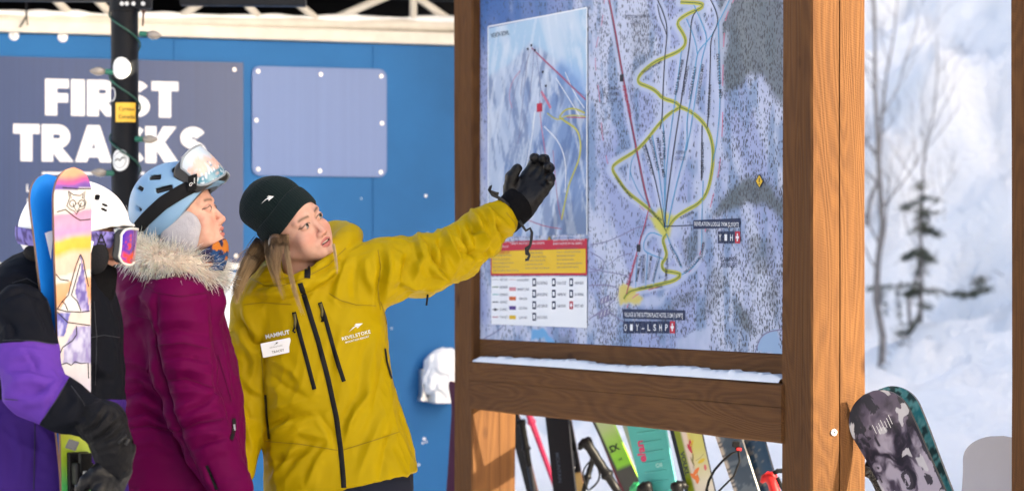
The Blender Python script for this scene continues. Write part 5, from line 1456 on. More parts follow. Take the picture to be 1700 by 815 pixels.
legs(B, (P(300, 0, 7.95).x, 7.95), 1.5, mat('plum_trousers', (.03, .012, .03), .7, spec=.1), top=.80)

# ================================================================== the skier on the left with a white helmet
Cp = thing('person', 'skier in a black and purple jacket and white helmet holding skis at the left edge', 'person', (P(70, 800, 7.3).x, 7.3, 0), 'people looking at the trail map')
hdC = Head((.995, .02, -.10), (.12, 0, .99), (0, .012, .046), P(126, 371, 7.27))
build_head(hdC, Cp, (.56, .31, .22), (.42, .16, .14), (.10, .06, .04), (.08, .05, .03), False, P(95, 470, 7.3), 21)
HCc, HRc = (0, .012, .046), (.110, .139, .114)
hmC = helmet(hdC, Cp, HCc, HRc, [(-.14, .050), (-.09, .046), (-.05, .030), (-.01, .006), (.03, -.012), (.09, -.050), (.16, -.060)],
             [((.070, -.045, .118), (.020, .0065, .0065), 0), ((.085, -.012, .106), (.016, .010, .0028), -.1), ((.092, -.012, .094), (.016, .010, .0028), -.1), ((.082, -.066, .088), (.016, .008, .0026), .35), ((.076, -.066, .100), (.016, .008, .0026), .35), ((.09, .09, .085), (.02, .012, .005), .5)],
             (.76, .76, .77), (.012, .012, .014), .012)
M_PSTR = mat('lilac_strap', attr='Col', rough=.75, bump=.2, bscale=400, spec=.08)
sc_ = ell_strap(hdC, 'goggle_strap', hmC, M_PSTR, HCc, HRc, [(-.078, -.112, .008), (-.100, -.07, .008), (-.108, -.03, .006), (-.11, .03, .004), (-.095, .08, .004), (-.05, .125, .006), (0, .15, .008), (.05, .125, .006), (.095, .08, .004), (.11, .03, .004), (.10, -.04, .006), (.08, -.08, .008)], .046, .006)
Vc = vcoords(sc_.data); pq = fbm(Vc * 90, 5, 2); a_ = sc_.data.color_attributes.new('Col', 'FLOAT_COLOR', 'POINT')
Cc = np.ones((len(Vc), 4), dtype=np.float32); Cc[:, :3] = np.where((pq > .56)[:, None], (.07, .055, .16), (.19, .165, .46)); a_.data.foreach_set('color', Cc.ravel())
bvS = bvh_of(sc_)
for cx in (168, 195):
    drape(bvS, 'strap_print', [(cx - 7, 408), (cx, 388), (cx + 8, 408)], 2.4, M_INK, sc_, .0015); drape(bvS, 'strap_print', [(cx - 4, 402), (cx + 5, 402)], 2.4, M_INK, sc_, .0015)
    drape(bvS, 'strap_print', [(cx - 12, 384), (cx, 396), (cx + 10, 384)], 1.2, M_INK, sc_, .0015)
X, lo, h = grid((-.13, -.11, -.15), (.13, .15, .05), .004); F = None
for s in (-1, 1):
    d = s_ell(X, (s * .084, .004, -.034), (.020, .044, .042)); d = smin(d, s_ell(X, (s * .070, .060, -.040), (.030, .070, .030)), .02); d = smin(d, s_ell(X, (s * .077, -.056, -.036), (.020, .036, .044)), .02); F = d if F is None else np.minimum(F, d)
M_EPD = mat('black_ear_padding', (.012, .012, .014), .8, bump=.4, bscale=200, spec=.1)
for s in (-1, 1):
    V, Q = nets(np.maximum(F, -s * X[..., 0]), lo, h); link('ear_pad', mesh_np('ear_pad', hdC.w(V), Q), hmC, M_EPD)
for s in (-1,):
    for k in range(5):
        mb = MB(); a = [hdC.w((s * (.104 - .002 * abs(k - 2)), -.018 + .0 * k + x * .036, -.020 - k * .011)) for x in (0, .5, 1)]; mb.tube([Vector(p) for p in a], .0028, 6); mb.build('ear_grille', mat('grey_grille', (.10, .10, .10), .5), hmC)
    pts = [(s * .098, -.045, .005), (s * .100, -.040, -.03), (s * .092, -.030, -.065), (s * .070, -.030, -.10), (s * .03, -.05, -.125)]
    mb = MB(); mb.tube([Vector(hdC.w(p)) for p in pts], .007, 8, flat=.4); mb.build('chin_strap', M_WHITE, hmC, smooth=True)
    mb = MB(); mb.tube([Vector(hdC.w((s * .092 , -.012 + .026 * math.cos(q / 12 * 6.283), -.088 + .016 * math.sin(q / 12 * 6.283)))) for q in range(13)], .0055, 7); mb.build('buckle', M_WHITE, hmC, smooth=True)
def lensC(V, uv):
    u, v = uv[:, 0], uv[:, 1]; n = fbm(np.stack([u * 4, v * 4, u * 0 + 3], 1), 2, 3)
    t = sstep(.35, .65, n + .25 * v + .1)[:, None]; c = np.array((.10, .03, .32)) * t + np.array((.62, .05, .03)) * (1 - t)
    e = sstep(-.75, -.95, u)[:, None] if False else (1 - sstep(-1, -.72, u))[:, None]
    return np.clip(c * (1 - e) + np.array((.03, .02, .35)) * e, 0, 1)
goggles(hdC, Cp, (0, -.118, .000), 0, .088, .031, .047, mat('red_mirror_lens', attr='Col', rough=.12, spec=.6, coat=.6), mat('white_goggle_frame', (.55, .54, .50), .5), M_GFR, lensC, .020)
# black face tube
X, lo, h = grid(np.array(P(100, 540, 7.08)), np.array(P(225, 405, 7.46)), .0045)
F = s_chain(X, [tuple(hdC.w((0, -.064, -.072))), tuple(hdC.w((0, -.045, -.115))), tuple(hdC.w((0, -.0, -.17))), tuple(P(105, 520, 7.3))], [.040, .056, .072, .10], .03)
F = smin(F, s_cone(X, hdC.w((-.062, .0, -.085)), hdC.w((0, -.06, -.085)), .030, .036), .02)
xl = hdC.l(X.reshape(-1, 3)); F = np.maximum(F, (xl[:, 2] + .036 - .45 * (xl[:, 1] + .05)).reshape(F.shape))
V, Q = nets(F, lo, h); V += crumple(V, (1, 0, .2), 8, .07, .03, .005)[:, None] * np.array((.5, -.7, .2)); link('face_tube', mesh_np('face_tube', V, Q), Cp, mat('black_fleece', (.006, .006, .007), .9, bump=.3, bscale=200, spec=.04))
# jacket
lo_, hi_ = P(-150, 860, 7.2), P(225, 410, 7.2)
X, lo, h = grid((lo_.x, 6.82, lo_.z - .02), (hi_.x + .03, 7.60, hi_.z + .02), .0068)
D2 = 7.33
T = loft_sdf(X, [row(424, 50, 130, D2, .09), row(438, 10, 165, D2, .14), row(460, -22, 184, D2, .18), row(500, -50, 195, D2, .20), row(540, -58, 200, D2, .20), row(620, -60, 204, D2, .20), row(700, -62, 206, D2, .205), row(780, -66, 208, D2, .21), row(870, -70, 210, D2, .21)])
armC = [P(34, 520, 7.08), P(46, 590, 7.02), P(56, 645, 6.98), P(102, 672, 6.95), P(156, 697, 6.94)]
SC = s_chain(X, armC, [.074, .073, .072, .060, .050], .03)
F = smin(T, SC, .022)
F = smin(F, s_torus(X, P(98, 450, 7.31), np.eye(3), .085, .045, 1.1), .03)
V, Q = nets(F, lo, h); V = relax(V, Q, 1, .5)
me = mesh_np('jacket', V, Q); N = vnormals(me)
Z2_ = lambda pts: [(x / 2.588, 500 + y / 2.588) for x, y in pts]
fl = [(Z2_([(20, 200), (90, 180), (200, 200)]), 5, -6), (Z2_([(30, 250), (130, 230), (230, 280)]), 8, 8), (Z2_([(100, 200), (150, 260), (160, 300)]), 5, -7), (Z2_([(30, 300), (120, 290), (230, 330)]), 5, -7),
      (Z2_([(40, 350), (140, 340), (240, 370)]), 8, 8), (Z2_([(60, 400), (150, 390), (250, 330)]), 5, -8), (Z2_([(90, 440), (180, 430), (260, 380)]), 8, 8), (Z2_([(240, 290), (270, 330), (210, 440), (185, 505)]), 4, -7),
      (Z2_([(300, 350), (330, 430), (250, 520)]), 8, 6), (Z2_([(340, 380), (370, 460), (300, 570)]), 5, -7), (Z2_([(220, 540), (300, 510), (380, 520)]), 8, 6), (Z2_([(400, 250), (440, 300), (520, 320)]), 9, 7),
      (Z2_([(420, 100), (430, 250), (410, 420)]), 7, -7), (Z2_([(470, 130), (500, 250), (520, 420)]), 9, 6), (Z2_([(60, 40), (130, 60), (200, 140)]), 9, 7), (Z2_([(20, 60), (60, 120), (60, 160)]), 6, -8), (Z2_([(160, 20), (190, 80), (220, 160)]), 7, -6),
      (Z2_([(150, 540), (160, 640), (140, 800)]), 5, -5), (Z2_([(60, 520), (90, 650), (80, 800)]), 10, 5), ([(20, 450), (60, 470), (85, 520)], 8, 7), ([(0, 500), (40, 480), (80, 500)], 6, -7)]
Vn = V + N * (folds(V, N, [(p, w * .95, a * 1.6) for p, w, a in fl]) + crumple(V, (.8, .1, -.4), 31, .15, .06, .006))[:, None]
fa = s_chain(V.astype(np.float32), armC, [.074, .073, .072, .060, .050], .03)
isarm = fa < .012
px = to_px(V)
sd_up = px[:, 1] - (566 + .10 * np.abs(px[:, 0] - 45))
sd_el = -((px[:, 0] - 112) * (695 - 631) - (px[:, 1] - 631) * (71 - 112)) / math.hypot(64, 41)      # seam across the elbow
sd = np.where(isarm, np.minimum(sd_up, sd_el), px[:, 1] - 663) * .0016
set_coords(me, Vn)
a_ = me.attributes.new('panel', 'FLOAT', 'POINT'); a_.data.foreach_set('value', sd.astype(np.float32))
a_ = me.attributes.new('deep', 'FLOAT', 'POINT'); a_.data.foreach_set('value', np.where(isarm, 0, 1).astype(np.float32))
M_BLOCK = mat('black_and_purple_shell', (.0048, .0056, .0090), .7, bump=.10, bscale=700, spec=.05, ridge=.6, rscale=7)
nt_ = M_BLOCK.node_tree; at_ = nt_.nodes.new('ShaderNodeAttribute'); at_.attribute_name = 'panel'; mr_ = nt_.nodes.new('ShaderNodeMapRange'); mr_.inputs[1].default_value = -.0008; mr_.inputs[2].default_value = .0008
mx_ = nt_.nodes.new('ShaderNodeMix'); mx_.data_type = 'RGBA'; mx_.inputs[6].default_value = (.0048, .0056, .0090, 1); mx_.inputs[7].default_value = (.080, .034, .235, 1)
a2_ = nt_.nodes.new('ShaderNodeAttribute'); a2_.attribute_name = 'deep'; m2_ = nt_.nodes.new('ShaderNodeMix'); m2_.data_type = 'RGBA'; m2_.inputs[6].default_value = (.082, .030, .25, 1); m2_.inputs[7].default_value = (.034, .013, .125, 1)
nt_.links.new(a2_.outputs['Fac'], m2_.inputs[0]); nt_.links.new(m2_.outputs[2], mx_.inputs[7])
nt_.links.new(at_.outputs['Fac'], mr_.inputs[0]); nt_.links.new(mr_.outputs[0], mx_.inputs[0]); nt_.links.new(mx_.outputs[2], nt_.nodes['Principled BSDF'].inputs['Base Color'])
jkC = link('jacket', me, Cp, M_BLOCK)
bvC = bvh_of(jkC); M_SEAMC = mat('charcoal_seam', (.022, .024, .032), .5, spec=.15)
for pts in ([(5, 565), (30, 564), (60, 566), (92, 572)], [(112, 632), (96, 660), (73, 694)], [(20, 470), (45, 462), (72, 478), (84, 520)], [(150, 560), (172, 556), (198, 560)], [(8, 662), (30, 664)], [(156, 500), (160, 560), (158, 640)], [(58, 700), (57, 760), (56, 814)], [(118, 640), (138, 668), (150, 690)]):
    drape(bvC, 'seam', pts, 1.4, M_SEAMC, jkC, .0012)
# gauntlet and hand on the skis
X, lo, h = grid(np.array(P(100, 850, 6.78)), np.array(P(235, 650, 7.12)), .0042)
F = s_chain(X, [P(150, 695, 6.94), P(172, 703, 6.93), P(186, 738, 6.93), P(190, 770, 6.94)], [.050, .053, .048, .043], .02)
V, Q = nets(F, lo, h); me = mesh_np('glove_cuff', V, Q); N = vnormals(me)
fl = [([(140, 722), (160, 705), (180, 680)], 3, -8), ([(150, 728), (172, 712), (195, 690)], 4, 6), ([(165, 735), (190, 725), (210, 705)], 4, -9), ([(136, 715), (156, 700), (172, 674)], 3, 9), ([(146, 735), (172, 722), (200, 698)], 3, -9), ([(160, 752), (185, 745), (212, 735)], 3, -5), ([(180, 700), (190, 690), (184, 676)], 3, -6)]
V = V + N * (folds(V, N, fl) + crumple(V, (.5, 0, -.8), 7, .08, .03, .0045))[:, None]; set_coords(me, V)
XG = axes((-.30, -.10, -.94), (-.75, .55, .25)); V, Q = hand_sdf(XG, P(196, 765, 6.95), 1.08, [(.6, .9, .8), (.65, .9, .8), (.7, .95, .8), (.7, 1., .8)], 1.0, .0142)
glC = link('glove', mesh_np('glove', V, Q), Cp, M_GLOVE); link('glove_cuff', me, glC, mat('black_gauntlet_fabric', (.0055, .0055, .007), .60, bump=.3, bscale=200, spec=.12, ridge=.9, rscale=16))
px_tube('drawcord', [(196, 735), (210, 722), (214, 730), (208, 738)], 6.88, .004, M_CORD, glC)
mb = MB(); mb.box(P(120, 738, 6.87), Vector((.013, 0, -.004)), Vector((0, .004, 0)), Vector((.005, 0, .011)), .002); mb.build('strap_tab', mat('grey_tab', (.05, .05, .055), .5), glC)
XG = axes((.2, .1, -.97), (.1, -.9, 0)); V, Q = hand_sdf(XG, P(150, 800, 7.58), 1.0, [(.4, .5, .4)] * 4); link('glove', mesh_np('glove', V, Q), Cp, M_GLOVE)
legs(Cp, (P(70, 0, 7.33).x, 7.33), 1.4, top=.80)
# ------------------------------------------------------------------ skis, poles and boards
M_CORE = mat('brown_ski_sidewall', (.15, .075, .045), .55, spec=.2)
M_EDGE = mat('steel_edge', (.35, .35, .36), .3, metal=.8)
M_BLKPL = mat('black_plastic', (.006, .006, .007), .42, bump=.1, bscale=120, spec=.15)
def ski(name, label, tip, tail, width, nrm, m_top, m_base, colfn=None, pre=None, cat='ski', tipw=1.28, tailw=1.15, waist=1.0, rocker=.05, thick=.011, group=None, tail_up=0.0, nu=70, nv=10, m_side=None, shape='ski'):
    """ski from tip to tail; nrm = the direction its top sheet faces; colfn(u, v) gives the printed colours (u 0 tip .. 1 tail, v -1..1)"""
    tip, tail = Vector(tip), Vector(tail); ax = (tail - tip); L = ax.length; ax.normalize(); n = Vector(nrm); n = (n - ax * n.dot(ax)).normalized(); side = ax.cross(n)
    root = thing(name, label, cat, tail, group)
    us = np.concatenate([np.linspace(0, .06, 16), np.linspace(.06, .95, nu)[1:], np.linspace(.95, 1, 8)[1:]])
    def half(u):
        if shape == 'board':
            w = width / 2 * (.88 + .20 * (2 * u - 1) ** 2); e = .085
            k = math.sqrt(max(0, 1 - (1 - min(u, 1 - u) / e) ** 2)) if min(u, 1 - u) < e else 1
            return w * max(k, .02)
        w = width / 2 * (waist + (tipw - waist) * max(0, 1 - u / .45) ** 1.6 + (tailw - waist) * max(0, (u - .5) / .5) ** 1.8)
        et = .052
        if u < et: w *= max(.04, math.sqrt(max(0, 1 - (1 - u / et) ** 2.2)))
        if u > .985: w *= math.sqrt(max(.1, 1 - ((u - .985) / .016) ** 2))
        return w
    def rise(u):
        r = rocker * max(0, 1 - u / .16) ** 2 + tail_up * max(0, (u - .9) / .1) ** 2; return r
    Vt, Ct, F = [], [], []
    for u in us:
        c = tip + ax * L * u + n * rise(u); w = half(u)
        for k in range(nv + 1):
            v = k / nv * 2 - 1; Vt.append(c + side * w * v + n * (thick * (.5 + .10 * (1 - v * v)))); Ct.append((u, v))
    m_ = nv + 1; nr = len(us)
    F = [(i * m_ + k, i * m_ + k + 1, (i + 1) * m_ + k + 1, (i + 1) * m_ + k) for i in range(nr - 1) for k in range(nv)]
    cols = None
    if colfn:
        ua = np.array([c[0] for c in Ct]); va = np.array([c[1] for c in Ct]); wa_ = np.array([c[1] * half(c[0]) for c in Ct])
        nz = pre(ua, va, ua * L, wa_) if pre else []
        cols = np.array([colfn(ua[i], va[i], ua[i] * L, wa_[i], *[q[i] for q in nz]) for i in range(len(ua))])
    top = link('top_sheet', mesh_np('top_sheet', np.array([tuple(p) for p in Vt]), F, cols=cols), root, m_top)
    Vb = [p - n * (thick * (1 + .10 * (1 - uv[1] ** 2))) for p, uv in zip(Vt, Ct)]
    link('base', mesh_np('base', np.array([tuple(p) for p in Vb]), [tuple(reversed(f)) for f in F]), root, m_base)
    mb = MB()
    rim = [i * m_ for i in range(nr)] + [(nr - 1) * m_ + k for k in range(1, m_)] + [i * m_ + nv for i in range(nr - 2, -1, -1)] + [k for k in range(nv - 1, 0, -1)]
    mb.add([Vt[i] for i in rim] + [Vb[i] for i in rim], [(k, (k + 1) % len(rim), (k + 1) % len(rim) + len(rim), k + len(rim)) for k in range(len(rim))])
    mb.build('sidewall', m_side or M_CORE, root)
    root['_f'] = 0; del root['_f']
    return root, (tip, ax, n, side, L, half, rise, thick)
def on_ski(g, u, v, off=.001):
    tip, ax, n, side, L, half, rise, th = g
    return tip + ax * L * u + n * (rise(u) + th * (.5 + .10 * (1 - v * v)) + off) + side * half(u) * v
def ski_line(g, pts, r, name, m, parent):
    mb = MB(); mb.tube([on_ski(g, u, v, .0004) for u, v in pts], r, 5, flat=.35, ref=g[2].cross(g[1])); return mb.build(name, m, parent)
def ski_text(g, txt, u, v, hgt, along, m, parent, bold=.0, name='printed_lettering', wide=1.0):
    tip, ax, n, side, L, half, rise, th = g; c = on_ski(g, u, v, .0012)
    X_, Y_ = (ax, -side) if along == 1 else ((-ax, side) if along == -1 else (side, -ax))
    return plane_text(txt, lambda a, b: c + X_ * a * wide + Y_ * b, hgt, name, m, parent, bold)
def binding(g, u, parent, name='binding', s=1.0):
    """toe or heel piece: base plate, housing, lever"""
    tip, ax, n, side, L, half, rise, th = g; c = on_ski(g, u, 0, 0); b = thing_part = None
    mb = MB(); mb.box(c + n * .008, ax * .06 * s, side * .032 * s, n * .008, .004); o = mb.build(name, M_BLKPL, parent)
    mb = MB(); mb.box(c + n * .034 * s, ax * .032 * s, side * .028 * s, n * .020 * s, .008); mb.box(c + n * .050 * s - ax * .03 * s, ax * .028 * s, side * .018 * s, n * .008, .004); mb.build('housing', M_BLKPL, o)
    mb = MB(); mb.box(c + n * .060 * s + ax * .012, ax * .022 * s, side * .012 * s, n * .005, .003); mb.box(c + n * .04 * s + ax * .036 * s, ax * .006, side * .022 * s, n * .014 * s, .003); mb.build('lever', M_STEEL, o)
    return o
def lerp3(a, b, t): return tuple(a[i] + (b[i] - a[i]) * t for i in range(3))
# held pair
nrm = Vector((.60, -.80, 0)).normalized(); dH = 7.075
t1, b1 = P(117, 279, dH + .015), P(126, 815, dH)
ext = lambda a, b, z: b + (b - a) * ((b.z - z) / (a.z - b.z))
tail1 = ext(t1, b1, .015)
q3 = lambda a, b, c: np.stack([a, b, np.full(len(a), c)], 1)
def art_n(u, v, s, w): return [fbm(q3(s * 14, w / .055 * 1.2, 2.), 5, 4) - .5, fbm(q3(s * 40, w / .055 * 4, 9.), 6, 3) - .5]
ART = [(270, (.82, .38, .20)), (290, (.84, .36, .22)), (299, (.80, .10, .28)), (306, (.22, .10, .42)), (313, (.12, .07, .34)), (314, (.74, .70, .67)), (350, (.72, .67, .63)), (354, (.70, .30, .46)), (368, (.62, .34, .52)), (384, (.50, .30, .56)),
       (391, (.72, .40, .48)), (397, (.82, .50, .08)), (412, (.82, .46, .06)), (424, (.76, .54, .42)), (452, (.74, .52, .42)), (455, (.72, .68, .64)), (465, (.72, .68, .64)), (467, (.76, .42, .24)), (498, (.74, .34, .16)), (512, (.74, .60, .54)), (600, (.72, .70, .70)), (650, (.62, .58, .70)), (690, (.70, .66, .70)), (715, (.55, .60, .06)), (760, (.40, .60, .04)), (800, (.10, .55, .14)), (2000, (.1, .4, .2))]
def art(u, v, s, w, n, n2):
    """watercolour mountain print"""
    x = -w / .046; y0 = 278 + s / .001527; xp = 119 + 30 * x; y = y0 + 9 * n + 5 * x
    c = ART[-1][1]
    for i in range(len(ART) - 1):
        if y <= ART[i + 1][0]:
            t = max(0, min(1, (y - ART[i][0]) / (ART[i + 1][0] - ART[i][0]))); c = lerp3(ART[i][1], ART[i + 1][1], t); break
    pz = max(0, n2) * 1.2; purple = (.15 + pz, .12 + pz, .40 + pz)
    if 422 < y0 < 517:
        k = (y0 - 422) / 94; lf = 133 - 41 * k ** 1.3; mid = 131 + 5 * math.sin(k * 7) - 8 * k * (1 - k) * 2; rt = 133 + 15 * k ** .8
        if lf < xp < mid: c = (.73, .71, .72)
        elif mid <= xp < rt: c = purple
    if 519 < y0 < 556 and xp < 112 - (y0 - 519) * .3: c = (.12 + pz, .12 + pz, .44 + pz)
    if 541 < y0 < 603 and xp > 98 + max(0, 575 - y0) * .7: c = lerp3((.30, .26, .55), (.55, .56, .74), max(0, min(1, .5 + 3 * n2)))
    k = 1 + .20 * n2; return tuple(max(0, min(1, q * k * .70)) for q in c)
M_ART = mat('printed_topsheet', attr='Col', rough=.32, spec=.3, coat=.25)
M_BLUEB = mat('blue_ski_base', (.004, .13, .46), .5, var=.06, vscale=10, spec=.1)
sk1, g1 = ski('ski', 'ski with a watercolour mountain top sheet held upright by the left skier', t1, tail1, .086, nrm, M_ART, M_BLUEB, art, art_n, tipw=1.32, rocker=.012, group='pair of skis held by the left skier', nu=300, nv=34)
# black outlines of the print
ol = lambda pts, r=.0016: ski_line(g1, pts, r, 'printed_outline', M_INK, sk1)
L1 = g1[4]
def sx(px, py):
    """photograph pixel -> (u, v) on the front ski"""
    tip, ax, n, side, L, half, rise, th = g1
    o = Vector((0, 0, CZ)); d = P(px, py, 1) - o; q = tip + n * th * .5; t = (q - o).dot(n) / d.dot(n); p = o + d * t - q
    u = p.dot(ax) / L; return (u, max(-.985, min(.985, p.dot(side) / max(half(u), .01))))
for pts in (((101, 312), (126, 314), (151, 314)), ((93, 352), (107, 348), (122, 360), (132, 366), (149, 364)), ((133, 422), (126, 440), (123, 450), (117, 472), (113, 490), (103, 500), (92, 513)), ((133, 422), (138, 432), (141, 450), (147, 476)),
            ((88, 455), (100, 464), (114, 466)), ((133, 437), (124, 470), (118, 490), (128, 500), (134, 516)), ((92, 513), (110, 517), (134, 518), (149, 516)), ((92, 518), (112, 535), (149, 540)), ((103, 500), (108, 505), (112, 515)),
            ((126, 541), (127, 555), (120, 565), (104, 576), (98, 590)), ((98, 606), (110, 602), (118, 606), (124, 600), (134, 603), (146, 602), (147, 628))):
    ol([sx(*p) for p in pts])
# wolf face with round spectacles: the small line drawing near the tip
wf = [((111, 318), (113, 330), (109, 342), (115, 348), (122, 351), (125, 356), (130, 349), (138, 346), (141, 336), (137, 330), (139, 318), (131, 325), (120, 324), (111, 318)), ((114, 322), (116, 330)), ((136, 322), (134, 330)), ((119, 338), (121, 344), (126, 352), (131, 343), (133, 337))]
for pts in wf: ol([sx(*p) for p in pts], .0013)
for cx in (118.5, 133.5): ol([sx(cx + 5 * math.cos(q * .524), 338 + 5.5 * math.sin(q * .524)) for q in range(13)], .0013)
ol([sx(123.5, 338), sx(128.5, 338)], .0010)
binding(g1, .462, sk1, s=.9); binding(g1, .66, sk1)
t2, b2 = P(77, 289, dH + .055), P(128, 815, dH + .030)
tail2 = ext(P(107, 600, dH + .045), b2, .015); 
sk2, g2 = ski('ski', 'ski with a bright blue base held behind the painted one by the left skier', t2, tail2, .088, -nrm + Vector((.0, 0, 0)), mat('dark_topsheet', (.03, .03, .04), .4), M_BLUEB, None, None, tipw=1.30, rocker=.004, group='pair of skis held by the left skier')
mb = MB(); tip, ax, n, side, L, half, rise, th = g2
o_ = tip + ax * .145 - n * (th * .56 + .001 - rise(.1))
mb.prism([(0, 0), (.024, .006), (.014, .075)], side * -1, ax, o_, -n * .0006); mb.build('printed_mark', M_PRINT, sk2)
binding(g2, .60, sk2)
mb = MB(); c = P(84, 790, dH + .10); mb.box(c, (.022, .01, 0), (-.01, .022, 0), (0, 0, .030), .008); mb.box(c + Vector((-.012, -.02, .018)), (.012, 0, 0), (0, .012, 0), (0, 0, .012), .004); o = mb.build('binding', M_BLKPL, sk2)
mb = MB(); mb.box(c + Vector((.012, -.026, -.004)), (.006, 0, 0), (0, .006, 0), (0, 0, .024), .002); mb.box(c + Vector((-.008, -.024, -.030)), (.012, 0, 0), (0, .008, 0), (0, 0, .006), .002); mb.build('lever', M_STEEL, o)

# ------------------------------------------------------------------ rack behind the map and everything leaning on it
rack = thing('ski_rack', 'timber rail of the ski rack behind the map kiosk', 'ski rack', K(.3, .62, 0))
mb = MB(); mb.box(K(.3, .62, .925), DV * 1.48, NV * .03, UPV * .045, .006); mb.build('rail', M_WOOD, rack)
for s in (-1.15, 1.75):
    mb = MB(); mb.box(K(s, .62, .43), DV * .04, NV * .04, UPV * .45, .006); mb.build('upright', M_WOOD, rack)
def kd(px, i):
    """distance of the plane i metres behind the map at a pixel column"""
    o = Vector((0, 0, CZ)); d = P(px, HOR, 1) - o; q = K(0, i, CZ); return (q - o).dot(NV) / d.dot(NV)
def uy(g, py, d):
    z = CZ + (HOR - py) / FPX * d; return (g[0].z - z) / (-g[1].z * g[4])
def lean(name, label, a, b, width_px, i, nrm, m_top, m_base=M_BLKPL, colfn=None, pre=None, top_ext=.85, cat='ski', group='skis leaning on the rack behind the map', **kw):
    """ski through pixels a (upper) and b (lower), i metres behind the map plane"""
    d = (kd(a[0], i) + kd(b[0], i)) / 2; A_, B_ = P(*a, d), P(*b, d); ax = (B_ - A_).normalized()
    tail = B_ + ax * ((B_.z - .02) / -ax.z) ; tip = A_ - ax * top_ext
    nn = Vector(nrm); nn = (nn - ax * nn.dot(ax)).normalized(); fs = max(.4, abs(ax.cross(nn).x))
    return ski(name, label, tip, tail, width_px / FPX * d / fs, nrm, m_top, m_base, colfn, pre, cat=cat, group=group, **kw), d
FN = Vector((-.56, -.83, .10))
def pole(label, grip, bot, d, col_grip, m_shaft, r=.0085, strap=True, sz=1.0, flip=1):
    """ski pole: grip pixel and a lower pixel"""
    g, b = P(*grip, d), P(*bot, d); ax = (b - g).normalized(); foot = g + ax * ((g.z - .02) / -ax.z)
    root = thing('ski_pole', label, 'ski pole', foot, 'ski poles leaning on the rack')
    mb = MB(); mb.tube([g + ax * .10, foot], [r, r * .62], 10); mb.build('shaft', m_shaft, root, smooth=True)
    prof = [(-.012, .004), (-.010, .015), (-.004, .0185), (.004, .0185), (.012, .0165), (.022, .0140), (.045, .0150), (.060, .0135), (.075, .0150), (.092, .0140), (.105, .0155), (.112, .0200), (.118, .0195), (.126, .0130), (.16, .0125), (.19, .0115)]
    mb = MB(); mb.tube([g + ax * t * sz for t, _ in prof], [q * sz for _, q in prof], 16); 
    sd = ax.cross(Vector((0, 1, 0))).normalized() * flip
    mb.tube([g + ax * .0, g - sd * .020 * sz + ax * .002, g - sd * .030 * sz + ax * .012], [.016 * sz, .011 * sz, .004 * sz], 10); mb.build('grip', col_grip, root, smooth=True)
    mb = MB(); bk = foot - ax * .06; mb.tube([bk - ax * .004, bk + ax * .004], [.02, .045], 14); mb.build('basket', M_BLKPL, root)
    if strap:
        s0 = g + ax * .012 + Vector((0, -.012, 0)); mb = MB(); pts = [s0]
        for k in range(1, 11):
            q = k / 10; pts.append(s0 - sd * (.045 * math.sin(q * math.pi) + .012 * q) * sz + Vector((0, -.01 * math.sin(q * 3.1), -.17 * sz * q)) + sd * .03 * q)
        for k in range(1, 9):
            q = k / 8; pts.append(pts[10] + (s0 + Vector((0, -.008, 0)) - pts[10]) * q + sd * .040 * math.sin(q * math.pi) * sz)
        mb.tube(pts, .0050 * sz, 6, flat=.35, ref=(0, 0, 1)); mb.build('strap', M_STRAP, root, smooth=True)
    return root
M_PINK = mat('pink_pole_paint', (.50, .035, .10), .35, spec=.3); M_SHAFT = mat('black_pole_shaft', (.014, .014, .016), .3, spec=.4); M_WSH = mat('pale_pole_shaft', (.6, .6, .62), .35)
# from left to right
(_, gm), d = lean('ski', 'dark maroon ski edge just left of the left kiosk post', (758, 690), (749, 815), 14, .30, (-.6, -.8, 0), mat('maroon_topsheet', (.045, .006, .030), .4, spec=.2), top_ext=.15, tipw=1.2)
pole('thin black pole with dark grip beside the left kiosk post', (866, 700), (886, 815), kd(870, .5), M_BLKPL, M_SHAFT, .012, False, 1.0)
(_, gb0), d = lean('ski', 'narrow black ski leaning right beside the left kiosk post', (864, 735), (884, 815), 17, .60, FN, mat('black_topsheet_matte', (.010, .010, .012), .5, spec=.2), top_ext=.2)
pole('pink and white ski pole between the two black skis', (868, 660), (919, 800), kd(890, .75), M_PINK, M_PINK, .0125, False, 1.0)
M_TAN = mat('tan_topsheet', (.42, .29, .11), .5, spec=.2)
(sT, gT), d = lean('ski', 'tan ski with a silver and black binding behind the black ski', (938, 690), (962, 815), 17, .95, FN, M_TAN, top_ext=.42)
for uu in (.42, .505): binding(gT, uu, sT, s=1.1)
(s_, g_), d = lean('ski', 'wide black ski with faint blue lettering under the lower beam', (926, 700), (938, 815), 36, .50, (-.56, -.83, .1), mat('black_topsheet', (.012, .012, .016), .45, spec=.1), top_ext=.42, m_side=M_SHAFT)
ski_text(g_, 'MOUNTAIN', uy(g_, 775, d), .25, .017, 1, mat('dull_blue_print', (.03, .05, .09), .5), s_, .01)
pole('black ski pole with chunky grip and looped strap, right of the wide black ski', (973, 733), (1020, 806), kd(985, .45), M_BLKPL, M_WSH, .0105, False, 1.35)
pole('second black ski pole with its strap hanging in loops under the first grip', (986, 755), (962, 838), kd(985, .52), M_BLKPL, M_SHAFT, .0085, True, .80, -1)
(s_, g_), d = lean('ski', 'dark maroon ski tucked behind the lime green ski', (996, 705), (1040, 815), 13, .62, FN, mat('maroon_topsheet', (.10, .008, .022), .4, spec=.2), top_ext=.42)
M_PRT = mat('printed_ski_sheet', attr='Col', rough=.3, spec=.3, coat=.25)
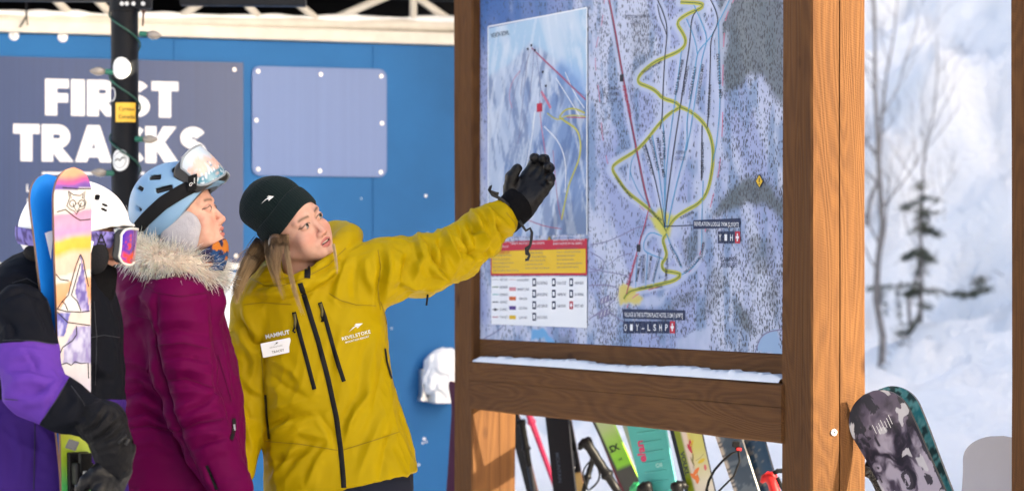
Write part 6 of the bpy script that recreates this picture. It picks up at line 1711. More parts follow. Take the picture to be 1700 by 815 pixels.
def lime(u, v, s, w):
    if v > .62: return (.012, .012, .012)
    if s > LIME_S: return (.015, .015, .014) if not (-.75 < v < -.1 and s > LIME_S + .085 and s < LIME_S + .2) else (.28, .55, .01)
    t = max(0, min(1, (LIME_S - s) / .17)); return (.13 + .15 * t ** 2, .36 + .0 * t, .006 + .18 * t ** 3)
LIME_S = .597
(s_, g_), d = lean('ski', 'lime green and black ski leaning under the middle of the beam', (1004, 705), (1054, 815), 27, .45, FN, M_PRT, M_BLKPL, lime, None, top_ext=.42, m_side=mat('lime_sidewall', (.20, .40, .02), .4))
ski_text(g_, 'X2', uy(g_, 742, d), .0, .026, 0, M_INK, s_, .03); ski_text(g_, 'blz', uy(g_, 761, d), -.1, .011, 0, M_INK, s_, .01)
(s_, g_), d = lean('ski', 'grey green ski with a dark edge just left of the teal ski', (1044, 715), (1062, 772), 11, .66, FN, mat('grey_green_topsheet', (.25, .33, .27), .4), top_ext=.3)
pole('ski pole with a green ringed grip below the lime ski', (1058, 806), (1082, 850), kd(1060, .42), mat('green_grip', (.02, .28, .10), .5), M_SHAFT, .009, False, 1.2)
pole('black pole grip in front of the teal ski, lower left', (1072, 806), (1090, 850), kd(1070, .38), M_BLKPL, M_SHAFT, .009, False, 1.3)
# teal ski: moulded cross ridges and pink lettering
M_TEAL = mat('teal_topsheet', (.055, .34, .335), .38, spec=.3, coat=.2)
(sT, gT), d = lean('ski', 'wide teal ski with pink lettering down its right side', (1076, 718), (1095, 815), 57, .42, (-.56, -.83, .1), M_TEAL, M_BLKPL, None, None, top_ext=.42, m_side=mat('pale_teal_sidewall', (.08, .30, .30), .4))
for k in range(9):
    u = uy(gT, 716 + k * 16.5, d); mb = MB(); mb.tube([on_ski(gT, u - .0010 * abs(v), v * .62 - .05, -.0016 + .0042 * (1 - abs(v) ** 4)) for v in np.linspace(-1, 1, 9)], .0032, 6, flat=.6); mb.build('moulded_ridge', M_TEAL, sT, smooth=True)
ski_text(gT, 'elan', uy(gT, 746, d), .55, .034, -1, mat('pink_print', (.50, .012, .10), .4), sT, .03, wide=1.1)
ski_text(gT, 'IIO', uy(gT, 772, d), -.30, .016, 0, mat('pale_teal_print', (.35, .62, .60), .4), sT, .01)
pole('black pole grip in front of the teal ski, lower right', (1124, 806), (1132, 850), kd(1120, .38), M_BLKPL, M_SHAFT, .009, False, 1.35, -1)
(s_, g_), d = lean('ski', 'slim dark navy ski right of the teal ski', (1122, 722), (1145, 815), 13, .62, FN, mat('navy_topsheet', (.010, .014, .030), .4, spec=.2), top_ext=.42)
# white floral ski
def floral(u, v, s, w):
    if v > .52: return (.16, .22, .006)
    t = max(0, min(1, (.60 - s) / .14)); return (.56 - .08 * t * (v < 0), .53 - .04 * t, .46 - .32 * t * (v < .1))
(sF, gF), d = lean('ski', 'white floral ski with a yellow green lettered edge', (1145, 725), (1166, 815), 40, .45, (-.56, -.83, .1), M_PRT, M_BLKPL, floral, None, top_ext=.42, m_side=M_SHAFT)
ski_text(gF, 'VOLKL', uy(gF, 765, d), .755, .017, 1, mat('dark_green_print', (.02, .035, .01), .4), sF, .05, wide=1.25)
def leafs(g, parent, u, v, ru, rv, ang, m, name='printed_leaf'):
    n = 14; c, s = math.cos(ang), math.sin(ang); pts = []
    for k in range(n):
        q = 2 * math.pi * k / n; a, b = ru * math.cos(q), rv * math.sin(q) * (1 - .5 * abs(math.cos(q)) ** 3); pts.append((u + (a * c - b * s) / g[4], v + (a * s + b * c) / g[5](u)))
    return link(name, mesh_np(name, np.array([tuple(on_ski(g, p[0], max(-.98, min(.98, p[1])), .0011)) for p in pts]), [tuple(range(n))], smooth=False), parent, m)
MO, MR, MY, MG = [mat(n_, c, .4) for n_, c in (('orange_print', (.62, .16, .03)), ('crimson_print', (.42, .02, .05)), ('ochre_print', (.55, .42, .03)), ('olive_print', (.22, .20, .08)))]
UF = uy(gF, 750, d) - .375
for a in ((.352, .02, .022, .006, .2, MR), (.362, .12, .020, .006, -.3, MR), (.348, -.12, .014, .005, .7, MY), (.404, -.55, .018, .007, 1.2, MY), (.432, .05, .022, .007, .9, MO), (.446, .30, .020, .008, -.7, MO), (.455, .10, .018, .008, .2, MO), (.392, .05, .020, .003, .3, MG), (.40, .16, .018, .003, -.2, MG), (.425, -.72, .012, .006, .1, mat('rose_print', (.55, .12, .14), .4))): leafs(gF, sF, a[0] + UF, *a[1:])
for pts in (((.36, .05), (.37, .12), (.38, .0), (.40, .12), (.41, .05), (.42, .2)), ((.385, -.8), (.395, -.5), (.40, -.1)), ((.43, -.1), (.44, 0), (.46, -.1)), ((.35, .35), (.36, .30), (.358, .18))): ski_line(gF, [(p[0] + UF, p[1]) for p in pts], .0009, 'printed_stem', MG, sF)
# two blue skis with a hanging strap
def navy1(u, v, s, w, n):
    l = (abs((s * 9) % 1 - .5) < .08) or n > .62
    if v > .70: return (.34, .30, .26) if (s * 60) % 1 > .3 else (.05, .05, .06)
    return (.085, .11, .14) if l else (.035, .055, .085)
(s_, g_), d = lean('ski', 'slate blue ski with grey stripes, the left one of the two blue skis', (1212, 730), (1240, 815), 36, .45, (-.56, -.83, .1), M_PRT, M_BLKPL, navy1, lambda u, v, s, w: [fbm(q3(s * 30, v * 2, 1.), 15, 3)], top_ext=.42, m_side=mat('pale_sidewall', (.45, .44, .42), .4), nu=160)
def navy2(u, v, s, w, n):
    if v > .74: return (.20, .24, .30) if n > .48 else (.03, .05, .09)
    return (.13, .14, .16) if (n > .60 and abs(v) < .45) else (.018, .050, .105)
(s_, g_), d = lean('ski', 'speckled deep blue ski, the right one of the two blue skis', (1250, 735), (1274, 815), 37, .52, (-.56, -.83, .1), M_PRT, M_BLKPL, navy2, lambda u, v, s, w: [fbm(q3(s * 60, v * 5, 4.), 18, 3)], top_ext=.42, m_side=M_SHAFT, nu=160)
dd = kd(1225, .38)
loop = thing('pole_strap', 'long black pole strap looped in front of the two blue skis', 'strap', P(1225, 760, dd))
mb = MB(); mb.tube([P(x, y, dd - .01 * k) for k, (x, y) in enumerate(((1224, 742), (1226, 748), (1215, 752), (1200, 764), (1186, 780), (1177, 797), (1173, 812), (1176, 822)))], .010, 8, flat=.25, ref=(1, 0, 1)); mb.build('webbing', M_STRAP, loop, smooth=True)
mb = MB(); mb.tube([P(x, y, dd - .02) for x, y in ((1226, 748), (1228, 765), (1218, 790), (1205, 803), (1192, 816))], .0035, 6); mb.build('cord', M_STRAP, loop, smooth=True)
mb = MB(); mb.box(P(1222, 737, dd), (.013, 0, 0), (0, .012, 0), (0, 0, .010), .003); mb.build('buckle', M_BLKPL, loop)
mb = MB(); mb.tube([P(1223, 745, dd - .015), P(1231, 746, dd - .015)], .005, 8); mb.build('red_button', mat('red_plastic', (.55, .015, .02), .4), loop)
M_REDG = mat('red_grip_rubber', (.42, .010, .012), .45, spec=.3)
pole('ski pole with a bright red grip beside the right kiosk post', (1279, 790), (1297, 850), kd(1285, .40), M_REDG, M_SHAFT, .012, False, 1.25)
st = thing('pole_strap', 'short black strap hanging from the red pole grip', 'strap', P(1290, 785, kd(1285, .40)))
mb = MB(); mb.tube([P(x, y, kd(1285, .38)) for x, y in ((1284, 786), (1291, 781), (1302, 781), (1310, 786))], .008, 6, flat=.3, ref=(0, 0, 1)); mb.tube([P(x, y, kd(1285, .38)) for x, y in ((1290, 792), (1297, 806), (1304, 818))], .007, 6, flat=.3); mb.build('webbing', M_STRAP, st, smooth=True)

# ------------------------------------------------------------------ snowboards by the sunlit post
def marble_n(u, v, s, w):
    q = q3(s * 7, w * 9, 3.); wv = fbm(q, 22, 4); return [fbm(q * 1.7 + wv[:, None] * 3, 24, 5), vnoise(q3(s * 26 + wv * 6, w * 30, 5.), 29), fbm(q3(s * 9 + wv * 8, w * 26, 8.), 33, 3)]
def marble(u, v, s, w, n, n2, n3):
    dk, md, lt = (.010, .009, .016), (.075, .055, .090), (.34, .30, .36)
    base = sstep(.40, .58, np.array(n + (s - .26) * .55)); k_ = float(sstep(.12, .30, np.array(s + (n - .5) * .5))); c = lerp3(lerp3(dk, md, float(sstep(.42, .62, np.array(n)))), lerp3(md, lt, float(base)), k_)
    if n3 > .585: c = lerp3(c, dk, .92)
    if n2 > .84: c = lerp3(c, (.46, .44, .46), .9)
    return c
dS = 8.50
sa, sb_ = P(1443, 656, dS + .10), P(1519, 815, dS - .02)
ax = (sb_ - sa).normalized(); tail = sb_ + ax * ((sb_.z - .02) / -ax.z)
brd, gS = ski('snowboard', 'dark marbled purple and white snowboard leaning on the sunlit post', sa, tail, .205, (-.60, -.80, .10), M_ART, M_BLKPL, marble, marble_n, cat='snowboard', shape='board', rocker=.03, tail_up=.02, thick=.012, nu=420, nv=80, m_side=M_BLKPL)
for k in range(7): ski_line(gS, [(.075 + .004 * (k % 3), -.35 + k * .10), (.10 + .006 * (k % 2), -.33 + k * .10)], .0009, 'printed_drip', M_PRINT, brd)
def tealb(u, v, s, w, n): return (.02, .05, .06) if n > .60 else lerp3((.02, .17, .22), (.16, .38, .40), max(0, min(1, (n - .35) * 3)))
sa2, sb2 = P(1469, 647, dS + .22), P(1538, 815, dS + .10); ax2 = (sb2 - sa2).normalized()
brd2, gS2 = ski('snowboard', 'teal patterned snowboard tip showing behind the marbled snowboard', sa2, sb2 + ax2 * ((sb2.z - .02) / -ax2.z), .185, (-.60, -.80, .10), M_ART, mat('pale_board_base', (.45, .5, .52), .4), tealb, lambda u, v, s, w: [fbm(q3(s * 40, w * 40, 3.), 44, 3)], cat='snowboard', shape='board', rocker=.03, thick=.012, nu=120, nv=20, m_side=M_SHAFT)
bd = thing('snowboard_binding', 'black snowboard binding strap between the post and the marbled snowboard', 'binding', P(1450, 800, dS + .3))
dB = dS + .25
mb = MB(); mb.tube([P(x, y, dB) for x, y in ((1436, 772), (1450, 778), (1462, 795), (1474, 822))], .030, 10, flat=.4); mb.build('highback', M_BLKPL, bd, smooth=True)
mb = MB(); mb.tube([P(x, y, dB - .05) for x, y in ((1434, 780), (1450, 788), (1462, 806), (1470, 830))], .016, 8, flat=.5); mb.build('strap', mat('grey_strap', (.03, .032, .035), .6, bump=.5, bscale=90), bd, smooth=True)
mb = MB()
for k in range(7): mb.box(P(1440 + k * 4.6, 783 + k * 6, dB - .068), (.007, 0, .004), (0, .004, 0), (-.002, 0, .004), .001)
o = mb.build('ladder_teeth', M_SHAFT, bd); o['kind'] = 'stuff'
dW = 8.3
wa, wb = P(1676, 727, dW), P(1650, 900, dW - .05); axw = (wb - wa).normalized()
ski('snowboard', 'plain pale grey snowboard half hidden by the kiosk post at the right edge', wa, wb + axw * ((wb.z - .02) / -axw.z), .27, (-.62, -.78, .12), mat('pale_grey_sheet', (.34, .325, .35), .4, var=.06, vscale=5, spec=.3), M_BLKPL, None, None, cat='snowboard', shape='board', rocker=.03, thick=.011, m_side=M_SHAFT)
# ------------------------------------------------------------------ the printed trail map in the kiosk
MI = .036
SM0, SM1 = .0015, BAY - PW - .0015
def mp(px, py, off=0.0):
    """kiosk coordinates (s, z) of a photograph pixel on the map plane"""
    o = Vector((0, 0, CZ)); d = P(px, py, 1) - o; q = K(0, MI - off, CZ); t = (q - o).dot(NV) / d.dot(NV); p = o + d * t
    return ((p - CL).dot(DV), p.z)
def mpt(s, z, off): return K(s, MI - off, z)
tmap = thing('trail_map', 'large printed ski trail map with yellow and blue runs in the timber kiosk', 'map', K(1.2, MI, ZM0))
M_MAP = bpy.data.materials.new('printed_map_sheet'); M_MAP.use_nodes = True
nt = M_MAP.node_tree; bs = nt.nodes['Principled BSDF']; N_ = nt.nodes.new; Lk = nt.links.new
bs.inputs['Roughness'].default_value = .45; bs.inputs['Specular IOR Level'].default_value = .2
at = N_('ShaderNodeAttribute'); at.attribute_name = 'Col'; uvn = N_('ShaderNodeAttribute'); uvn.attribute_name = 'board'
den = N_('ShaderNodeAttribute'); den.attribute_name = 'trees'
# little printed trees: one upright stroke per cell, dropped where the wood is thin
def strokes(sx_, sz_, seed, lo_, hi_):
    m = N_('ShaderNodeMapping'); m.inputs['Scale'].default_value = (sx_, sz_, 1); m.inputs['Location'].default_value = (seed, seed * .7, 0); Lk(uvn.outputs['Vector'], m.inputs[0])
    v = N_('ShaderNodeTexVoronoi'); v.voronoi_dimensions = '2D'; v.inputs['Scale'].default_value = 1; v.inputs['Randomness'].default_value = .85; Lk(m.outputs[0], v.inputs['Vector'])
    r = N_('ShaderNodeMapRange'); r.inputs[1].default_value = lo_; r.inputs[2].default_value = hi_; r.inputs[3].default_value = 1; r.inputs[4].default_value = 0; Lk(v.outputs['Distance'], r.inputs[0])
    sp = N_('ShaderNodeSeparateColor'); Lk(v.outputs['Color'], sp.inputs[0])
    lt = N_('ShaderNodeMath'); lt.operation = 'LESS_THAN'; Lk(sp.outputs[0], lt.inputs[0]); Lk(den.outputs['Fac'], lt.inputs[1])
    mu = N_('ShaderNodeMath'); mu.operation = 'MULTIPLY'; Lk(r.outputs[0], mu.inputs[0]); Lk(lt.outputs[0], mu.inputs[1]); return mu.outputs[0], sp.outputs[1]
a1, c1_ = strokes(62, 34, 3.1, .20, .32); a2, c2_ = strokes(92, 48, 8.7, .20, .32); a3, c3_ = strokes(120, 64, 14.3, .16, .30)
mxm = N_('ShaderNodeMath'); mxm.operation = 'MAXIMUM'; Lk(a1, mxm.inputs[0]); Lk(a2, mxm.inputs[1])
mx3 = N_('ShaderNodeMath'); mx3.operation = 'MAXIMUM'; Lk(mxm.outputs[0], mx3.inputs[0]); Lk(a3, mx3.inputs[1]); mxm = mx3
fm = N_('ShaderNodeMath'); fm.operation = 'MULTIPLY'; fm.inputs[1].default_value = .88; Lk(mxm.outputs[0], fm.inputs[0])
tc = N_('ShaderNodeMix'); tc.data_type = 'RGBA'; tc.inputs[6].default_value = (.010, .014, .032, 1); tc.inputs[7].default_value = (.035, .042, .050, 1); Lk(c1_, tc.inputs[0])
mxc = N_('ShaderNodeMix'); mxc.data_type = 'RGBA'; Lk(fm.outputs[0], mxc.inputs[0]); Lk(at.outputs['Color'], mxc.inputs[6]); Lk(tc.outputs[2], mxc.inputs[7]); Lk(mxc.outputs[2], bs.inputs['Base Color'])

# painted ground of the map: snow, blue shade, grey-green forest, worked out on a fine grid in photograph-like coordinates
ns, nz = 240, 300
S_ = np.linspace(SM0, SM1, ns); Zz = np.linspace(ZM0 + .001, ZM1, nz)
SS, ZZ = np.meshgrid(S_, Zz, indexing='ij'); sf, zf = SS.ravel(), ZZ.ravel()
PT = np.array([tuple(mpt(s, z, 0)) for s, z in zip(sf, zf)]); PX = to_px(PT); px_, py_ = PX[:, 0], PX[:, 1]
Qm = np.stack([sf * 1.0, zf * 1.0], 1)
n1 = fbm(Qm * 3.2, 61, 5); n2 = fbm(np.stack([sf * 5 + zf * 2.5, zf * 2.2 - sf * .8], 1), 67, 5); n3 = fbm(Qm * np.array((16, 7)), 71, 4)
snow_c = np.array((.56, .61, .80)); blue_c = np.array((.17, .28, .50)); deep_c = np.array((.035, .13, .40)); for_c = np.array((.085, .115, .135)); lilac = np.array((.34, .40, .68))
C = lilac * np.ones((len(sf), 1)); f = sstep(.38, .62, n2)[:, None]; C = C * (1 - f) + snow_c * f
f = (sstep(.50, .72, n3) * .8)[:, None]; C = C * (1 - f) + blue_c * f
f = (sstep(1010, 830, px_) * sstep(130, 20, py_ + (n1 - .5) * 120))[:, None]; C = C * (1 - f * .9) + (deep_c * (1 - sstep(.5, .7, n2)[:, None] * .75) + snow_c * sstep(.5, .7, n2)[:, None] * .75) * f * .9
def poly_mask(poly, soft=8.0):
    """soft mask of a photograph-pixel polygon"""
    ins = np.zeros(len(px_), bool); dm = np.full(len(px_), 1e9); n = len(poly); Q = np.stack([px_ + (n1 - .5) * 40, py_ + (n2 - .5) * 60], 1)
    for i in range(n):
        a, b = poly[i], poly[(i + 1) % n]
        c = ((a[1] > Q[:, 1]) != (b[1] > Q[:, 1])); xi = (b[0] - a[0]) * (Q[:, 1] - a[1]) / ((b[1] - a[1]) if b[1] != a[1] else 1e-9) + a[0]; ins ^= c & (Q[:, 0] < xi)
        dm = np.minimum(dm, seg_dist(Q, a, b)[0])
    return sstep(-soft, soft, np.where(ins, dm, -dm))
trees = .42 + .35 * (n1 - .5) * 2
dark = np.zeros(len(sf))
for pl, k in (([(1192, -10), (1300, -10), (1300, 190), (1262, 125), (1225, 130), (1203, 150), (1190, 60)], .85), ([(1180, 362), (1196, 330), (1240, 292), (1262, 280), (1300, 330), (1296, 352), (1262, 330), (1225, 345)], .9), ([(1202, 10), (1230, 30), (1215, 160), (1200, 130)], .5),
              ([(1040, 40), (1080, 20), (1090, 100), (1050, 160)], .25), ([(1220, 505), (1250, 520), (1260, 560), (1235, 545)], .8), ([(1240, 400), (1275, 390), (1285, 450), (1260, 470)], .5), ([(1130, 400), (1170, 370), (1165, 420), (1135, 440)], .5), ([(1085, 505), (1150, 470), (1155, 490), (1090, 520)], .45),
              ([(1180, 440), (1210, 470), (1190, 520), (1160, 530)], .35), ([(1275, 500), (1300, 440), (1300, 540)], .5), ([(925, 540), (945, 540), (940, 572), (925, 570)], .6)):
    dark = np.maximum(dark, poly_mask(pl) * k)
C = C * (1 - dark[:, None]) + for_c * dark[:, None]; trees = np.maximum(trees, np.where(dark > .2, .72, 0))
cleared = np.zeros(len(sf))
def near_line(pts, w):
    dm = np.full(len(px_), 1e9); Q = np.stack([px_, py_], 1)
    for i in range(len(pts) - 1): dm = np.minimum(dm, seg_dist(Q, pts[i], pts[i + 1])[0])
    return 1 - sstep(w * .6, w, dm)
TR = []      # (points, colour key, width px)
Y, BK, BL, RD, GR, PK, GY = 'yellow', 'black', 'blue', 'red', 'green', 'pink', 'grey'
last = [(1130, 4), (1168, 6), (1166, 14), (1140, 24), (1122, 38), (1134, 55), (1140, 70), (1132, 84), (1104, 96), (1085, 104), (1062, 124), (1058, 138), (1078, 145), (1090, 152), (1100, 164), (1122, 170), (1130, 178)]
loop_r = [(1130, 178), (1145, 184), (1165, 200), (1176, 216), (1183, 238), (1185, 262), (1180, 300), (1172, 325), (1158, 340), (1138, 350), (1120, 362), (1108, 380)]
loop_l = [(1130, 178), (1110, 190), (1095, 205), (1072, 235), (1055, 252), (1020, 272), (1016, 282), (1028, 300), (1040, 318), (1062, 335), (1084, 352), (1100, 372), (1107, 384)]
low_y = [(1107, 388), (1100, 398), (1104, 410), (1108, 425), (1098, 438), (1102, 450), (1122, 452), (1132, 456), (1120, 466), (1095, 472), (1060, 480), (1044, 484), (1036, 496)]
for pts in (last, loop_r, loop_l, low_y): TR.append((pts, Y, 6.8))
for pts in (last, loop_r, loop_l, low_y): TR.append((pts, GR, 1.8))
TR += [([(1092, 0), (1100, 18), (1107, 38), (1108, 60), (1104, 95), (1101, 150), (1100, 195), (1096, 215)], BK, 1.8), ([(1092, 8), (1096, 30), (1104, 48), (1107, 58)], BK, 1.5), ([(1160, 15), (1148, 30), (1146, 70), (1138, 120), (1130, 178), (1120, 240), (1112, 300), (1106, 345), (1104, 378)], BK, 1.8),
       ([(1180, 0), (1190, 20), (1193, 40), (1180, 64), (1180, 100), (1176, 200), (1174, 215)], BK, 1.6), ([(1166, 208), (1165, 300)], BK, 1.8), ([(1212, 0), (1195, 35), (1180, 64), (1160, 84), (1156, 100), (1150, 150), (1140, 200), (1142, 240), (1122, 310), (1108, 380)], BL, 1.8),
       ([(1193, 40), (1195, 120), (1196, 180), (1190, 240), (1184, 270)], BL, 1.6), ([(1152, 8), (1162, 30), (1172, 55), (1174, 70), (1165, 100), (1155, 160), (1148, 210), (1140, 250)], BL, 1.6), ([(1140, 32), (1150, 55), (1156, 75), (1158, 90)], BL, 1.6), ([(1132, 84), (1126, 130), (1118, 190), (1108, 260), (1104, 330), (1105, 378)], BL, 1.6),
       ([(1100, 195), (1104, 240), (1103, 310), (1106, 378)], BL, 1.5), ([(1072, 240), (1085, 285), (1096, 335), (1104, 378)], BK, 1.5), ([(1083, 225), (1092, 270), (1100, 330), (1105, 378)], BL, 1.5), ([(1055, 255), (1047, 272), (1046, 300)], BL, 1.3), ([(1046, 285), (1060, 320), (1085, 350)], BL, 1.2),
       ([(1012, 0), (1020, 40), (1032, 110), (1046, 190), (1060, 260), (1072, 320), (1080, 345)], RD, 2.2), ([(1010, 0), (1018, 40), (1030, 110), (1044, 190), (1058, 260), (1070, 320), (1078, 345)], BK, 1.0), ([(1078, 345), (1072, 370), (1060, 410), (1050, 450), (1040, 490)], RD, 2.0), ([(1004, 0), (1000, 40), (990, 75), (988, 110), (996, 160), (1000, 230), (1010, 275)], PK, 1.4),
       ([(1219, 0), (1204, 30), (1202, 70), (1200, 130), (1200, 220), (1194, 290), (1180, 340), (1172, 380), (1164, 420), (1148, 450), (1120, 468), (1080, 480), (1050, 492), (1040, 512)], PK, 1.6), ([(1165, 420), (1166, 340), (1168, 300)], BL, 1.3), ([(1107, 388), (1115, 410), (1125, 425), (1132, 445)], BL, 1.6), ([(1100, 392), (1080, 384), (1070, 398), (1068, 416), (1085, 424), (1102, 430)], BL, 1.6),
       ([(1132, 456), (1150, 446), (1160, 430)], BL, 1.6), ([(1060, 420), (1056, 450), (1056, 478)], BL, 1.2), ([(1076, 420), (1074, 450), (1072, 478)], BL, 1.2), ([(1095, 430), (1088, 455), (1085, 474)], BL, 1.2), ([(1040, 318), (1052, 330), (1068, 348), (1084, 362)], PK, 1.3),
       ([(980, 406), (1000, 404), (1030, 392), (1060, 376), (1080, 374)], GY, 1.6), ([(980, 418), (1004, 432), (1002, 444), (990, 450), (978, 452)], GY, 1.6), ([(980, 446), (1010, 452), (1040, 456), (1050, 470)], GY, 1.6), ([(978, 474), (1010, 472), (1030, 480), (1020, 500), (985, 525), (978, 530)], GY, 1.8), ([(985, 525), (1010, 515), (1030, 532), (1060, 545), (1090, 552)], GY, 1.8), ([(1080, 562), (1096, 556), (1094, 575)], GY, 1.4), ([(1254, 585), (1262, 560), (1276, 550), (1297, 547)], GY, 2.0),
       ([(803, 562), (830, 548), (840, 534)], GY, 1.8), ([(1010, 440), (1030, 424), (1050, 420)], GY, 1.2)]
for pts, key, w in TR:
    if key in (Y, BL, BK): cleared = np.maximum(cleared, near_line(pts, 8 if key != Y else 12))
for pl in ([(1098, 300), (1130, 330), (1140, 345), (1125, 390), (1100, 395), (1085, 350)], [(1060, 480), (1110, 470), (1080, 500), (1050, 500)], [(1125, 545), (1182, 545), (1185, 590), (1120, 590)], [(1180, 100), (1205, 40), (1203, 140), (1195, 260), (1185, 260)]): cleared = np.maximum(cleared, poly_mask(pl, 5))
C = C * (1 - .65 * cleared[:, None]) + np.array((.54, .60, .80)) * .65 * cleared[:, None]; trees = trees * (1 - cleared)
f = poly_mask([(1070, 350), (1085, 338), (1105, 345), (1120, 352), (1112, 388), (1098, 380), (1078, 366)], 4); C = C * (1 - f[:, None]) + np.array((.62, .58, .12)) * f[:, None]; trees *= 1 - f
f = poly_mask([(1028, 482), (1052, 476), (1060, 486), (1048, 508), (1034, 512), (1028, 498)], 3); C = C * (1 - f[:, None]) + np.array((.66, .56, .16)) * f[:, None]; trees *= 1 - f
f = poly_mask([(1262, 590), (1270, 566), (1300, 552), (1310, 600)], 2); C = C * (1 - f[:, None]) + np.array((.30, .46, .72)) * f[:, None]; trees *= 1 - f
f = poly_mask([(884, 575), (886, 556), (905, 551), (925, 554), (940, 575)], 2); C = C * (1 - f[:, None]) + np.array((.14, .40, .74)) * f[:, None]; trees *= 1 - f
trees *= .6 + .4 * sstep(.35, .6, n1); trees *= sstep(980, 1000, px_) * .6 + .4
idx = np.arange(ns * nz).reshape(ns, nz); Fm = np.stack([idx[:-1, :-1].ravel(), idx[1:, :-1].ravel(), idx[1:, 1:].ravel(), idx[:-1, 1:].ravel()], 1)
me = mesh_np('printed_sheet', PT, Fm, cols=np.clip(C * .74, 0, 1))
a_ = me.attributes.new('board', 'FLOAT_VECTOR', 'POINT'); a_.data.foreach_set('vector', np.stack([sf, zf, sf * 0], 1).astype(np.float32).ravel())
a_ = me.attributes.new('trees', 'FLOAT', 'POINT'); a_.data.foreach_set('value', trees.astype(np.float32))
sheet_o = link('printed_sheet', me, tmap, M_MAP)
mb = MB(); mb.box(K((SM0 + SM1) / 2, MI + .012, (ZM0 + ZM1) / 2 + .001), DV * (SM1 - SM0) / 2, NV * .010, UPV * ((ZM1 - ZM0) / 2 - .001)); mb.build('backing_board', M_WOOD, tmap)

def ink(n, c): return mat('ink_' + n, c, .5, spec=.15)
INK = {Y: ink('yellow', (.42, .40, .06)), BK: ink('black', (.012, .013, .025)), BL: ink('blue', (.06, .28, .50)), RD: ink('red', (.36, .05, .10)), GR: ink('green', (.09, .15, .04)), PK: ink('pink', (.48, .14, .22)), GY: ink('grey', (.17, .16, .28)),
       'white': ink('white', (.66, .68, .72)), 'navy': ink('navy', (.012, .022, .07)), 'crimson': ink('crimson', (.40, .018, .045)), 'amber': ink('amber', (.62, .40, .02)), 'teal': ink('teal', (.05, .32, .36)), 'orange': ink('orange', (.55, .13, .04)), 'violet': ink('violet', (.07, .035, .22)), 'rose': ink('rose', (.58, .25, .28)), 'greyink': ink('greyink', (.10, .11, .16))}
MPX = 10.0 / FPX
def smooth_pts(pts, it=2):
    for _ in range(it):
        q = [pts[0]]
        for i in range(len(pts) - 1):
            a, b = pts[i], pts[i + 1]; q += [(a[0] * .75 + b[0] * .25, a[1] * .75 + b[1] * .25), (a[0] * .25 + b[0] * .75, a[1] * .25 + b[1] * .75)]
        pts = q + [pts[-1]]
    return pts
def mline(pts, w, key, off, name, parent, dash=0, smooth=2):
    """printed line: flat ribbon on the sheet"""
    pts = [p for p in smooth_pts(list(pts), smooth)]; A_ = [Vector((*mp(x, y), 0)) for x, y in pts]; hw = w * MPX / 2; V, F = [], []
    for i, p in enumerate(A_):
        t = A_[min(i + 1, len(A_) - 1)] - A_[max(i - 1, 0)]; t.normalize(); n = Vector((-t.y, t.x, 0))
        # lines keep their printed width across the sheet
        V += [tuple(mpt(p.x + n.x * hw * 1.7, p.y + n.y * hw, off)), tuple(mpt(p.x - n.x * hw * 1.7, p.y - n.y * hw, off))]
    for i in range(len(A_) - 1):
        if dash and (i // dash) % 2: continue
        F.append((2 * i, 2 * i + 2, 2 * i + 3, 2 * i + 1))
    o = link(name, mesh_np(name, np.array(V), F, smooth=False), parent, INK[key])
    if dash: o['kind'] = 'stuff'
    return o
order = {GY: .0006, PK: .0008, Y: .0010, BL: .0012, BK: .0014, RD: .0016, GR: .0018}
for k, (pts, key, w) in enumerate(TR): mline(pts, w, key, order[key] + k * .000004, 'trail_line', tmap, dash=2 if key == PK else 0)
def mrect(x0, y0, x1, y1, key, off, name, parent):
    """rectangle in board coordinates whose corners are seen at these pixels"""
    s0, za = mp(x0, (y0 + y1) / 2); s1, zb = mp(x1, (y0 + y1) / 2); xm = (x0 + x1) / 2; z1, z0 = mp(xm, y0)[1], mp(xm, y1)[1]
    return link(name, mesh_np(name, np.array([tuple(mpt(s, z, off)) for s, z in ((s0, z0), (s1, z0), (s1, z1), (s0, z1))]), [(0, 1, 2, 3)], smooth=False), parent, INK[key] if isinstance(key, str) else key)
def mtext(txt, x, y, hpx, ang, key, off, parent, wpx=None, bold=0.0, name='map_lettering', space=1.0):
    """letters printed on the map: centre pixel, cap height in px, angle on the picture, total length in px"""
    V, F = text2d(txt, bold, space); 
    if not len(V): return
    wid = max(1e-6, V[:, 0].max() - V[:, 0].min()); sx_ = (wpx / wid) if wpx else hpx * .75
    c, s = math.cos(math.radians(ang)), math.sin(math.radians(ang)); pts = []
    for a, b in V:
        qx, qy = x + a * sx_ * c - b * hpx * s, y - (a * sx_ * s + b * hpx * c); pts.append(tuple(mpt(*mp(qx, qy), off)))
    return link(name, mesh_np(name, np.array(pts), F, smooth=False), parent, INK[key])
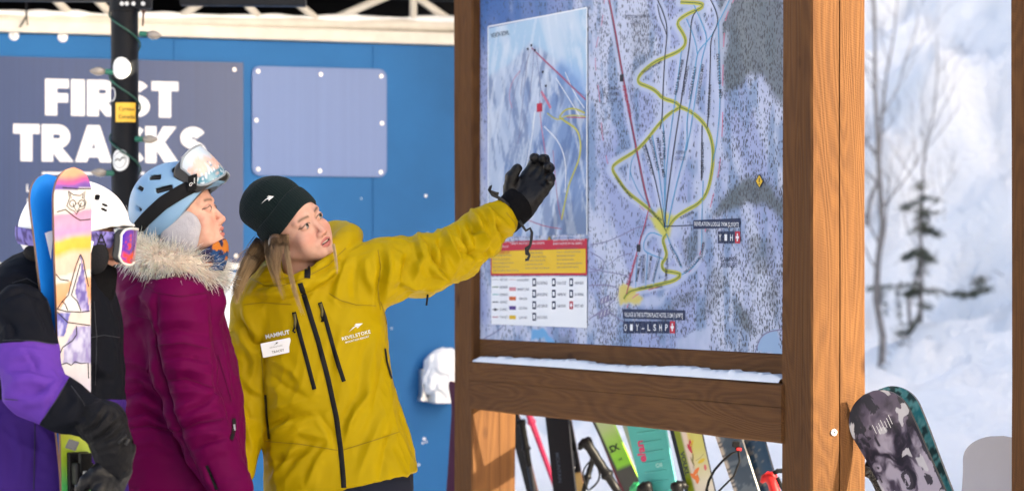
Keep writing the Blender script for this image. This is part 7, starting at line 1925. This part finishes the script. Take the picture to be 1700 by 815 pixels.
for t, x, y, hh, an, w in (('REVELATION', 1042, 168, 6, -78, 52), ('FELLER BUNCHER', 1128, 128, 5, 78, 60), ('CANNONBALL', 1138, 134, 5, 80, 50), ('WOOLEY BULLY', 1150, 138, 5, 80, 56), ('SNOW RODEO MID', 1163, 140, 5, 82, 66), ('DEVILS CLUB - MID', 1195, 127, 5, -86, 74), ('HICKORY RUN', 1178, 168, 5, 87, 54),
                           ('SHORT SHOT', 1167, 262, 5, -90, 50), ('SHORT FINAL', 1103, 242, 5, -88, 48), ('PITCH BLACK MID', 1098, 262, 5, -80, 66), ('LIGHTNING ROD', 1087, 256, 5, -76, 56), ('CRITICAL PATH', 1077, 266, 5, -72, 50), ('THE LAST SPIKE MID', 1083, 112, 4.5, 30, 38), ('THE LAST SPIKE', 1036, 312, 4.5, -52, 46), ('LITTLE BIT', 1089, 358, 5, -42, 26),
                           ('SUNSHINE', 1141, 357, 5, 26, 24), ('THE LAST SPIKE - LOWER', 1081, 477, 5, 4, 40), ('REVELATION', 1050, 448, 5, 72, 52), ('HOME RUN', 1061, 446, 4.5, 80, 42), ('LOCOMOTION', 1069, 446, 4.5, 88, 46), ('FOLLOW ME', 1079, 444, 4.5, 82, 40), ('SNOW RODEO LOWER', 1091, 440, 4, 76, 56), ('TUMBELINA', 1107, 448, 4.5, 86, 40), ('TICKLE TRUNK', 1122, 424, 4.5, -62, 42),
                           ('DEVILS CLUB', 1150, 440, 4.5, 44, 36), ('LOWER', 1167, 414, 4.5, 80, 26), ('SHORT CUT', 1166, 285, 4, 90, 22)):
    key = RD if t == 'REVELATION' else BK
    mtext(t, x, y, hh, an, key, .0022, tmap, w, .006)
for lines, x, y in ((('CRITICAL PATH', 'GLADES'), 1056, 33), (('CONIFERS', 'OF DHARMA', 'GLADES'), 1016, 157), (('ASPEN', 'GLADES'), 1130, 258)):
    for k, t in enumerate(lines): mtext(t, x, y - (len(lines) - 1) * 5 + k * 10, 6, 0, 'greyink', .0022, tmap, 3.0 * len(t), .002)
for k, t in enumerate(('CANNES', 'VENUES')): mtext(t, 1211, 430 + k * 10, 8, 2, 'navy', .0022, tmap, 28, .0)
mline([(1200, 420), (1196, 428), (1200, 436), (1196, 446)], 1.0, 'navy', .0023, 'map_flourish', tmap)
# name plates and their pictogram rows
def plate(x0, y0, x1, y1, txt):
    o = mrect(x0, y0, x1, y1, 'navy', .0026, 'name_plate', tmap); mtext(txt, (x0 + x1) / 2, (y0 + y1) / 2 + .5, (y1 - y0) * .48, -1.2, 'white', .0032, o, (x1 - x0) * .94, .004)
plate(1152, 364, 1230, 379, 'REVELATION LODGE 790M [2,592FT]'); mline([(1104, 376), (1152, 374)], 1.6, 'navy', .0026, 'leader_line', tmap, 0, 0)
plate(1035, 514, 1138, 530, 'VILLAGE & THE SUTTON PLACE HOTEL 512M [1,679FT]')
def pictos(x0, y0, n, w, hh, glyphs):
    for k in range(n):
        x = x0 + k * w; cross = k == n - 1
        o = mrect(x + .6, y0, x + w - .6, y0 + hh, 'crimson' if cross else 'navy', .0026, 'pictogram', tmap)
        if cross: mrect(x + w * .40, y0 + hh * .18, x + w * .60, y0 + hh * .82, 'white', .0032, 'cross_bar', o); mrect(x + w * .22, y0 + hh * .40, x + w * .78, y0 + hh * .60, 'white', .0033, 'cross_bar', o)
        else: mtext(glyphs[k % len(glyphs)], x + w / 2, y0 + hh / 2, hh * .55, 0, 'white', .0032, o, w * .45, .01)
pictos(1192, 384, 4, 9.6, 20, 'YIH'); pictos(1035, 533, 9, 9.7, 20, 'OIY-LSHPK')
for x, y in ((1006, 497), (1004, 520)):
    o = mline([(x - 9, y + 4), (x + 9, y - 4)], 10, GY, .0021, 'car_park', tmap, 0, 0)
    for k in range(3): mline([(x - 6 + k * 6, y + 6 - k * 3), (x - 4 + k * 6, y - 2 - k * 3)], 1.0, 'white', .0025, 'parking_bay', o, 0, 0)
def diamond(x, y, w, hh, parent):
    pts = [(x, y - hh), (x + w, y), (x, y + hh), (x - w, y)]; o = link('warning_diamond', mesh_np('warning_diamond', np.array([tuple(mpt(*mp(*p), .0030)) for p in pts]), [(0, 1, 2, 3)], smooth=False), parent, INK['amber'])
    q = pts + [pts[0]]; 
    for i in range(4): mline([q[i], q[i + 1]], .9, BK, .0034, 'diamond_edge', o, 0, 0)
    mline([(x, y - hh * .5), (x, y + hh * .15)], 1.6, BK, .0034, 'exclamation_bar', o, 0, 0); mline([(x, y + hh * .32), (x, y + hh * .5)], 1.6, BK, .0034, 'exclamation_dot', o, 0, 0)
diamond(1262, 301, 6, 11, tmap)
for x, y in ((1033, 130), (1061, 412)):
    mrect(x - 3, y - 6, x + 3, y + 6, BK, .0026, 'lift_mark', tmap)

# inset: the north bowl
s0, s1 = mp(812, 300)[0], mp(976, 300)[0]; zt_, zb_ = mp(894, 30)[1], mp(894, 541)[1]
zi = mp(894, 391)[1]                                                 # foot of the picture, top of the notice
inset = thing_inset = None
def fpx(fs, z): return s0 + (s1 - s0) * fs, z
ni, nj = 90, 150
Si = np.linspace(s0, s1, ni); Zi = np.linspace(zi, zt_, nj); SS, ZZ = np.meshgrid(Si, Zi, indexing='ij'); sf, zf = SS.ravel(), ZZ.ravel()
PTi = np.array([tuple(mpt(s, z, .0036)) for s, z in zip(sf, zf)]); PXi = to_px(PTi); px_, py_ = PXi[:, 0], PXi[:, 1]
Qm = np.stack([sf, zf], 1); n1 = fbm(Qm * 4, 81, 5); n2 = fbm(np.stack([sf * 9 + zf * 5, zf * 2.5], 1), 83, 5); n3 = fbm(np.stack([sf * 9 - zf * 6, zf * 3], 1), 89, 5)
xn = (px_ - 812) / 164
C = np.array((.42, .50, .66)) * np.ones((len(sf), 1)); fine = fbm(np.stack([sf * 26 + zf * 9, zf * 7], 1), 93, 4); fine2 = fbm(np.stack([sf * 26 - zf * 12, zf * 8], 1), 95, 4)
ridge = 78 + 120 * np.abs(xn - .42) ** 1.05 + (n1 - .5) * 30                      # skyline of the bowl
sky_f = sstep(6, -6, py_ - ridge)[:, None]; C = C * (1 - sky_f) + (np.array((.36, .52, .70)) * (1 - sstep(.45, .7, n2)[:, None] * .6) + np.array((.60, .66, .76)) * sstep(.45, .7, n2)[:, None] * .6) * sky_f
f = (1 - sky_f[:, 0]) * sstep(.42, .64, np.where(xn < .45, n2, n3)); C = C * (1 - f[:, None] * .85) + np.array((.12, .22, .46)) * f[:, None] * .85; f = (1 - sky_f[:, 0]) * sstep(.50, .62, np.where(xn < .5, fine, fine2)); C = C * (1 - f[:, None] * .6) + np.array((.07, .13, .30)) * f[:, None] * .6; f = sstep(.55, .66, np.where(xn < .5, fine2, fine)); C = C * (1 - f[:, None] * .55) + np.array((.62, .68, .78)) * f[:, None] * .55
f = (sstep(.35, .05, xn) * sstep(230, 330, py_) * sstep(.3, .6, n2))[:, None]; C = C * (1 - f * .6) + np.array((.15, .26, .50)) * f * .6
f = (poly_mask([(905, 120), (940, 100), (972, 120), (972, 165), (940, 150)], 10) * .6)[:, None]; C = C * (1 - f) + np.array((.20, .36, .66)) * f
f = (sstep(.50, .62, n3) * sstep(300, 380, py_) * .5)[:, None]; C = C * (1 - f) + np.array((.10, .13, .20)) * f
idx = np.arange(ni * nj).reshape(ni, nj); Fi = np.stack([idx[:-1, :-1].ravel(), idx[1:, :-1].ravel(), idx[1:, 1:].ravel(), idx[:-1, 1:].ravel()], 1)
inset = link('inset_picture', mesh_np('inset_picture', PTi, Fi, cols=np.clip(C * .85, 0, 1)), tmap, mat('inset_print', attr='Col', rough=.45, spec=.2))
for (xa, ya, xb, yb) in ((812, 45, 976, 13.5), (812, 45, 812, 390), (976, 13.5, 976, 390)): mline([(xa, ya), (xb, yb)], 2.4, 'white', .0042, 'white_border', inset, 0, 0)
mtext('NORTH BOWL', 832, 57, 8, 11, BK, .0044, inset, 30, .004)
for pts, key, w in (([(884, 80), (905, 100), (935, 128), (955, 148), (974, 166)], RD, 2.2), ([(884, 80), (905, 102), (935, 130), (955, 150), (974, 160)], GY, 1.0), ([(900, 152), (908, 165), (916, 180)], PK, 5), ([(898, 168), (899, 200), (905, 240), (910, 275)], PK, 1.6), ([(880, 82), (876, 110), (872, 150), (866, 200), (862, 240)], GY, 1.0), ([(888, 84), (886, 120), (880, 165), (872, 205), (860, 240)], GY, 1.0),
                    ([(892, 88), (896, 120), (900, 150), (904, 175)], GY, 1.0), ([(874, 90), (862, 130), (850, 180), (846, 215)], GY, 1.0), ([(884, 82), (870, 120), (866, 160)], GY, 1.0), ([(865, 118), (852, 135), (846, 160), (852, 180)], PK, 1.2), ([(930, 195), (940, 182), (955, 180), (973, 188)], Y, 3), ([(930, 195), (945, 205), (960, 215), (966, 235), (965, 260), (955, 285), (945, 310), (938, 345), (934, 365)], Y, 3.5), ([(910, 188), (920, 196), (930, 200), (942, 192), (960, 192), (974, 194)], Y, 2),
                    ([(943, 195), (974, 196)], RD, 1.6), ([(934, 365), (928, 340), (924, 300), (920, 250)], RD, 1.2), ([(925, 130), (950, 170), (965, 195)], 'white', 1.6), ([(940, 120), (955, 155), (972, 180)], 'white', 1.6), ([(890, 185), (885, 230), (875, 280)], 'white', 2), ([(905, 210), (930, 235), (942, 270), (940, 320)], 'white', 2), ([(830, 355), (870, 362), (905, 376), (934, 380)], RD, 1.2)):
    mline(pts, w, key, .0046, 'inset_line', inset)
mrect(893, 172, 902, 186, 'crimson', .0048, 'first_aid_mark', inset)
for x, y in ((878, 82), (884, 76), (890, 84), (903, 120), (908, 143)): mrect(x - 1.5, y - 2, x + 1.5, y + 2, BK, .0048, 'summit_mark', inset)
# notice: red band and yellow box
note = mrect(816, 399, 976, 457, 'crimson', .0036, 'notice_panel', tmap)
mrect(818, 415, 974, 453.5, 'amber', .0042, 'yellow_box', note)
for k, (x0, x1, y, key) in enumerate(((832, 856, 401, 'white'), (850, 906, 396, 'white'), (850, 906, 403, 'white'), (920, 972, 391, 'white'), (920, 972, 397, 'white'), (920, 968, 403, 'white'), (832, 846, 408, 'white'))):
    mtext('SAFETY NOTICE TO ALL GUESTS', (x0 + x1) / 2, y + (k > 0) * 1.0, 3.2, 1, key, .0046, note, x1 - x0, .004)
diamond(913, 399, 3.5, 7, note)
mtext('YOUR RESPONSIBILITY CODE', 834, 419, 4, 2, 'crimson', .0048, note, 28, .01)
rng_ = random.Random(3)
for col_, (x0, x1) in enumerate(((820, 864), (874, 916), (926, 972))):
    for k in range(6 if col_ else 5):
        y = 414.5 + k * 6.3 + (9 if col_ == 0 else 0) - col_ * 1.5; 
        if y > 451: continue
        L_ = (x1 - x0) * rng_.uniform(.6, 1); mtext(rng_.choice(('stay in control at all times', 'people ahead of you have the', 'do not stop where you obstruct', 'yield to others when starting', 'observe all signs and closures')), x0 + L_ / 2, y, 3.0, 1, 'greyink', .0048, note, L_, .0)
# legend
leg = mrect(817, 459, 976, 541, 'white', .0036, 'legend_panel', tmap)
for k, (key, t) in enumerate((('greyink', 'FIRST RUN'), (GR, 'BEGINNER'), ('teal', 'INTERMEDIATE'), (BK, 'ADVANCED'), (BK, 'EXPERT'), (RD, 'TRANSIT'))):
    y = 464 + k * 12.4; mline([(819, y), (829, y)], 1.5, key, .0042, 'legend_line', leg, 1 if k == 0 else 0, 0 if k else 3); mtext(t, 838, y, 4.2, 1, 'greyink', .0042, leg, 12 + (k % 3), .0)
    if k == 4: mrect(822.5, y - 2, 825.5, y + 2, BK, .0046, 'legend_mark', leg)
for k, (key, t) in enumerate(((RD, 'SKI AREA BOUNDARY'), ('rose', 'PERMANENT CLOSURE'), ('orange', 'TERRAIN PARK'), ('violet', 'KIDS ZONE'), (Y, 'SLOW AREA'))):
    y = 464 + k * 15.6
    if k == 0: mline([(847, y), (858, y)], 1.3, key, .0042, 'legend_line', leg, 1, 3)
    else: mrect(847, y - 3, 858, y + 3.2, 'amber' if k == 4 else key, .0042, 'legend_swatch', leg)
    mtext(t, 870, y + .5, 4.4, 1, 'greyink', .0042, leg, 20 if k < 2 else 14, .0)
for cx, items in ((888.5, ('FOOD & BEVERAGE', 'BAR & LOUNGE', 'GUEST SERVICES', 'SPORTS SCHOOL')), (921, ('RETAIL OUTLET', 'WARMING HUT', 'GEAR RENTAL')), (950, ('WASHROOMS', 'DAY PARKING', 'FIRST AID'))):
    for k, t in enumerate(items):
        y = 468.5 + k * 19; red_ = t == 'FIRST AID'; o = mrect(cx - 3, y - 6.6, cx + 3, y + 6.6, 'crimson' if red_ else 'navy', .0042, 'legend_pictogram', leg)
        mrect(cx - 1.6, y - 3.6, cx + 1.6, y + 3.6, 'white', .0047, 'pictogram_mark', o) if not red_ else (mrect(cx - .7, y - 4.2, cx + .7, y + 4.2, 'white', .0047, 'cross_bar', o), mrect(cx - 1.9, y - 1.4, cx + 1.9, y + 1.4, 'white', .0048, 'cross_bar', o))
        mtext(t, cx + 13 if cx < 940 else cx + 13, y + 1, 5, 1, 'greyink', .0042, leg, 18 if cx < 900 else 15, .0)
